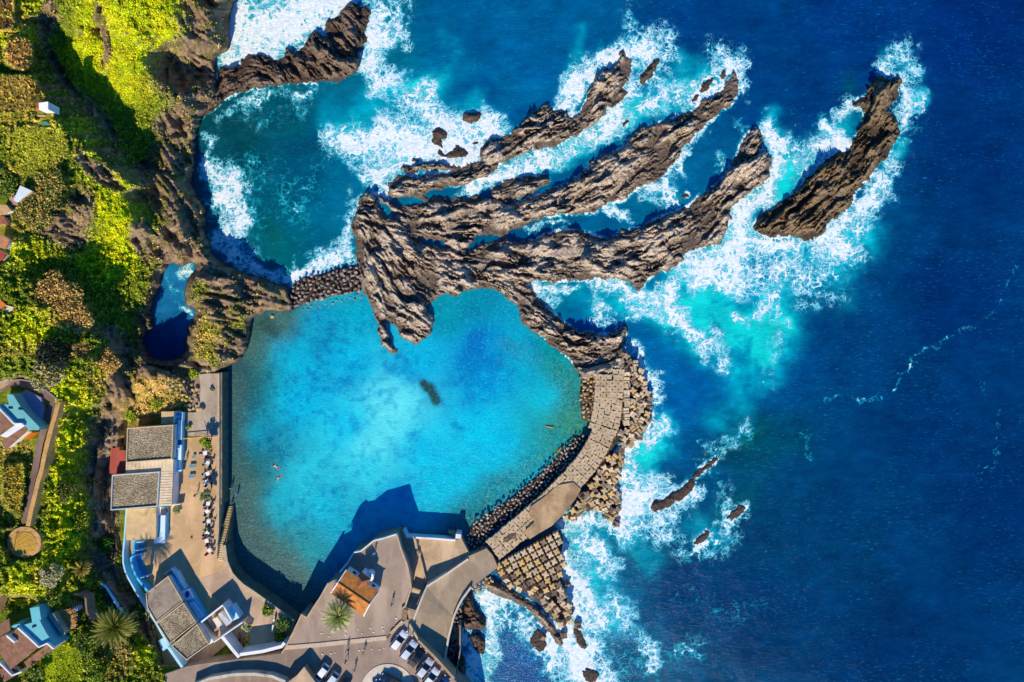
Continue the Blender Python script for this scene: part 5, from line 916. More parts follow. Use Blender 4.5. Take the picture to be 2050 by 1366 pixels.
def flight(name, label, l0, l1, r0, r1, z0, z1, n):
    s_ = T(name, label, 'stairs', ((l0[0] + r0[0]) / 2, (l0[1] + r0[1]) / 2, z0)); mb = MB(); dk = MB()
    for i in range(n):
        f = (i + .5) / n; z = z0 + (z1 - z0) * (i + 1) / n; a = W(l0[0] + (l1[0] - l0[0]) * f, l0[1] + (l1[1] - l0[1]) * f, z); b_ = W(r0[0] + (r1[0] - r0[0]) * f, r0[1] + (r1[1] - r0[1]) * f, z)
        c_ = (a + b_) / 2; d_ = b_ - a; dep = (W(*l1, z) - W(*l0, z)).length / n
        mb.box((c_.x, c_.y, z - .035), (d_.length, dep * .52, .07), rz=math.atan2(d_.y, d_.x)); dk.box((c_.x, c_.y - dep * .22, z - .3), (d_.length * .98, dep * .2, .45), rz=math.atan2(d_.y, d_.x))  # dark boxes put the shade between the treads into colour
    under(mb.build('treads', plain(name + '_tread', (206, 186, 156), .8, .12, 2)), s_); under(dk.build('shade_risers', M_DKG), s_); return s_
E6 = lambda a, b_: Z('E6', (a, b_))[0]
flight('court_stairs', 'lower flight of dark striped stairs rising out of the sunken court', E6(480, 925), E6(435, 1078), E6(630, 975), E6(600, 1135), 2.6, 4.0, 9)
flight('court_stairs', 'upper flight of dark striped stairs reaching the car park level', E6(395, 1208), E6(310, 1390), E6(560, 1255), E6(505, 1440), 4.0, 5.9, 11)
props(slab('stair_landing', Z('E6', (435,1082), (600,1138), (560,1252), (396,1204)), 2.5, 4.0, M_COURT), 'small concrete landing between the two striped stair flights', 'landing')
props(slab('stair_landing', Z('E7', (915,165), (1052,190), (1010,310), (930,300)), 2.5, 5.95, M_COURT), 'concrete landing at the top of the upper striped stairs', 'landing')
ws = T('plaza_steps', 'pale wooden steps with narrow slats at the eastern plaza entrance', 'steps', (808, 1230, 6)); mb = MB()
for i in range(6):
    a = Z('E7', (828 + i * 17, 148 + i * 4), (802 + i * 18, 322 + i * 4)); p0, p1 = W(*a[0], 6.3 - i * .03), W(*a[1], 6.3 - i * .03); c_ = (p0 + p1) / 2; d_ = p1 - p0; mb.box((c_.x, c_.y, 6.15 - i * .02), (d_.length, .12, .34), rz=math.atan2(d_.y, d_.x))
under(mb.build('slats', M_WOOD), ws)
o = wallmb(MB(), [(385,1374),(420,1359),(470,1351),(510,1350),(545,1355),(570,1365),(583,1378)], 5, 7.4, .55).build('retaining_wall', plain('arc_wall', (206, 196, 178), .85, .2, 1.2, .03, stain=(120, 110, 90))); props(o, 'curved pale retaining wall at the bottom edge beside the road', 'wall')
kq = T('kiosk', 'flat tan kiosk roof cut off by the bottom edge next to a parked white car', 'kiosk', (600, 1370, 6)); pslab(kq, 'roof', Z('E5', (385,1068), (560,1309)) + [(645,1385), (560,1392), (576,1366), (594,1353)], 8.1, 8.35, M_COURT); pslab(kq, 'wall', inset(Z('E5', (385,1068), (560,1309)) + [(645,1385), (560,1392), (576,1366), (594,1353)], 4), 6, 8.1, M_WALLT)
# roundabout
p = W(777, 1384, ZP); vs = [(p.x + 5.25 * math.cos(a), p.y + 5.25 * math.sin(a)) for a in [i * math.pi / 32 for i in range(64)]]
props(MB().prism(vs, 5.5, ZP + .10).build('roundabout', patchy('pale_paving', (208, 194, 176), (220, 206, 188), .3)), kind='structure')
# chapel
def tilemat(name, c):
    t = NT(name, .75, .25); P = t.n('TexCoord').outputs['UV']; w_ = t.n('TexWave'); w_.bands_direction = 'Y'; w_.inputs['Scale'].default_value = 6.0; w_.inputs['Distortion'].default_value = .4; t.l(P, w_.inputs['Vector'])
    cc = t.mix(t.mr(t.noise(1.2, 6, .7), .35, .68), lin(c), lin(tuple(int(v * .78) for v in c))); cc = t.mix(t.mr(w_.outputs['Fac'], 0, .35, .45, 0), cc, lin(90, 48, 30)); t.colr(cc); t.bump(w_.outputs['Fac'], .05, .7); return t.m
M_TILE = tilemat('roof_tiles', (230, 150, 74)); M_TILEB = tilemat('brown_roof_tiles', (158, 116, 92)); M_TILEP = tilemat('porch_tiles', (206, 134, 96))
def tileroof(name, p00, p10, p11, p01, m, parent, pitch=.24, amp=.05, sides=True):
    """corrugated tiled plane: p00-p10 eave, p01-p11 ridge (world points)"""
    L = (p10 - p00).length; nu = max(8, int(L / pitch) * 6); nv = max(2, int((p01 - p00).length / .35)); nn = (p10 - p00).cross(p01 - p00).normalized(); nn = nn if nn.z > 0 else -nn
    mb = MB(); vs = []
    for j in range(nv + 1):
        g = j / nv
        for i in range(nu + 1):
            f = i / nu; q_ = (p00 * (1 - f) + p10 * f) * (1 - g) + (p01 * (1 - f) + p11 * f) * g; vs.append(q_ + nn * (amp * abs(math.sin(math.pi * f * L / pitch))))
    w0 = nu + 1; mb.add(vs, [(j * w0 + i, j * w0 + i + 1, (j + 1) * w0 + i + 1, (j + 1) * w0 + i) for j in range(nv) for i in range(nu)])
    me = mb.mesh(name, m, True); uv = me.uv_layers.new(name='UVMap')
    for l_ in me.loops: vi = l_.vertex_index; uv.data[vi if False else l_.index].uv = ((vi % w0) / w0 * L * .1, (vi // w0) / nv * (p01 - p00).length * .1 * 3)
    o = link(name, me); return under(o, parent) if parent else o
ch = T('chapel', 'small chapel with a two tone orange tiled roof and pyramid porch on the plaza', 'chapel', (705, 1190, ZP))
ze, zr = 8.7, 9.55
NWe, NEe, RW_, RE_, SWe, SEe = W(*Z('E4', (1040,785))[0], ze), W(*Z('E4', (1552,1130))[0], ze), W(*Z('E4', (908,985))[0], zr), W(*Z('E4', (1408,1325))[0], zr), W(*Z('E4', (798,1152))[0], ze), W(*Z('E5', (1322,265))[0], ze)
tileroof('roof_slope', NEe, NWe, RW_, RE_, M_TILE, ch); tileroof('roof_slope', SWe, SEe, RE_, RW_, M_TILE, ch)
mb = MB(); ins = lambda a, b_: a + (b_ - a).normalized() * .25
cN, cE, cS, cW = [v + ((NWe + SEe) / 2 - v) * .05 for v in (NWe, NEe, SEe, SWe)]
mb.prism([(v.x, v.y) for v in (cN, cE, cS, cW)], ZP, ze - .05)
for a, b_, r_ in ((cN, cW, RW_), (cE, cS, RE_)):
    rr = r_ + ((cN + cS) / 2 - r_) * .05; mb.add([(a.x, a.y, ze - .06), (b_.x, b_.y, ze - .06), (rr.x, rr.y, zr - .08)], [(0, 1, 2)])
under(mb.build('wall', M_WHITE), ch)
for a, b_, r_ in ((NWe, SWe, RW_), (NEe, SEe, RE_)):
    mb = MB(); mb.tube([a + Vector((0, 0, .06)), r_ + Vector((0, 0, .06)), b_ + Vector((0, 0, .06))], .13, 5); under(mb.build('verge', M_WHITE), ch)
mb = MB(); mb.tube([RW_ + Vector((0, 0, .05)), RE_ + Vector((0, 0, .05))], .12, 6); under(mb.build('ridge_cap', M_TILE), ch)
A1_, B1_, C1_ = W(*Z('E4', (1275,815))[0], 8.9), W(*Z('E4', (1432,928))[0], 8.9), W(*Z('E4', (1210,1090))[0], 9.5); AP = W(*Z('E4', (1282,978))[0], 10.5)
D1_ = W(*Z('E4', (1225,880))[0], 9.1); E1_ = W(*Z('E4', (1370,1010))[0], 9.1)
mb = MB(); mb.add([A1_, B1_, E1_, C1_, D1_, AP], [(0, 1, 5), (1, 2, 5), (2, 3, 5), (3, 4, 5), (4, 0, 5)]); under(mb.build('porch_roof', M_TILEP), ch)
mb = MB(); mb.prism([(v.x, v.y) for v in [x + ((A1_ + B1_ + D1_ + E1_) / 4 - x) * .16 for x in (A1_, B1_, E1_, D1_)]], ZP, 8.85); under(mb.build('porch_wall', M_WHITE), ch)
p = W(*Z('E4', (1392,900))[0], 8.1); mb = MB(); mb.tube([(p.x, p.y, ZP), (p.x, p.y, 8.1)], .82, 24); mb.tube([(p.x, p.y, 8.1), (p.x, p.y, 8.22)], .95, 24); under(mb.build('apse', M_WHITE), ch)
mb = MB()
for i in range(4): mb.box((p.x - .35 + .24 * i, p.y + .05 * i, 8.3), (.1, .34, .12), rz=.5)
under(mb.build('apse_vents', M_DKG), ch)
mb = MB(); c_ = (NWe + NEe) / 2
for f in (.2, .82):
    q_ = cN + (cE - cN) * f; d_ = (cE - cN).normalized(); under(MB().box((q_.x, q_.y, 7.5), (.7, .06, 1.0), rz=math.atan2(d_.y, d_.x)).build('window', M_GLASS), ch)
q_ = (cE + cS) / 2; d_ = (cS - cE).normalized(); mb = MB(); mb.box((q_.x + .03, q_.y, 7.05), (1.1, .08, 2.1), rz=math.atan2(d_.y, d_.x)); under(mb.build('door', plain('door_wood', (90, 56, 36), .6, .2, 2)), ch)
# ---- hillside houses
def tiledhouse(name, label, roofs, terr_, zr_, extra=None):
    h = T(name, label, 'house', (*roofs[0][0][0], zr_ - 3)); 
    return h
h = T('teal_roof_house', 'house with pale teal roof terrace and brown tiles inside the bend of the walled lane', 'house', (30, 830, 15))
F2 = lambda *p: Z('F2', *p)
pslab(h, 'roof_terrace', F2((95,335),(180,345),(300,540),(540,790),(530,830),(400,830),(320,745),(190,745),(0,560),(-60,500),(0,470),(120,480)), 13, 17.5, plain('teal_floor', (112, 184, 184), .6, .1, .8, stain=(90, 160, 170)))
pwall(h, 'white_wall', F2((-40,510),(100,650),(190,745),(300,745)), 14, 18.1, .3, M_WHITE); pslab(h, 'light_ridge', F2((0,910),(215,750),(320,750),(330,770),(90,930)), 14, 18.0, M_WHITE)
def flatroof(parent, pts, zs, m, name='roof'):
    P = [W(p[0], p[1], z) for p, z in zip(pts, zs)]; return tileroof(name, P[0], P[1], P[2], P[3], m, parent, .26, .045)
flatroof(h, F2((-120,800),(0,905),(185,745),(0,575)), [17.4, 17.4, 18.0, 18.0], M_TILEB); flatroof(h, F2((80,1100),(390,830),(325,765),(10,985)), [16.6, 16.6, 17.8, 17.8], M_TILEB)
pslab(h, 'wall', F2((10,1010),(330,790),(370,830),(85,1080)), 13, 16.4, M_WHITE); pslab(h, 'orange_awning', F2((330,930),(440,850),(450,870),(340,960)), 14, 16.2, plain('orange_awning', (226, 120, 30), .6))
for a in ((110,512),(245,525)): pslab(h, 'skylight', F2(a, (a[0] + 50, a[1]), (a[0] + 62, a[1] + 26), (a[0] + 10, a[1] + 26)), 17.4, 17.62, M_GLASS)
pslab(h, 'patio', F2((240,330),(350,285),(560,385),(590,560),(560,760),(520,770),(300,430)), 12, 15.4, tilesurf((150, 158, 190), .5, (100, 110, 140), 'patio_tiles'))
# walled lane round that house
LN = F2((-200,330),(0,260),(120,205),(250,185),(400,210),(560,300),(700,400),(735,440)) + F2((690,560),(640,700),(590,850),(545,1000),(510,1200),(480,1366)) + Z('F3', (440,0),(405,200),(370,400),(335,600))
def strip(name, pts, wd, z_of, m, dz=.02):
    P = [W(p[0], p[1], z_of(p)) for p in pts]; mb = MB(); vs = []
    for i, p in enumerate(P):
        d_ = (P[min(i + 1, len(P) - 1)] - P[max(i - 1, 0)]); d_.z = 0; d_.normalize(); n_ = Vector((-d_.y, d_.x, 0)) * wd / 2
        vs += [p + n_ + Vector((0, 0, dz)), p - n_ + Vector((0, 0, dz)), p - n_ - Vector((0, 0, 2.5)), p + n_ - Vector((0, 0, 2.5))]
    mb.add(vs, [(4 * i, 4 * i + 1, 4 * i + 5, 4 * i + 4) for i in range(len(P) - 1)] + [(4 * i + 1, 4 * i + 2, 4 * i + 6, 4 * i + 5) for i in range(len(P) - 1)] + [(4 * i + 4, 4 * i + 7, 4 * i + 3, 4 * i) for i in range(len(P) - 1)]); return mb.build(name, m)
M_LANE = patchy('lane_surface', (122, 100, 92), (140, 116, 104), .4)
props(strip('lane', LN, 1.15, lambda p: 14.9, M_LANE), kind='structure')
o = wallmb(MB(), F2((-100,262),(0,215),(140,150),(280,140),(420,165),(600,265),(780,410)), 12, 16.1, .22).build('lane_wall', plain('lane_wall_grey', (150, 140, 130), .85, .2)); props(o, 'thin grey wall hugging the outer bend of the hillside lane', 'wall')
mbw = wallmb(MB(), F2((800,440),(760,600),(700,800),(650,1000),(600,1200),(570,1366)) + Z('F3', (520,20),(480,200),(430,400),(380,640)), 9, 16.2, .75).build('lane_parapet', plain('ochre_wall', (206, 160, 96), .85, .2, 1.5, .04, stain=(150, 110, 66))); props(mbw, 'broad ochre topped parapet wall along the lane above the green slope', 'wall')
# round threshing floor / lookout
lk = T('round_lookout', 'round ochre lookout floor with thin shade wires at the end of the lane', 'lookout', (42, 1087, 14))
F3 = lambda *p: Z('F3', *p)
cc_ = W(*F3((330, 860))[0], 15.3); vs = [(cc_.x + 3.0 * math.cos(a), cc_.y + 2.75 * math.sin(a)) for a in [i * math.pi / 20 for i in range(40)]]; mb = MB(); mb.prism(vs, 11, 15.3); under(mb.build('floor', plain('rim_stone', (206, 160, 100), .85, .2, 1.4, .03)), lk)
vs = [(cc_.x + .1 + 2.1 * math.cos(a), cc_.y - .15 + 2.0 * math.sin(a)) for a in [i * math.pi / 20 for i in range(40)]]; mb = MB(); mb.prism(vs, 15, 15.36); under(mb.build('inner_floor', plain('ochre_floor', (196, 154, 62), .85, .15, 1)), lk)
mb = MB(); hub = cc_ + Vector((-1.7, -.9, 2.2)); mb.tube([(hub.x, hub.y, 14), hub], .06, 6)
for i in range(14):
    a = 2 * math.pi * i / 14; mb.tube([hub, cc_ + Vector((3.0 * math.cos(a), 2.8 * math.sin(a), .5))], .018, 4)
under(mb.build('shade_wires', plain('wire', (60, 50, 40), .5)), lk)
props(strip('footpath', F3((215,1080),(190,1180),(130,1260),(60,1366)) + [(2, 1180), (-20, 1230)], .9, lambda p: 15.1, plain('path_ochre', (186, 150, 104), .85, .2)), kind='structure')
h = T('teal_wall_house', 'house with bright teal roof terrace and ribbed brown roofs in the lower left corner', 'house', (50, 1290, 13))
F1 = lambda *p: Z('F1', *p); teal = plain('teal_floor2', (106, 190, 200), .6, .1, .8)
pslab(h, 'roof_terrace', F1((415,335),(545,310),(575,500),(545,490),(640,670),(780,880),(750,905),(660,825),(540,880),(245,605),(155,610),(160,575),(300,545),(305,575),(450,535)), 9, 14.6, teal)
pslab(h, 'skylight', F1((442,585),(492,572),(502,592),(452,610)), 14.4, 14.75, M_GLASS)
flatroof(h, F1((0,960),(150,1190),(535,880),(225,615)), [14.0, 13.6, 14.6, 15.0], M_TILEB); flatroof(h, F1((335,1085),(390,1170),(740,910),(660,835)), [13.3, 13.0, 14.2, 14.5], M_TILEB)
flatroof(h, F1((-120,800),(0,950),(210,800),(90,690)), [14.4, 14.4, 15.2, 15.2], M_TILEB); flatroof(h, F1((-60,1180),(60,1366),(290,1230),(200,1160)), [12.6, 12.6, 13.3, 13.3], M_TILEB); flatroof(h, F1((-120,620),(-30,760),(150,640),(130,470)), [14.6, 14.6, 15.2, 15.2], M_TILEB)
pslab(h, 'wall', inset(F1((0,960),(150,1190),(535,880),(235,620)), 1.5), 8, 13.4, M_WHITE); pslab(h, 'wall', inset(F1((-120,800),(0,950),(210,800),(90,690)), 1.5), 8, 14.2, M_WHITE); pslab(h, 'wall', inset(F1((335,1085),(390,1170),(740,910),(660,835)), 1.2), 8, 12.9, M_WHITE)
pwall(h, 'white_verge', F1((245,612),(400,750),(540,880),(655,828),(745,905)), 12, 15.2, .3, M_WHITE); pwall(h, 'white_verge', F1((90,720),(200,815)), 12, 15.5, .3, M_WHITE); pwall(h, 'white_verge', F1((-20,1090),(80,1190),(165,1275),(300,1225)), 10, 13.9, .25, M_WHITE)
pslab(h, 'patio', F1((550,490),(660,420),(760,600),(780,860),(640,660)), 9, 12.2, plain('patio_grey', (150, 150, 160), .8)); pslab(h, 'gutter_roof', F1((660,425),(740,400),(915,690),(870,720)), 9, 12.9, plain('glass_roof', (150, 160, 140), .3, .2, 1)); pslab(h, 'terrace_floor', F1((745,640),(880,810),(780,880)), 9, 12.5, M_TRIM)
rr_h = T('thatched_ruin', 'roofless stone ruin with a straw mat roof and dark beams above the gully', 'ruin', (145, 1220, 10))
pwall(rr_h, 'stone_wall', F1((945,160),(1080,150),(1190,200),(1210,400),(1290,520)), 7.5, 9.9, .4, M_STONEW); pwall(rr_h, 'stone_wall', F1((940,210),(1000,320),(1070,520)), 7.5, 10, .3, M_STONEW)
mb = MB(); r_ = random.Random(4)
for i in range(150):
    a = Z('F1', (r_.uniform(850, 1030), r_.uniform(350, 620)))[0]; p = W(a[0], a[1], 11.5 + r_.uniform(0, .15)); an = r_.gauss(.2, .25); d_ = Vector((math.cos(an), math.sin(an), r_.uniform(-.1, .1))) * r_.uniform(.4, .9); mb.tube([p - d_, p + d_], .03, 3)
mb.prism(xy(F1((850,380),(980,340),(1060,590),(920,640)), 11.4), 11.3, 11.45); under(mb.build('straw_mat', plain('straw', (222, 172, 104), .9, .3, 4, .03)), rr_h)
mb = MB()
for i in range(6): a = Z('F1', (950 + i * 36, 200 + i * 8), (1010 + i * 30, 400 - i * 10)); mb.tube([W(*a[0], 11.8), W(*a[1], 11.6)], .05, 5)
under(mb.build('beam', M_DKG), rr_h); pslab(rr_h, 'blue_tank', F1((1020,325),(1080,320),(1085,370),(1030,378)), 10, 11.3, plain('tank_blue', (120, 180, 240), .4))
# garden sheds on the left edge
F4 = lambda *p: Z('F4', *p); F5 = lambda *p: Z('F5', *p)
s_ = T('metal_shed', 'shed with a pale corrugated metal roof half hidden by dry shrubs', 'shed', (38, 390, 20)); P = [W(p[0], p[1], z) for p, z in zip(F4((180,420),(245,450),(440,290),(275,215)), (21.4, 21.2, 21.5, 21.8))]; tileroof('roof', P[0], P[1], P[2], P[3], plain('zinc', (196, 208, 214), .5, .1, 1), s_, .3, .03); pslab(s_, 'wall', inset(F4((180,420),(245,450),(440,290),(275,215)), 1), 17, 21.1, M_TANROOF); pslab(s_, 'lean_to', F4((110,360),(180,280),(240,470),(160,490)), 17, 20.8, plain('pinkish', (190, 150, 130), .8))
s_ = T('white_shed', 'tiny whitewashed shed with a red box at the field edge', 'shed', (85, 212, 22)); P = [W(p[0], p[1], z) for p, z in zip(F5((760,590),(940,580),(940,425),(755,450)), (23.0, 23.0, 23.6, 23.6))]; tileroof('roof', P[0], P[1], P[2], P[3], plain('white_sheet', (206, 206, 206), .6, .1), s_, .3, .03); pslab(s_, 'wall', inset(F5((760,590),(940,580),(940,425),(755,450)), .6), 20, 22.9, M_WHITE); pslab(s_, 'red_box', F5((700,500),(750,490),(752,545),(705,550)), 20, 22.6, plain('red_box', (214, 60, 44), .6))
s_ = T('green_shed', 'small shed with a flat green roof and pale lower step beside the terraced field', 'shed', (85, 246, 21)); pslab(s_, 'roof', F5((780,820),(905,812),(985,885),(815,895)), 21.4, 21.6, plain('green_sheet', (84, 140, 110), .6)); pslab(s_, 'wall', inset(F5((780,820),(905,812),(985,885),(815,895)), .6), 18, 21.4, M_WHITE); pslab(s_, 'step', F5((720,690),(880,690),(880,712),(720,715)), 20, 21.5, M_TRIM)
s_ = T('red_roof_house', 'cluster of red and brown roofs cut by the left edge', 'house', (5, 480, 20))
for pts, c, z in ((F4((-60,1080),(70,1150),(40,1230),(-60,1260)), (176, 70, 58), 21.0), (F4((-60,880),(70,910),(130,960),(80,1090),(-60,1050)), (190, 130, 90), 21.6), (F4((0,480),(90,480),(150,560),(50,620),(-50,600)), (200, 160, 110), 21.5), (F4((-60,600),(60,640),(120,760),(-60,720)), (156, 96, 70), 21.2)):
    pslab(s_, 'roof', pts, z - .2, z, plain('house_roof', c, .8, .25, 1.5, .03)); pslab(s_, 'wall', inset(pts, 1.5), 17, z - .2, M_WHITE)
s_ = T('orange_roof_house', 'corner of a house with orange tiles and white wall at the left edge', 'house', (10, 620, 19)); A2 = lambda *p: Z('A2', *p)
pslab(s_, 'roof', A2((-80,1060),(0,1010),(45,1055),(-60,1140)), 19.8, 20, plain('orange_tile', (220, 124, 60), .8, .2, 2, .03)); pslab(s_, 'wall', A2((-80,1140),(45,1058),(115,1075),(0,1160)), 16, 19.6, plain('cream_wall', (226, 206, 180), .8, .1))
props(strip('footpath', A2((-60,1190),(60,1110),(150,1050),(250,980)), .8, lambda p: 17.6, M_WALLT), kind='structure')
props(strip('footpath', F5((-60,700),(150,700),(300,650),(450,620)), .6, lambda p: 21.9, M_WALLT), kind='structure')
props(strip('footpath', A3_ := Z('A3', (-60,380),(60,290),(150,230),(240,190)), .45, lambda p: 17.2, M_WALLT), kind='structure')
o = wallmb(MB(), Z('F1', (1400,-10),(1480,60),(1560,190),(1640,330),(1740,420)), 4.2, 5.5, .14).build('garden_wall', M_LBLUE); props(o, 'thin pale blue zigzag wall crossing the dark gully above the big palm', 'wall')
# ------------------------------------------------------------------ breakwater: deck of fitted blocks, tumbled armour, rubble
M_CORE = rockmat('rubble_core', (120, 98, 80), (74, 60, 52), warm=.1)
DECKP = [(1164,750),(1200,742),(1246,742),(1252,760),(1252,850),(1236,885),(1212,925),(1180,965),(1150,1000),(1110,1040),(1070,1074),(1030,1098),(1000,1120),(985,1110),(975,1098),(1005,1070),(1040,1040),(1075,1012),(1110,980),(1140,950),(1165,915),(1185,880),(1192,850),(1166,840),(1160,800)]
reef('breakwater_core', 'brown rubble core showing between the fitted blocks of the curved breakwater', 'breakwater', [DECKP], [], None, 2.45, 1.6, 800, M_CORE, .12, 2, 2, 4)
CL = [(1223,738),(1222,790),(1217,838),(1203,880),(1178,923),(1143,963),(1107,1000),(1072,1030),(1037,1060),(1003,1088),(985,1102)]
def block_mesh(s, h, nd=.13):
    o = []; q = s / 2
    for k in range(4):
        a = k * math.pi / 2; ca, sa = math.cos(a), math.sin(a)
        for x, y in ((-q, -q), (-.16 * s, -q), (-.09 * s, -q + nd * s), (.09 * s, -q + nd * s), (.16 * s, -q)): o.append((x * ca - y * sa, x * sa + y * ca))
    mb = MB(); mb.prism(o, -h / 2, h / 2); me = mb.mesh('concrete_block', M_WHITE); me.materials.clear()
    bm = bmesh.new(); bm.from_mesh(me); bmesh.ops.bevel(bm, geom=[e for e in bm.edges if len(e.link_faces) == 2 and e.calc_face_angle(0) > .9], offset=.035, segments=1, affect='EDGES'); bm.to_mesh(me); bm.free(); return me
M_CONC = plain('sea_concrete', (212, 190, 156), .85, .22, 1.6, .05, rand=.14, stain=(168, 146, 110))
M_OCHRE = plain('ochre_concrete', (214, 180, 124), .85, .25, 1.6, .05, rand=.2)
M_WETC = plain('wet_concrete', (146, 124, 102), .55, .3, 1.6, .05, rand=.25)
BM = []
for m in (M_CONC, M_OCHRE, M_WETC):
    me = block_mesh(1.13, 1.1); me.materials.append(m); BM.append(me)
PV = block_mesh(1.17, 1.0, .085); PV.materials.append(plain('paving_concrete', (204, 180, 146), .85, .25, 1.4, .05, rand=.12, stain=(156, 132, 98)))
rb = random.Random(11)
for _ in range(2):      # round the corners of the centre line
    CL = [CL[0]] + [((a[0] * k + b_[0] * (1 - k)), (a[1] * k + b_[1] * (1 - k))) for a, b_ in zip(CL[:-1], CL[1:]) for k in (.75, .25)] + [CL[-1]]
def at_arc(cl, s):
    for a, b_ in zip(cl[:-1], cl[1:]):
        L = math.hypot(b_[0] - a[0], b_[1] - a[1])
        if s <= L: f = s / L; return (a[0] + (b_[0] - a[0]) * f, a[1] + (b_[1] - a[1]) * f, math.atan2(b_[1] - a[1], b_[0] - a[0]))
        s -= L
    return None
CAP = [(1116,972),(1148,966),(1163,980),(1152,1000),(1141,1014),(1128,1030),(1105,1053),(1079,1068),(1060,1080),(1052,1062),(1070,1045),(1058,1030),(1062,1015),(1090,995)]
_u = 'zeroth first second third fourth fifth sixth seventh eighth ninth tenth eleventh twelfth thirteenth fourteenth fifteenth sixteenth seventeenth eighteenth nineteenth'.split()
def ordw(n):
    n += 1
    if n < 20: return _u[n]
    t_ = {2: 'twent', 3: 'thirt', 4: 'fort', 5: 'fift'}[n // 10]; return t_ + 'ieth' if n % 10 == 0 else t_ + 'y-' + _u[n % 10]
row = 0; s_ = 6.0; ordn = ['first', 'second', 'third', 'fourth', 'fifth', 'sixth', 'seventh', 'eighth', 'ninth', 'tenth']
while True:
    q = at_arc(CL, s_)
    if q is None: break
    nc = 4 if q[1] > 860 else 5; nx_, ny_ = -math.sin(q[2]), math.cos(q[2])
    for c_ in range(nc):
        of = (c_ - (nc - 1) / 2) * 11.6 - (3 if nc == 5 else 0); x = q[0] - nx_ * of + rb.gauss(0, .5); y = q[1] - ny_ * of + rb.gauss(0, .5)
        if poly_in((x, y), inset(CAP, 6)) or y < 744: continue
        z = 2.55 + rb.gauss(0, .08) - .004 * max(0, y - 950)
        o = link('paving_block', PV, None, W(x, y, z)); o.rotation_euler = (rb.gauss(0, .02), rb.gauss(0, .02), -q[2] + rb.gauss(0, .045)); o.scale = (.995, .985, .9)
        side = ('nearest the pool', 'second from the pool', 'in the middle', 'second from the surf', 'nearest the surf')[c_ if nc == 5 else (0, 1, 3, 4)[c_]]
        props(o, 'notched paving block %s, %s row of the breakwater counted from the reef' % (side, ordw(row)), 'paving block', 'fitted paving blocks of the breakwater')
    s_ += 11.7; row += 1
props(slab('deck_slab', CAP, 1.2, 3.14, patchy('stained_concrete', (158, 130, 96), (200, 168, 128), .45)), 'smooth brown stained concrete covering laid over part of the breakwater', 'concrete slab')
def armour(pts, z_of, mixw, labels, tumble, group, first=BM):
    for i, (x, y, rot, tl) in enumerate(pts):
        z = z_of(x, y); k = rb.random(); m = first[1] if k < mixw[0] else first[2] if k < mixw[0] + mixw[1] else first[0]
        o = link('concrete_block', m, None, W(x, y, z)); e = Euler((rb.gauss(0, tl), rb.gauss(0, tl), rot))
        side = rb.random() < tumble
        if side: e = Euler((math.pi / 2 + rb.gauss(0, .25), rb.gauss(0, .3), rot + rb.choice((0, math.pi / 2))))
        o.rotation_euler = e; cn = ('ochre' if m is first[1] else 'dark wet' if m is first[2] else 'pale') + (' tipped block, ' if side else ' flat notched block, ')
        if len(pts) > 12 and not labels.endswith('it'):
            dk = sum(1 for q_ in pts if q_[1] < y); side_ = 'surf side' if sum(1 for q_ in pts if q_[0] > x and abs(q_[1] - y) < 12) < 2 else 'deck side'; ex = ', %s, %s from top' % (side_, ordw(dk) if dk < 49 else 'low')
        else: ex = ''
        props(o, cn + labels + ex, 'concrete block', cn + group)
reef('rock_apron', 'rough tan rock apron where the reef runs into the top end of the breakwater', 'rock', [[(1160,738),(1200,728),(1250,708),(1256,728),(1250,746),(1240,752),(1228,748),(1218,757),(1206,750),(1196,762),(1186,754),(1172,764),(1160,756)]], [], None, 3.7, 1.4, 870, M_REEF, .2, 2, 4, 6)
# ribbed row at the shoulder
armour([(1254 + rb.gauss(0, 1), 748 + i * 12.2, .05 + rb.gauss(0, .06), .06) for i in range(9)], lambda x, y: 2.3, (.1, 0), 'in the outer shoulder row', 1.0, 'outer shoulder row')
PA = [(1240,704),(1262,712),(1283,742),(1300,790),(1303,830),(1292,862),(1276,882),(1258,896),(1242,905),(1240,872),(1256,850),(1264,830),(1266,790),(1266,750),(1240,736)]
pts = poisson(PA, 10.2, 21, 6000); armour([(x, y, rb.uniform(0, 1.6), .28) for x, y in pts], lambda x, y: .9 + 1.3 * max(0, min(1, (1300 - x) / 50)), (.16, .3), 'in the upper bend heap', .45, 'heap at the upper bend')
PB = [(1216,914),(1240,910),(1248,922),(1238,950),(1234,985),(1240,1020),(1224,1040),(1206,1028),(1182,1018),(1160,1030),(1142,1046),(1130,1034),(1150,1008),(1172,985),(1192,958),(1206,935)]
pts = poisson(PB, 10.8, 22, 6000); armour([(x, y, rb.uniform(.2, 1.2), .22) for x, y in pts], lambda x, y: .8 + 1.2 * max(0, min(1, (1240 - x) / 70)), (.34, .25), 'in the mid breakwater heap', .3, 'heap below the middle')
PC = [(986,1134),(1000,1124),(1040,1104),(1070,1086),(1086,1072),(1106,1062),(1122,1060),(1130,1078),(1126,1100),(1130,1130),(1124,1165),(1135,1198),(1149,1225),(1137,1250),(1128,1262),(1116,1250),(1096,1226),(1075,1206),(1052,1188),(1030,1178),(1010,1166),(996,1150)]
e1, e2 = (12.7, -6.9), (6.9, 12.7); pts = []
for i in range(-12, 24):
    for j in range(-2, 18):
        x = 999 + e1[0] * i + e2[0] * j; y = 1133 + e1[1] * i + e2[1] * j; jit = max(0, (y - 1120) / 70) * 3
        x += rb.gauss(0, .4 + jit * .5); y += rb.gauss(0, .4 + jit * .5)
        if poly_in((x, y), PC): pts.append((x, y, .5 + rb.gauss(0, .04 + jit * .12), min(.35, .03 + jit * .07), i, j))
fl_ = lambda i, j, y: '%s row from deck, %s along it' % (ordw(max(0, j + 1)), ordw(max(0, i)))
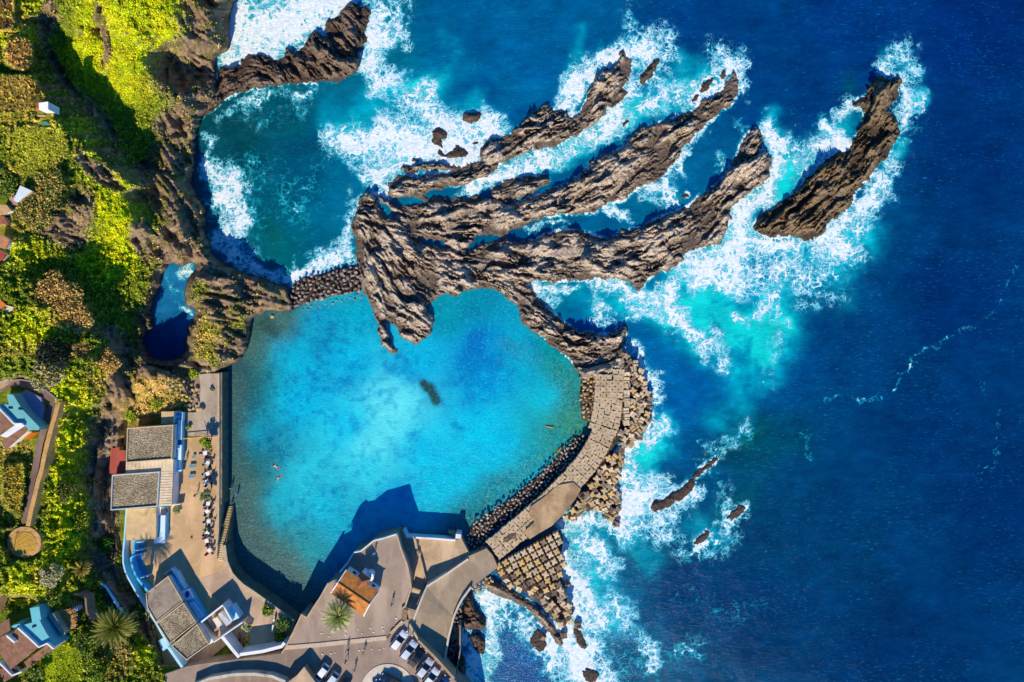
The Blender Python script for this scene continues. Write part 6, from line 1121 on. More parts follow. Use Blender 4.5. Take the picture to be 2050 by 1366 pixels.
pts = [(p_[0], p_[1], p_[2], p_[3], sum(1 for o_ in pts if o_[5] == p_[5] and o_[4] < p_[4]), p_[5]) for p_ in pts]
for (x, y, r_, tl, i_, j_) in pts:
    armour([(x, y, r_, tl)], lambda x, y: 2.2 - 1.0 * max(0, min(1, (y - 1130) / 120)) + rb.gauss(0, .1), (.22, .06 + .3 * (y > 1150)), fl_(i_, j_, y), .02 if y < 1150 else .28, 'field by the ramp' if y < 1150 else 'southern field')
for x, y, lb in ((1234,1048,'in open surf right of the field'), (1264,878,'alone below the upper heap'), (1134,1170,'at the southern foam edge'), (1157,1252,'alone in surf past the southern field'), (1128,1272,'beside the rock rib tip'), (1086,1274,'on the foamy inlet rocks')):
    armour([(x, y, rb.uniform(0, 1.5), .4)], lambda x, y: .45, (0, .9), lb, .5, lb)
reef('rubble_bed', 'dark rubble bed under the tumbled blocks at the upper bend', 'rubble', [[(x, y) for x, y in inset(PA, 2)]], [], None, .9, 1.8, 820, M_CORE, .2, 2, 2, 6)
reef('rubble_bed', 'dark rubble bed under the blocks below the middle of the breakwater', 'rubble', [inset(PB, 2)], [], None, .8, 1.8, 830, M_CORE, .2, 2, 2, 6)
reef('rubble_bed', 'dark rubble bed under the large field of blocks by the ramp', 'rubble', [inset(PC, 2)], [], None, 1.0, 1.8, 840, M_CORE, .2, 2, 2, 6)
# boulders
def boulders(name, poly, d, seed, r0, zf, m, label, group, nmax=260, sq=.8, cat='boulder'):
    ms = []
    for k in range(6):
        me = stone(1, seed + k, (1, .85, sq), 13); me.materials.append(m); ms.append(me)
    r = random.Random(seed); pp = poisson(poly, d, seed, 9000)[:nmax]
    for x, y in pp:
        s = r0 * r.uniform(.72, 1.3); o = link(name, r.choice(ms), None, W(x, y, zf(x, y) + r.uniform(-.05, .12))); o.scale = (s, s * r.uniform(.8, 1.1), s); o.rotation_euler = (r.uniform(-.4, .4), r.uniform(-.4, .4), r.uniform(0, 6.3)); a_ = sum(1 for q_ in pp if q_[0] < x) / max(1, len(pp)); b_ = [q_ for q_ in pp if abs(q_[0] - x) < 10]; up_ = sum(1 for q_ in b_ if q_[1] < y) / max(1, len(b_)); props(o, label + ', %s, %s' % (('far left end', 'left part', 'left middle', 'centre', 'right middle', 'right part', 'far right end')[int(min(.999, a_) * 7)], 'upper side' if up_ < .34 else 'lower side' if up_ > .66 else 'middle'), cat, group)
    return len(pp)
M_BGREY = plain('grey_boulders', (168, 152, 140), .8, .35, 1.6, .06, rand=.45)
M_BTAN = plain('tan_boulders', (206, 178, 128), .85, .3, 1.6, .06, rand=.3)
M_BLAV = plain('slate_boulders', (196, 180, 164), .75, .3, 1.8, .06, rand=.35)
CW = [(580,582),(592,566),(612,554),(640,551),(672,539),(700,534),(714,531),(720,555),(722,582),(700,587),(667,593),(630,602),(594,614),(585,600)]
reef('causeway_bed', 'dark gravel bed under the boulder causeway', 'causeway', [CW], [], None, .5, 1.6, 850, M_CORE, .1, 2, 2, 5)
nb = boulders('causeway_boulder', CW, 7.6, 31, .50, lambda x, y: .75 - .5 * max(0, min(1, (y - 580) / 30)), M_BGREY, 'grey boulder in the causeway between bay and pool', 'boulders of the causeway')
RV = [(1150,876),(1186,868),(1192,880),(1176,896),(1161,915),(1141,937),(1119,960),(1098,980),(1075,1000),(1052,1016),(1030,1031),(1005,1050),(988,1062),(975,1076),(985,1084),(978,1095),(955,1098),(938,1094),(934,1076),(945,1050),(965,1036),(990,1020),(1015,1002),(1040,984),(1062,963),(1085,944),(1105,925),(1130,900)]
reef('revetment_bed', 'dark bed under the inner rubble slope of the breakwater', 'revetment', [RV], [], None, .7, 1.8, 860, M_CORE, .1, 2, 2, 7)
nr = boulders('revetment_stone', RV, 6.1, 41, .36, lambda x, y: 1.0, M_BLAV, 'pale stone on the pool slope of the breakwater', 'stones of the inner slope', 290)
boulders('cobble', [(1166,756),(1198,748),(1196,840),(1184,842),(1166,836),(1162,800)], 6.5, 51, .42, lambda x, y: 2.1, M_BTAN, 'tan cobble where the breakwater meets the reef', 'cobbles of the rough patch', 120, .6)
boulders('riprap_stone', [(919,1218),(926,1218),(923,1245),(920,1270),(920,1302),(908,1318),(894,1325),(900,1290),(907,1250),(913,1230)], 6.4, 61, .42, lambda x, y: 1.7, M_BOULD, 'brown stone between ramp wall and outer wall', 'riprap below the ramp wall', 80)
boulders('edge_stone', [(945,1178),(965,1164),(980,1154),(988,1162),(972,1176),(960,1186),(950,1190)], 7, 71, .5, lambda x, y: 2.0, M_BTAN, 'flat tan stone at the ramp foot', 'flat stones at the ramp foot', 30, .4)
boulders('fallen_rock', [(322,752),(345,742),(372,752),(392,775),(402,800),(400,822),(386,824),(372,816),(366,800),(350,784),(328,772)], 7.5, 81, .48, lambda x, y: tz(x, y) + .25, M_BTAN, 'angular tan rock fallen beside the gravel lane', 'rockfall by the lane', 120)
boulders('pool_stone', [(596,612),(640,602),(700,592),(722,588),(724,596),(690,604),(640,614),(606,622)], 9, 91, .32, lambda x, y: -.05, M_BGREY, 'half sunken grey stone below the causeway', 'stones at the pool rim', 40)
for x, y, r_, lb in ((416,741,.7,'ochre boulder at the northern end of the quay wall'),(403,818,.7,'ochre boulder standing alone on the gravel lane'),(424,780,.6,'tan boulder leaning on the quay kerb'),(545,634,.5,'mossy rock in the shallow north west corner of the pool')):
    me = stone(r_, int(x), (1, .9, .9)); me.materials.append(M_BTAN); props(link('boulder', me, None, W(x, y, ZT + .3 if y > 700 else .0)), lb, 'boulder')
o = wallmb(MB(), Z('G6', (270,610), (272,800), (268,960), (240,1150), (205,1312)), -1, 3.6, .3).build('outer_wall', plain('outer_wall', (150, 132, 112), .85, .3, 1.5, .04)); props(o, 'thin outer sea wall enclosing the riprap wedge at the bottom', 'wall')
mb = MB(); a, c_ = Z('G2', (205,405), (362,245)); mb.tube([W(a[0], a[1], .06), W((a[0] + c_[0]) / 2, (a[1] + c_[1]) / 2, .1), W(c_[0], c_[1], .08)], [.14, .2, .26], 8); props(mb.build('wooden_beam', plain('beam_wood', (176, 140, 62), .8, .3, 2)), 'long yellow brown timber beam lying in the shallow pool edge', 'beam')
mb = MB(); mb.tube([W(1092, 853, .05), W(1108, 856, .1)], .16, 7); props(mb.build('driftwood', plain('drift', (186, 140, 80), .8, .3, 2)), 'short piece of brown driftwood floating over the green shallows', 'driftwood')
# ------------------------------------------------------------------ cars
def carmesh(c, L=4.15, wd=1.74, kind=0):
    name = 'car_paint_%d_%d_%d' % c; m = plain(name, c, .25, .04, 1, 0, spec=.6); m.node_tree.nodes['Principled BSDF'].inputs['Coat Weight'].default_value = .6
    return m
M_TYRE = plain('tyre', (28, 28, 28), .8, .1); M_RIM = plain('rim', (150, 152, 156), .3, .1, metal=.6); M_LAMP = plain('lamp_glass', (226, 232, 236), .15, .05, spec=.7); M_TAIL = plain('tail_glass', (150, 20, 16), .2, .1, spec=.6)
def car(label, c, head, color, z=ZP, L=4.15, group='cars in the car park'):
    t_ = empty('parked_car', label, 'car', W(c[0], c[1], z), head, group); m = carmesh(color)
    st = [(-.5, .72, .42, .60), (-.485, .80, .30, .78), (-.44, .84, .24, .92), (-.30, .87, .20, .96), (-.1, .87, .18, .95), (.12, .87, .18, .94), (.25, .86, .19, .90), (.38, .83, .22, .82), (.46, .77, .26, .70), (.495, .62, .34, .58)]
    mb = MB(); k = 16; vs = []
    for y, hw, z0, z1 in st:
        for j in range(k):
            a = 2 * math.pi * j / k; e = .45; ca, sa = math.cos(a), math.sin(a); vs.append((hw * math.copysign(abs(ca) ** e, ca), y * L, (z0 + z1) / 2 + (z1 - z0) / 2 * math.copysign(abs(sa) ** e, sa)))
    mb.add(vs, [(i * k + j, (i) * k + (j + 1) % k, (i + 1) * k + (j + 1) % k, (i + 1) * k + j) for i in range(len(st) - 1) for j in range(k)] + [tuple(range(k))[::-1], tuple(range((len(st) - 1) * k, len(st) * k))]); mb.build('body', m, t_, True)
    gl = [(-.46, .66, .90), (-.36, .62, 1.42), (-.20, .62, 1.47), (.02, .62, 1.46), (.09, .62, 1.38), (.25, .70, .90)]
    mb = MB(); vs = []
    for y, hw, zt in gl: vs += [(-.80, y * L, .88), (.80, y * L, .88), (hw, y * L, zt), (-hw, y * L, zt)]
    mb.add(vs, [(4 * i, 4 * i + 3, 4 * i + 7, 4 * i + 4) for i in range(5)] + [(4 * i + 1, 4 * i + 5, 4 * i + 6, 4 * i + 2) for i in range(5)] + [(4 * i + 3, 4 * i + 2, 4 * i + 6, 4 * i + 7) for i in range(5)]); mb.build('windows', M_GLASS, t_)
    mb = MB(); mb.add([(-.60, -.37 * L, 1.44), (.60, -.37 * L, 1.44), (.61, -.2 * L, 1.50), (-.61, -.2 * L, 1.50), (.60, .03 * L, 1.48), (-.60, .03 * L, 1.48), (-.60, -.37 * L, 1.38), (.60, -.37 * L, 1.38), (.60, .03 * L, 1.40), (-.60, .03 * L, 1.40)], [(0, 1, 2, 3), (3, 2, 4, 5), (6, 7, 1, 0), (5, 4, 8, 9), (1, 7, 8, 4, 2), (0, 3, 5, 9, 6)])
    for s in (-1, 1): mb.tube([(s * .61, .03 * L, 1.44), (s * .68, .15 * L, 1.18), (s * .74, .25 * L, .92)], .035, 4); mb.tube([(s * .61, -.37 * L, 1.42), (s * .7, -.46 * L, .94)], .04, 4)
    mb.build('roof', m, t_)
    for s in (-1, 1):
        for y in (-.30, .31):
            w_ = MB(); w_.tube([(s * .70, y * L, .31), (s * .88, y * L, .31)], .31, 16); wo = w_.build('wheel', M_TYRE, t_); r_ = MB(); r_.tube([(s * .88, y * L, .31), (s * .895, y * L, .31)], .19, 12); r_.build('rim', M_RIM, wo)
        MB().box((s * .58, .478 * L, .66), (.3, .12, .12)).build('headlight', M_LAMP, t_); MB().box((s * .62, -.487 * L, .78), (.24, .08, .16)).build('taillight', M_TAIL, t_); MB().box((s * .93, .17 * L, .98), (.16, .1, .1)).build('mirror', m, t_)
    return t_
E7 = lambda a, b_: Z('E7', (a, b_))[0]; E5 = lambda a, b_: Z('E5', (a, b_))[0]; hd = -math.radians(38)
car('white hatchback at the top of the slanted row, nearest the wooden steps', E7(785, 628), hd, (236, 238, 240))
car('silver white car second in the slanted row, beside the black car', E7(938, 780), hd, (206, 216, 228))
car('black car between two light cars in the slanted row', E7(1068, 882), hd, (10, 14, 22))
car('silver car fourth in the slanted row, just past the black one', E7(1190, 1060), hd, (200, 206, 214))
car('white car with a long windscreen, fifth in the slanted row', E7(1286, 1212), hd, (232, 236, 238))
car('dark blue car at the bottom end of the slanted row, cut by the edge', E7(1450, 1330), hd, (20, 54, 110))
car('white car parked beside the tan kiosk roof', E5(665, 1150), hd + math.pi, (240, 242, 244))
car('pale silver car second from the kiosk, cut by the bottom edge', E5(815, 1275), hd + math.pi, (214, 222, 228))
car('dark car third from the kiosk, almost outside the photo', E5(985, 1390), hd + math.pi, (24, 36, 52))
car('dark blue car with pale roof edges in the middle of the round pale paving', E7(655, 1270), math.radians(62), (20, 40, 74), ZP + .1)
car('deep blue car on the left of the round pale paving, mostly out of frame', E7(500, 1400), math.radians(40), (14, 60, 130), ZP + .1)
car('blue car on the right of the round pale paving, mostly out of frame', E7(900, 1400), math.radians(75), (18, 50, 120), ZP + .1)
props(MB().prism(xy([E7(790, 1220), E7(810, 1160), E7(856, 1130), E7(850, 1180), E7(815, 1240)], ZP + .1), ZP + .05, ZP + .115).build('road_marking', plain('ochre_mark', (214, 170, 110), .8)), kind='structure')
# round stone studs
me = bpy.data.meshes.new('stud'); bm = bmesh.new(); bmesh.ops.create_uvsphere(bm, u_segments=14, v_segments=8, radius=.2); bmesh.ops.scale(bm, verts=bm.verts, vec=(1, 1, .55)); bm.to_mesh(me); bm.free(); me.materials.append(plain('stud_stone', (236, 220, 200), .7, .08)); me.polygons.foreach_set('use_smooth', [True] * len(me.polygons))
for i, (a, b_) in enumerate([(660,535),(780,588),(855,512),(1042,490),(1040,562),(1237,474),(1300,540),(1430,454),(1480,518),(1620,435),(1633,490),(1815,415),(1838,298)]):
    o = link('stone_stud', me, None, W(*E5(a, b_), ZP + .05)); s = rb.uniform(.7, 1); o.scale = (s, s, s); props(o, 'small round white stone, %s in the dotted line south of the palm' % ordw(i), 'stone stud', 'white stones on the plaza')
for i, (a, b_) in enumerate([(675,865),(808,855),(873,843),(1067,825),(1258,805),(1322,800),(1343,812),(1452,785),(1577,790),(1645,768)]):
    o = link('stone_stud', me, None, W(*E5(a, b_), ZP + .05)); s = rb.uniform(.6, .95); o.scale = (s, s, s); props(o, 'small round white stone, %s in the dotted line below the bench wall' % ordw(i), 'stone stud', 'white stones on the car park')
# ------------------------------------------------------------------ people
def person(label, c, z, rz, shirt, legs, hair=(40, 28, 20), pose='walk', hold=None, dress=None):
    J = {'pel': (0, 0, .95), 'sp': (0, 0, 1.15), 'ch': (0, .01, 1.38), 'nk': (0, .01, 1.50), 'hb': (0, .02, 1.58), 'hd': (0, .03, 1.68), 'ht': (0, .02, 1.76)}
    if pose == 'walk': lg = [((-.09, 0, .92), (-.1, .17, .52), (-.1, .22, .08), (-.1, .36, .04)), ((.09, 0, .92), (.1, -.06, .50), (.1, -.30, .12), (.1, -.20, .04))]; ar = [((-.19, 0, 1.42), (-.24, -.12, 1.15), (-.23, -.02, .92)), ((.19, 0, 1.42), (.25, .12, 1.15), (.24, .28, .97))]
    elif pose == 'sit': lg = [((-.09, 0, .48), (-.11, .42, .50), (-.11, .44, .10), (-.11, .58, .05)), ((.09, 0, .48), (.11, .42, .50), (.11, .46, .10), (.11, .6, .05))]; ar = [((-.19, 0, .96), (-.26, .12, .72), (-.14, .34, .78)), ((.19, 0, .96), (.26, .12, .72), (.14, .34, .78))]; J = {k: (v[0], v[1], v[2] - .46) for k, v in J.items()}
    elif pose == 'swim': lg = [((-.08, -.02, .92), (-.16, -.05, .5), (-.22, .03, .10), (-.23, .05, -.06)), ((.08, -.02, .92), (.14, .08, .52), (.20, -.05, .14), (.2, -.05, -.02))]; ar = [((-.19, 0, 1.42), (-.42, .03, 1.6), (-.52, .05, 1.86)), ((.19, 0, 1.42), (.42, .03, 1.34), (.6, .04, 1.56))]
    else: lg = [((-.09, 0, .92), (-.11, .02, .50), (-.12, 0, .08), (-.13, .14, .04)), ((.09, 0, .92), (.12, .02, .50), (.14, 0, .08), (.16, .14, .04))]; ar = [((-.19, 0, 1.42), (-.27, .02, 1.15), (-.25, .14, .92)), ((.19, 0, 1.42), (.28, .02, 1.15), (.2, .22, 1.05))]
    V = []; E = []; R = []
    def av(p, r): V.append(p); R.append(r); return len(V) - 1
    ids = {}
    for k, r in (('pel', .135), ('sp', .12), ('ch', .145), ('nk', .055), ('hb', .07), ('hd', .098), ('ht', .07)): ids[k] = av(J[k], r)
    ks = list(ids); E += [(ids[a], ids[b_]) for a, b_ in zip(ks[:-1], ks[1:])]
    for L_ in lg:
        pr = ids['pel']
        for p, r in zip(L_, (.095, .062, .042, .032)): i = av(p, r); E.append((pr, i)); pr = i
    for L_ in ar:
        pr = ids['ch']
        for p, r in zip(L_, (.06, .043, .032)): i = av(p, r); E.append((pr, i)); pr = i
        w_ = Vector(L_[2]); d_ = (w_ - Vector(L_[1])).normalized(); side = 1 if L_[0][0] > 0 else -1
        pm_ = av(tuple(w_ + d_ * .05), .030); E.append((pr, pm_))
        for f in range(5):
            off = Vector((side * (-.028 + .014 * f), 0, 0)) if f < 4 else Vector((-side * .035, .02, 0)); ln = (.075, .085, .08, .06, .045)[f]; tip = w_ + d_ * (.06 + ln) + off * 1.3; i = av(tuple(tip), .0085); E.append((pm_, i))
    me = bpy.data.meshes.new('person'); me.from_pydata(V, E, []); ob = bpy.data.objects.new('tmp', me); col.objects.link(ob)
    md = ob.modifiers.new('s', 'SKIN'); sv = me.skin_vertices[0].data
    for i, r in enumerate(R): sv[i].radius = (r, r * (.75 if i in (0, 1, 2) else 1))
    sv[0].use_root = True; sb = ob.modifiers.new('u', 'SUBSURF'); sb.levels = 1
    dg = bpy.context.evaluated_depsgraph_get(); m2 = bpy.data.meshes.new_from_object(ob.evaluated_get(dg)); bpy.data.objects.remove(ob)
    m2.materials.clear(); skin = plain('skin%d' % len(bpy.data.materials), (206, 154, 122), .6, .05)
    for m in (skin, plain('shirt%d' % len(bpy.data.materials), shirt, .8, .1, 3), plain('trousers%d' % len(bpy.data.materials), legs, .8, .1, 3)): m2.materials.append(m)
    dz = .46 if pose == 'sit' else 0
    for p in m2.polygons:
        x, y, zc = p.center; zc += dz; p.use_smooth = True
        if zc > 1.50: p.material_index = 0
        elif zc > .98 and abs(x) < .3: p.material_index = 1
        elif (pose == 'sit' and zc > .5 or zc > .16) and zc < 1.0 and abs(x) < .2: p.material_index = 2 if pose != 'swim' or zc > .75 else 0
    t_ = link('person', m2, None, W(c[0], c[1], z)); props(t_, label, 'person', None)
    bm = bmesh.new(); bmesh.ops.create_uvsphere(bm, u_segments=12, v_segments=8, radius=.115); bmesh.ops.delete(bm, geom=[v for v in bm.verts if v.co.z < -.02 and v.co.y > -.02], context='VERTS'); hm = bpy.data.meshes.new('hair'); bm.to_mesh(hm); bm.free(); hm.materials.append(plain('hair%d' % len(bpy.data.materials), hair, .8, .1)); h_ = link('hair', hm, t_); h_.location = (0, .01, 1.70 - dz)
    fc = MB(); fc.box((0, .125, 1.665 - dz), (.025, .04, .04)); fc.build('nose', skin, t_)
    for s in (-1, 1): MB().box((s * .036, .112, 1.69 - dz), (.022, .015, .014)).build('eye', M_DKG, t_)
    if pose == 'swim': t_.rotation_euler = Euler((-math.pi / 2 * .96, 0, 0)); R_ = Matrix.Rotation(rz, 4, 'Z') @ Matrix.Rotation(-math.pi / 2 * .97, 4, 'X'); t_.matrix_world = Matrix.Translation(W(c[0], c[1], z)) @ R_
    else: t_.rotation_euler = (0, 0, rz)
    return t_
person('person in a teal top walking alone on the plaza right of the chapel', Z('E4', (1765,1300))[0], ZP, .2, (60, 190, 190), (40, 50, 70))
person('person in dark clothes walking just below the bench wall, long shadow behind', E5(1062, 945), ZP, .7, (30, 30, 36), (30, 32, 44))
person('person in a white shirt walking on the car park near the white cars', E5(1190, 1095), ZP, -.5, (230, 226, 220), (70, 60, 54), pose='walk')
person('person in beige standing under the middle of the bench wall', E5(1342, 800), ZP, 2.6, (200, 180, 150), (60, 60, 80), pose='stand')
person('person in light clothes standing close to the bench wall, left of the others', E5(1075, 772), ZP, 3.0, (220, 214, 200), (90, 80, 70), pose='stand')
person('person in pale clothes at the plaza rim north of the chapel shadow', Z('E4', (1488,512))[0], ZP, .4, (236, 236, 240), (180, 190, 210), pose='stand')
person('person in dark trousers crossing the middle of the sunny terrace', Z('E2', (1450,72))[0], ZT, 1.5, (60, 40, 40), (50, 36, 34))
person('person in dark clothes near the restaurant front on the terrace', Z('E1', (1278,890))[0], ZT, .3, (40, 36, 60), (30, 30, 40), pose='stand')
person('person descending the quay steps', (450, 1048), 2.2, 0.2, (70, 110, 150), (40, 60, 90), pose='walk')
person('bather standing at the pebbly shore by the quay shadow', (465, 976), .0, .6, (214, 160, 128), (60, 60, 140), pose='stand')
person('bather wading just right of the other one by the quay shadow', (478, 986), -.3, 2.0, (150, 190, 220), (60, 90, 160), pose='stand')
person('pale swimmer on the back, upper of the two in the pool', (562, 940), .02, 1.0, (232, 220, 206), (226, 196, 160), pose='swim')
person('swimmer in dark trunks, lower of the two in the pool', (567, 950), .02, 2.2, (222, 186, 156), (30, 50, 90), pose='swim')
person('person in a yellow shirt sitting at the tables near the steps', Z('E2', (1622,620))[0], ZT, 0, (232, 204, 60), (60, 60, 80), pose='sit')
person('person in a red top sitting on the terrace side of the tables', Z('E2', (1588,738))[0], ZT, -1.2, (200, 40, 40), (50, 50, 60), pose='sit')
person('person in a bright red top at the last table by the landing steps', Z('E2', (1604,1002))[0], ZT, -1.0, (214, 20, 30), (60, 40, 40), pose='sit')
# ------------------------------------------------------------------ terrace furniture
def dup(root, loc, rz, label):
    r = root.copy(); col.objects.link(r); r.location = loc; r.rotation_euler = (0, 0, rz); r['label'] = label
    for ch_ in root.children: c_ = ch_.copy(); col.objects.link(c_); c_.parent = r
    return r
tb = empty('cafe_table', 'x', 'table', (0, 0, -50), 0, 'cafe tables along the quay'); MB().box((0, 0, .73), (.74, .74, .04)).build('tabletop', M_WHITE, tb)
for a, b_ in ((-1, -1), (1, -1), (1, 1), (-1, 1)): MB().box((a * .34, b_ * .34, .36), (.05, .05, .72)).build('leg', M_RIM, tb)
cr = empty('cafe_chair', 'x', 'chair', (0, 0, -50), 0, 'cafe chairs around the tables'); M_CH = plain('chair_dark', (44, 58, 92), .6, .1)
MB().box((0, 0, .45), (.46, .46, .05)).build('seat', M_CH, cr); MB().box((0, -.22, .72), (.46, .04, .5), tilt=(.15, 0, 0)).build('backrest', M_CH, cr)
for a, b_ in ((-1, -1), (1, -1), (1, 1), (-1, 1)): MB().box((a * .2, b_ * .2, .22), (.04, .04, .45)).build('leg', M_CH, cr)
TB = [(414, 906), (419, 926), (419, 947), (418, 963), (420, 1007), (418, 1022), (421, 1042), (418, 1066), (417, 1081), (422, 1100)]
onm = ['topmost', 'second', 'third', 'fourth', 'fifth', 'sixth', 'seventh', 'eighth', 'ninth', 'lowest']; ft_, fc_ = True, True
for i, (x, y) in enumerate(TB):
    p = W(x, y, ZT); rz = rb.uniform(-.5, .5) + (.6 if i % 2 else 0); lb = 'white square table, %s in the line of tables along the quay' % onm[i]
    if ft_: tb.location = p; tb.rotation_euler = (0, 0, rz); tb['label'] = lb; ft_ = False
    else: dup(tb, p, rz, lb)
    for k, sd in enumerate(('far', 'right', 'near', 'left')):
        a = rz + k * math.pi / 2 + rb.gauss(0, .15); q = p + Vector((math.sin(a), math.cos(a), 0)) * rb.uniform(.68, .85); lb = 'dark chair on the %s side of the %s white table' % (('north', 'west', 'south', 'east')[k], onm[i]); rr = -a + math.pi
        if fc_: cr.location = q; cr.rotation_euler = (0, 0, rr); cr['label'] = lb; fc_ = False
        else: dup(cr, q, rr, lb)
for i, (x, y) in enumerate(Z('E1', (1565, 915), (1565, 1070), (1565, 1225)) + Z('E2', (1565, 210), (1570, 365), (1570, 520), (1566, 670))):
    p = W(x, y, ZT); t_ = empty('planter', 'white round planter, %s from the top in the line beside the tables' % onm[i].replace('topmost', 'first'), 'planter', p, 0, 'white planters beside the tables'); mb = MB(); mb.tube([(0, 0, 0), (0, 0, .5)], [.17, .22], 12); mb.build('pot', M_WHITE, t_); me = stone(.19, 5 + i, (1, 1, .7)); me.materials.append(plain('pot_plant%d' % i, (120, 140, 110), .9)); s = link('plant', me, t_); s.location = (0, 0, .55)
for (x, y), sz, lb in zip(Z('E1', (1402,812), (1380,957), (1370,1115)), ((.5, .45), (1.05, .55), (1.1, .55)), ('small square', 'upper long', 'lower long')):
    t_ = empty('low_table', lb + ' sky blue low table on the open terrace', 'table', W(x, y, ZT), .12); MB().box((0, 0, .52), (sz[0], sz[1], .06)).build('tabletop', plain('sky_blue' + lb, (70, 150, 190), .6, .12, 3), t_)
    for a, b_ in ((-1, -1), (1, -1), (1, 1), (-1, 1)): MB().box((a * (sz[0] / 2 - .05), b_ * (sz[1] / 2 - .05), .26), (.05, .05, .5)).build('leg', M_RIM, t_)
t_ = T('barrier', 'yellow barrier rail across the terrace between gravel lane and paving', 'barrier', (390, 876, ZT)); a, c_ = Z('E1', (1215,536), (1605,500)); mb = MB(); mb.tube([W(*a, ZT + .9), W(*c_, ZT + .9)], .08, 6); under(mb.build('rail', plain('yellow_rail', (236, 190, 20), .5, .1)), t_)
for f in (.02, .5, .98): p = W(a[0] + (c_[0] - a[0]) * f, a[1] + (c_[1] - a[1]) * f, ZT); under(MB().box((p.x, p.y, ZT + .45), (.08, .08, .9)).build('post', M_DKG), t_)
mb = MB(); a, c_ = Z('E1', (1470,435), (1600,475)); mb.tube([W(*a, ZT + 1.6), W(*c_, ZT + .1)], .06, 6); props(mb.build('leaning_pole', M_WOOD), 'pale pole leaning over the gravel lane next to the terrace tree', 'pole')
t_ = T('traffic_cone', 'small orange cone standing on the sunny terrace', 'cone', (*Z('E2', (1355,752))[0], ZT)); mb = MB(); mb.tube([(0, 0, .03), (0, 0, .5)], [.16, .03], 12); mb.build('body', plain('cone_orange', (232, 120, 30), .5), t_); MB().box((0, 0, .02), (.4, .4, .04)).build('base', M_DKG, t_)
t_ = T('waste_bin', 'white upright bin by the lower corner of the restaurant', 'bin', (*Z('E2', (1066,150))[0], ZT)); mb = MB(); mb.tube([(0, 0, 0), (0, 0, .9)], .28, 14); mb.build('body', M_WHITE, t_); mb = MB(); mb.tube([(0, 0, .9), (0, 0, .98)], [.3, .2], 14); mb.build('lid', M_LBLUE, t_)
for (x, y), lb in zip(Z('E1', (1140,1115), (1100,1298), (1085,1080)), ('middle', 'lower', 'upper')):
    t_ = empty('parasol', lb + ' small blue folded parasol in the shade of the restaurant front', 'parasol', W(x, y, ZT), 0, 'blue parasols by the restaurant'); mb = MB(); mb.tube([(0, 0, 0), (0, 0, 1.9)], .03, 6); mb.build('pole', M_RIM, t_); mb = MB(); mb.tube([(0, 0, 1.0), (0, 0, 1.9)], [.26, .05], 8); mb.build('canopy', M_BLUE, t_)
for (x, y), lb in zip(Z('E7', (922,470), (1003,530)), ('left', 'right')):
    t_ = empty('gate_post', '%s white gate post beside the top of the stairs' % lb, 'post', W(x, y, ZP), 0); mb = MB(); mb.tube([(0, 0, 0), (0, 0, 1.1)], .13, 10); mb.build('shaft', M_WHITE, t_); mb = MB(); mb.tube([(0, 0, 1.1), (0, 0, 1.2)], [.18, .1], 10); mb.build('cap', M_WHITE, t_)
# ------------------------------------------------------------------ palms, trees, shrubs
M_TRUNK = plain('bark', (120, 96, 70), .9, .3, 3, .05)
def palm(label, c, z, h, R, n=44, c1=(150, 158, 50), c2=(214, 206, 120), droop=.55, seed=1, dirt=1.0):
    t_ = empty('palm_tree', label, 'palm tree', W(c[0], c[1], z + h), 0); base = t_.location.copy(); t_.location = (base.x, base.y, z)
    r = random.Random(seed); mb = MB(); mb.tube([(0, 0, -.6), (.05, 0, h * .5), (0, 0, h + .1)], [.34, .24, .28], 10); mb.build('trunk', M_TRUNK, t_)
    P = []; V = []; F = []; C = []
    a1, a2 = np.array(lin(c1)[:3]), np.array(lin(c2)[:3])
    for i in range(n):
        a = 2.399 * i; el = math.radians(78 - 88 * (i / n)); L = R * r.uniform(.85, 1.12) / max(.75, math.cos(el) * 1.0) * (.8 + .25 * i / n); pts = []
        d_ = Vector((math.cos(a) * math.cos(el), math.sin(a) * math.cos(el), math.sin(el))); p = Vector((0, 0, h)); st = 12; tone = r.uniform(.6, 1.15); mixc = r.random()
        for k in range(st + 1):
            pts.append(p.copy()); p = p + d_ * (L / st); d_.z -= droop * 1.5 / st * (1 + k / st); d_.normalize()
        for k in range(1, st + 1):
            q = pts[k]; t1 = (pts[k] - pts[k - 1]).normalized(); s1 = t1.cross(Vector((0, 0, 1))).normalized(); up = s1.cross(t1)
            for sd in (-1, 1):
                for m_ in (0, .5):
                    b0 = pts[k - 1] + (pts[k] - pts[k - 1]) * m_; ll = R * .21 * math.sin(math.pi * min(.97, (k + m_ + .6) / (st + 1.4))) + .12
                    tip = b0 + s1 * sd * ll * .72 + t1 * ll * .75 - up * ll * .28 + Vector((0, 0, r.uniform(-.03, .03))); w_ = t1 * .045 + up * .012
                    nV = len(V); V += [b0 - w_, b0 + w_, tip]; F.append((nV, nV + 1, nV + 2)); cc = (a1 * (1 - mixc * k / st) + a2 * mixc * k / st) * tone; C += [cc] * 3
            nV = len(V); w2 = s1 * .035 * (1 - .6 * k / st); V += [pts[k - 1] - w2, pts[k - 1] + w2, q + w2, q - w2]; F.append((nV, nV + 1, nV + 2, nV + 3)); C += [a2 * tone * .9] * 4
    me = bpy.data.meshes.new('crown'); me.from_pydata([tuple(v) for v in V], [], F); at = me.attributes.new('lc', 'FLOAT_COLOR', 'POINT'); cc = np.ones((len(V), 4), np.float32); cc[:, :3] = np.array(C); at.data.foreach_set('color', cc.ravel()); me.materials.append(M_LEAF); link('crown', me, t_)
    return t_
palm('pale green palm with a bushy crown on the plaza, left of the chapel', (678, 1232), ZP, 3.6, 3.0, 74, (150, 168, 70), (226, 220, 150), .75, 3)
palm('very large olive green palm above the bath house roofs', (232, 1254), tz(232, 1254) , 6.0, 3.6, 90, (120, 132, 36), (196, 184, 84), .5, 5)
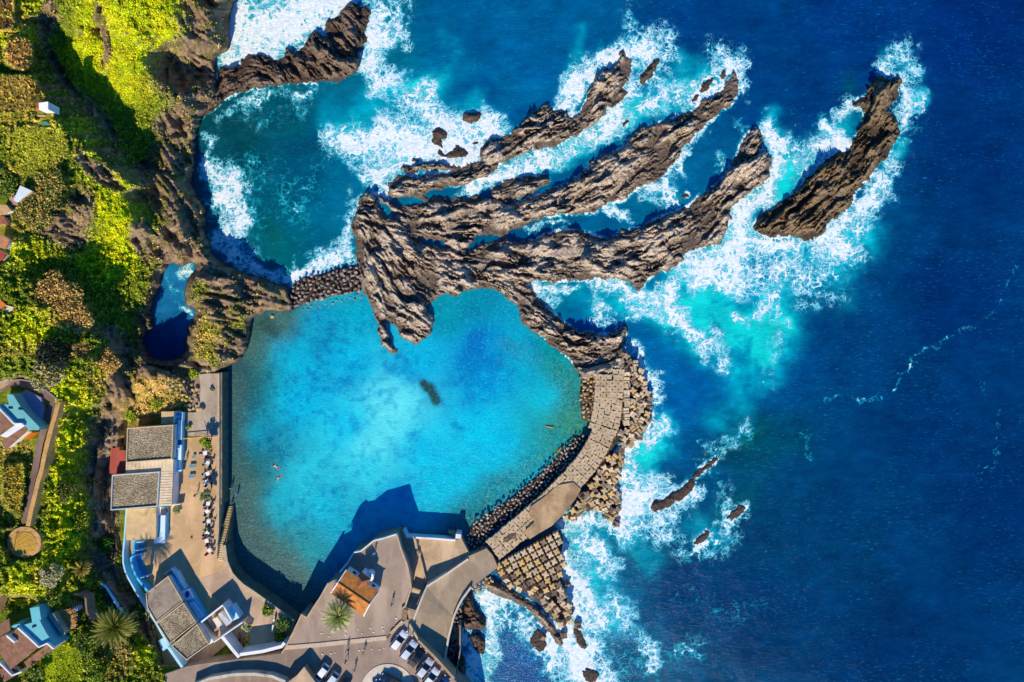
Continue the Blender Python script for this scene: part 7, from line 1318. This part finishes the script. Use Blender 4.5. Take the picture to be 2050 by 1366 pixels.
palm('small palm with yellow fronds on the slope above the curved blue wall', (164, 1138), tz(164, 1138), 2.6, 1.6, 36, (150, 140, 50), (222, 190, 90), .6, 7)
palm('young green palm among the scrub near the bottom edge', (95, 1305), tz(95, 1305), 1.2, .9, 24, (120, 140, 40), (170, 180, 70), .6, 9)
def tree(name, label, cat, c, z, h, R, cols, n=900, seed=1, sz=.28, flat=.75, limbs=5, up=.4):
    t_ = empty(name, label, cat, W(c[0], c[1], z + h), 0); t_.location.z = z; r = np.random.RandomState(seed); mb = MB(); rr = random.Random(seed)
    mb.tube([(0, 0, -.5), (.03, .02, h * .45), (0, 0, h * .75)], [.05 * R + .05, .035 * R + .04, .03], 7)
    cl = []
    for i in range(limbs + 3):
        a = 2.4 * i + rr.random(); e = R * rr.uniform(.35, .85); q = Vector((math.cos(a) * e, math.sin(a) * e, h * rr.uniform(.75, 1.15))); cl.append(q); mb.tube([(0, 0, h * .3), q * .6 + Vector((0, 0, h * .15)), q], [.03 * R + .02, .02 * R + .015, .012], 5)
    mb.build('trunk', M_TRUNK, t_); cl.append(Vector((0, 0, h)))
    P = []; K = []
    for i in range(n):
        q = cl[r.randint(len(cl))]; d_ = r.normal(size=3); d_ /= np.linalg.norm(d_); rad = R * .46 * r.rand() ** .35 * (.7 + .6 * ((hash((round(q.x, 2), 3)) % 10) / 10)); P.append([q.x + d_[0] * rad, q.y + d_[1] * rad, q.z + d_[2] * rad * flat]); K.append(r.randint(len(cols)))
    P = np.array(P); C = np.array([lin(c_)[:3] for c_ in cols])[K] * (.55 + .8 * r.rand(n))[:, None]; leaves('crown', P, C, sz * (.7 + .7 * r.rand(n)), up, seed, t_); return t_
G_ = [(96, 120, 30), (130, 150, 40), (70, 96, 26)]; LM = [(150, 176, 20), (190, 200, 30), (110, 140, 24)]; TN = [(206, 164, 84), (180, 140, 70), (226, 190, 110), (140, 120, 50)]; GY = [(150, 160, 110), (180, 180, 130), (110, 126, 90)]
TREES = [('tree', 'almost black dense round tree above the bend of the lane', 'tree', (106, 708), 3.0, 2.9, [(20, 36, 22), (30, 50, 24), (16, 28, 18)], 2600, .26),
 ('shrub', 'grey green spiky shrub right below the dark round tree', 'shrub', (95, 746), 1.2, 3.2, GY + [(216, 170, 50)], 2200, .26),
 ('shrub', 'big straw coloured feathery shrub beside the shaded green gully', 'shrub', (118, 592), 2.0, 3.8, TN, 3400, .26), ('shrub', 'second straw coloured shrub, lower right of the big feathery one', 'shrub', (158, 640), 1.8, 2.8, TN, 2200, .26),
 ('shrub', 'olive and tan thicket to the right of the metal roofed shed', 'shrub', (72, 420), 1.6, 3.2, TN + G_, 2600, .26), ('shrub', 'brownish bush north of the metal roofed shed', 'shrub', (100, 365), 1.6, 2.6, TN[1:] + G_, 1800, .26),
 ('shrub', 'round orange brown bush on the edge above the landslide', 'shrub', (212, 722), 1.5, 2.4, TN[:3], 1700, .24),
 ('terrace_tree', 'round green tree on the terrace just below the yellow barrier', 'tree', (411, 888), 2.4, 1.15, LM + G_, 1100, .2), ('terrace_tree', 'round pale green tree halfway along the line of cafe tables', 'tree', (410, 993), 2.4, 1.05, GY + G_[1:2], 1000, .2),
 ('shrub', 'small silvery shrub by the lower corner of the restaurant', 'shrub', (353, 1021), 1.0, .75, GY, 420, .18), ('shrub', 'elongated lime bush at the upper end of the gravel lane', 'shrub', (388, 748), .8, 1.0, LM, 600, .2), ('shrub', 'tiny lime shrub beside the blue restaurant front', 'shrub', (377, 856), .6, .45, LM, 200, .16),
 ('shrub', 'bright green shrub left of the white kayak', 'shrub', (535, 1224), .9, 1.1, LM + G_, 700, .2), ('shrub', 'dark leafy shrub right of the white kayak', 'shrub', (565, 1250), 1.1, 1.4, G_ + [(120, 160, 110)], 1100, .22), ('shrub', 'leafy shrub with yellow flowers by the corner of the white yard wall', 'shrub', (560, 1278), 1.0, 1.3, G_ + [(226, 190, 30)], 900, .22), ('shrub', 'grey green cactus like shrub next to the three kayaks', 'shrub', (493, 1256), .9, .8, [(190, 200, 150), (150, 170, 120)], 420, .24),
 ('shrub', 'pale dry tangled bush on the lawn below the round lookout', 'shrub', (96, 1152), 1.6, 2.2, [(190, 180, 130), (160, 150, 100), (210, 204, 160)], 1400, .2),
 ('tree', 'ochre leaved tree near the bottom edge below the large palm', 'tree', (240, 1300), 2.4, 2.4, TN + G_, 1700, .26), ('tree', 'dense mid green tree left of the large palm', 'tree', (178, 1285), 2.6, 2.6, G_ + LM[2:], 2000, .26), ('tree', 'green bushy tree at the bottom edge, casting its shadow on the lawn', 'tree', (190, 1345), 2.6, 2.4, LM + G_, 1800, .26),
 ('shrub', 'dark green shrub just above the thatched ruin', 'shrub', (105, 1195), 1.5, 1.5, G_, 900, .24), ('shrub', 'green bush in the dark gully beside the curved blue wall', 'shrub', (212, 1090), 1.4, 1.6, [(40, 96, 30), (70, 120, 30)], 1000, .24), ('shrub', 'low green bush at the gully foot west of the bath house', 'shrub', (270, 1230), 1.2, 1.5, [(40, 96, 30), (80, 120, 30)], 900, .24),
 ('shrub', 'dark bush halfway down the lime green slope', 'shrub', (128, 985), 1.2, 2.0, G_[::2] + TN[3:], 1200, .24), ('shrub', 'bushy green clump at the gully edge below the lane wall', 'shrub', (155, 1050), 1.3, 2.0, LM + G_, 1300, .24),
 ('shrub', 'agave like yellow green clump on the landslide above the restaurant', 'shrub', (262, 832), .7, 1.1, LM, 500, .22), ('shrub', 'yellow bush on the bank right above the small shed roof', 'shrub', (310, 808), .9, 1.5, LM + TN[:1], 800, .22),
 ('shrub', 'green tree at the left edge next to the metal roofed shed', 'tree', (8, 370), 1.8, 2.6, G_, 1600, .26), ('shrub', 'dark shrub below the lower left house, by the lawn', 'shrub', (72, 1345), 1.4, 1.5, G_, 800, .24)]
for i, (nm, lb, ct, c, h, R, cs_, n, sz) in enumerate(TREES):
    z = ZT if (360 < c[0] < 440 and c[1] > 760) or (c[0] > 480 and c[1] > 1200) else tz(*c); tree(nm, lb, ct, c, z, h, R, cs_, n, 60 + i, sz)
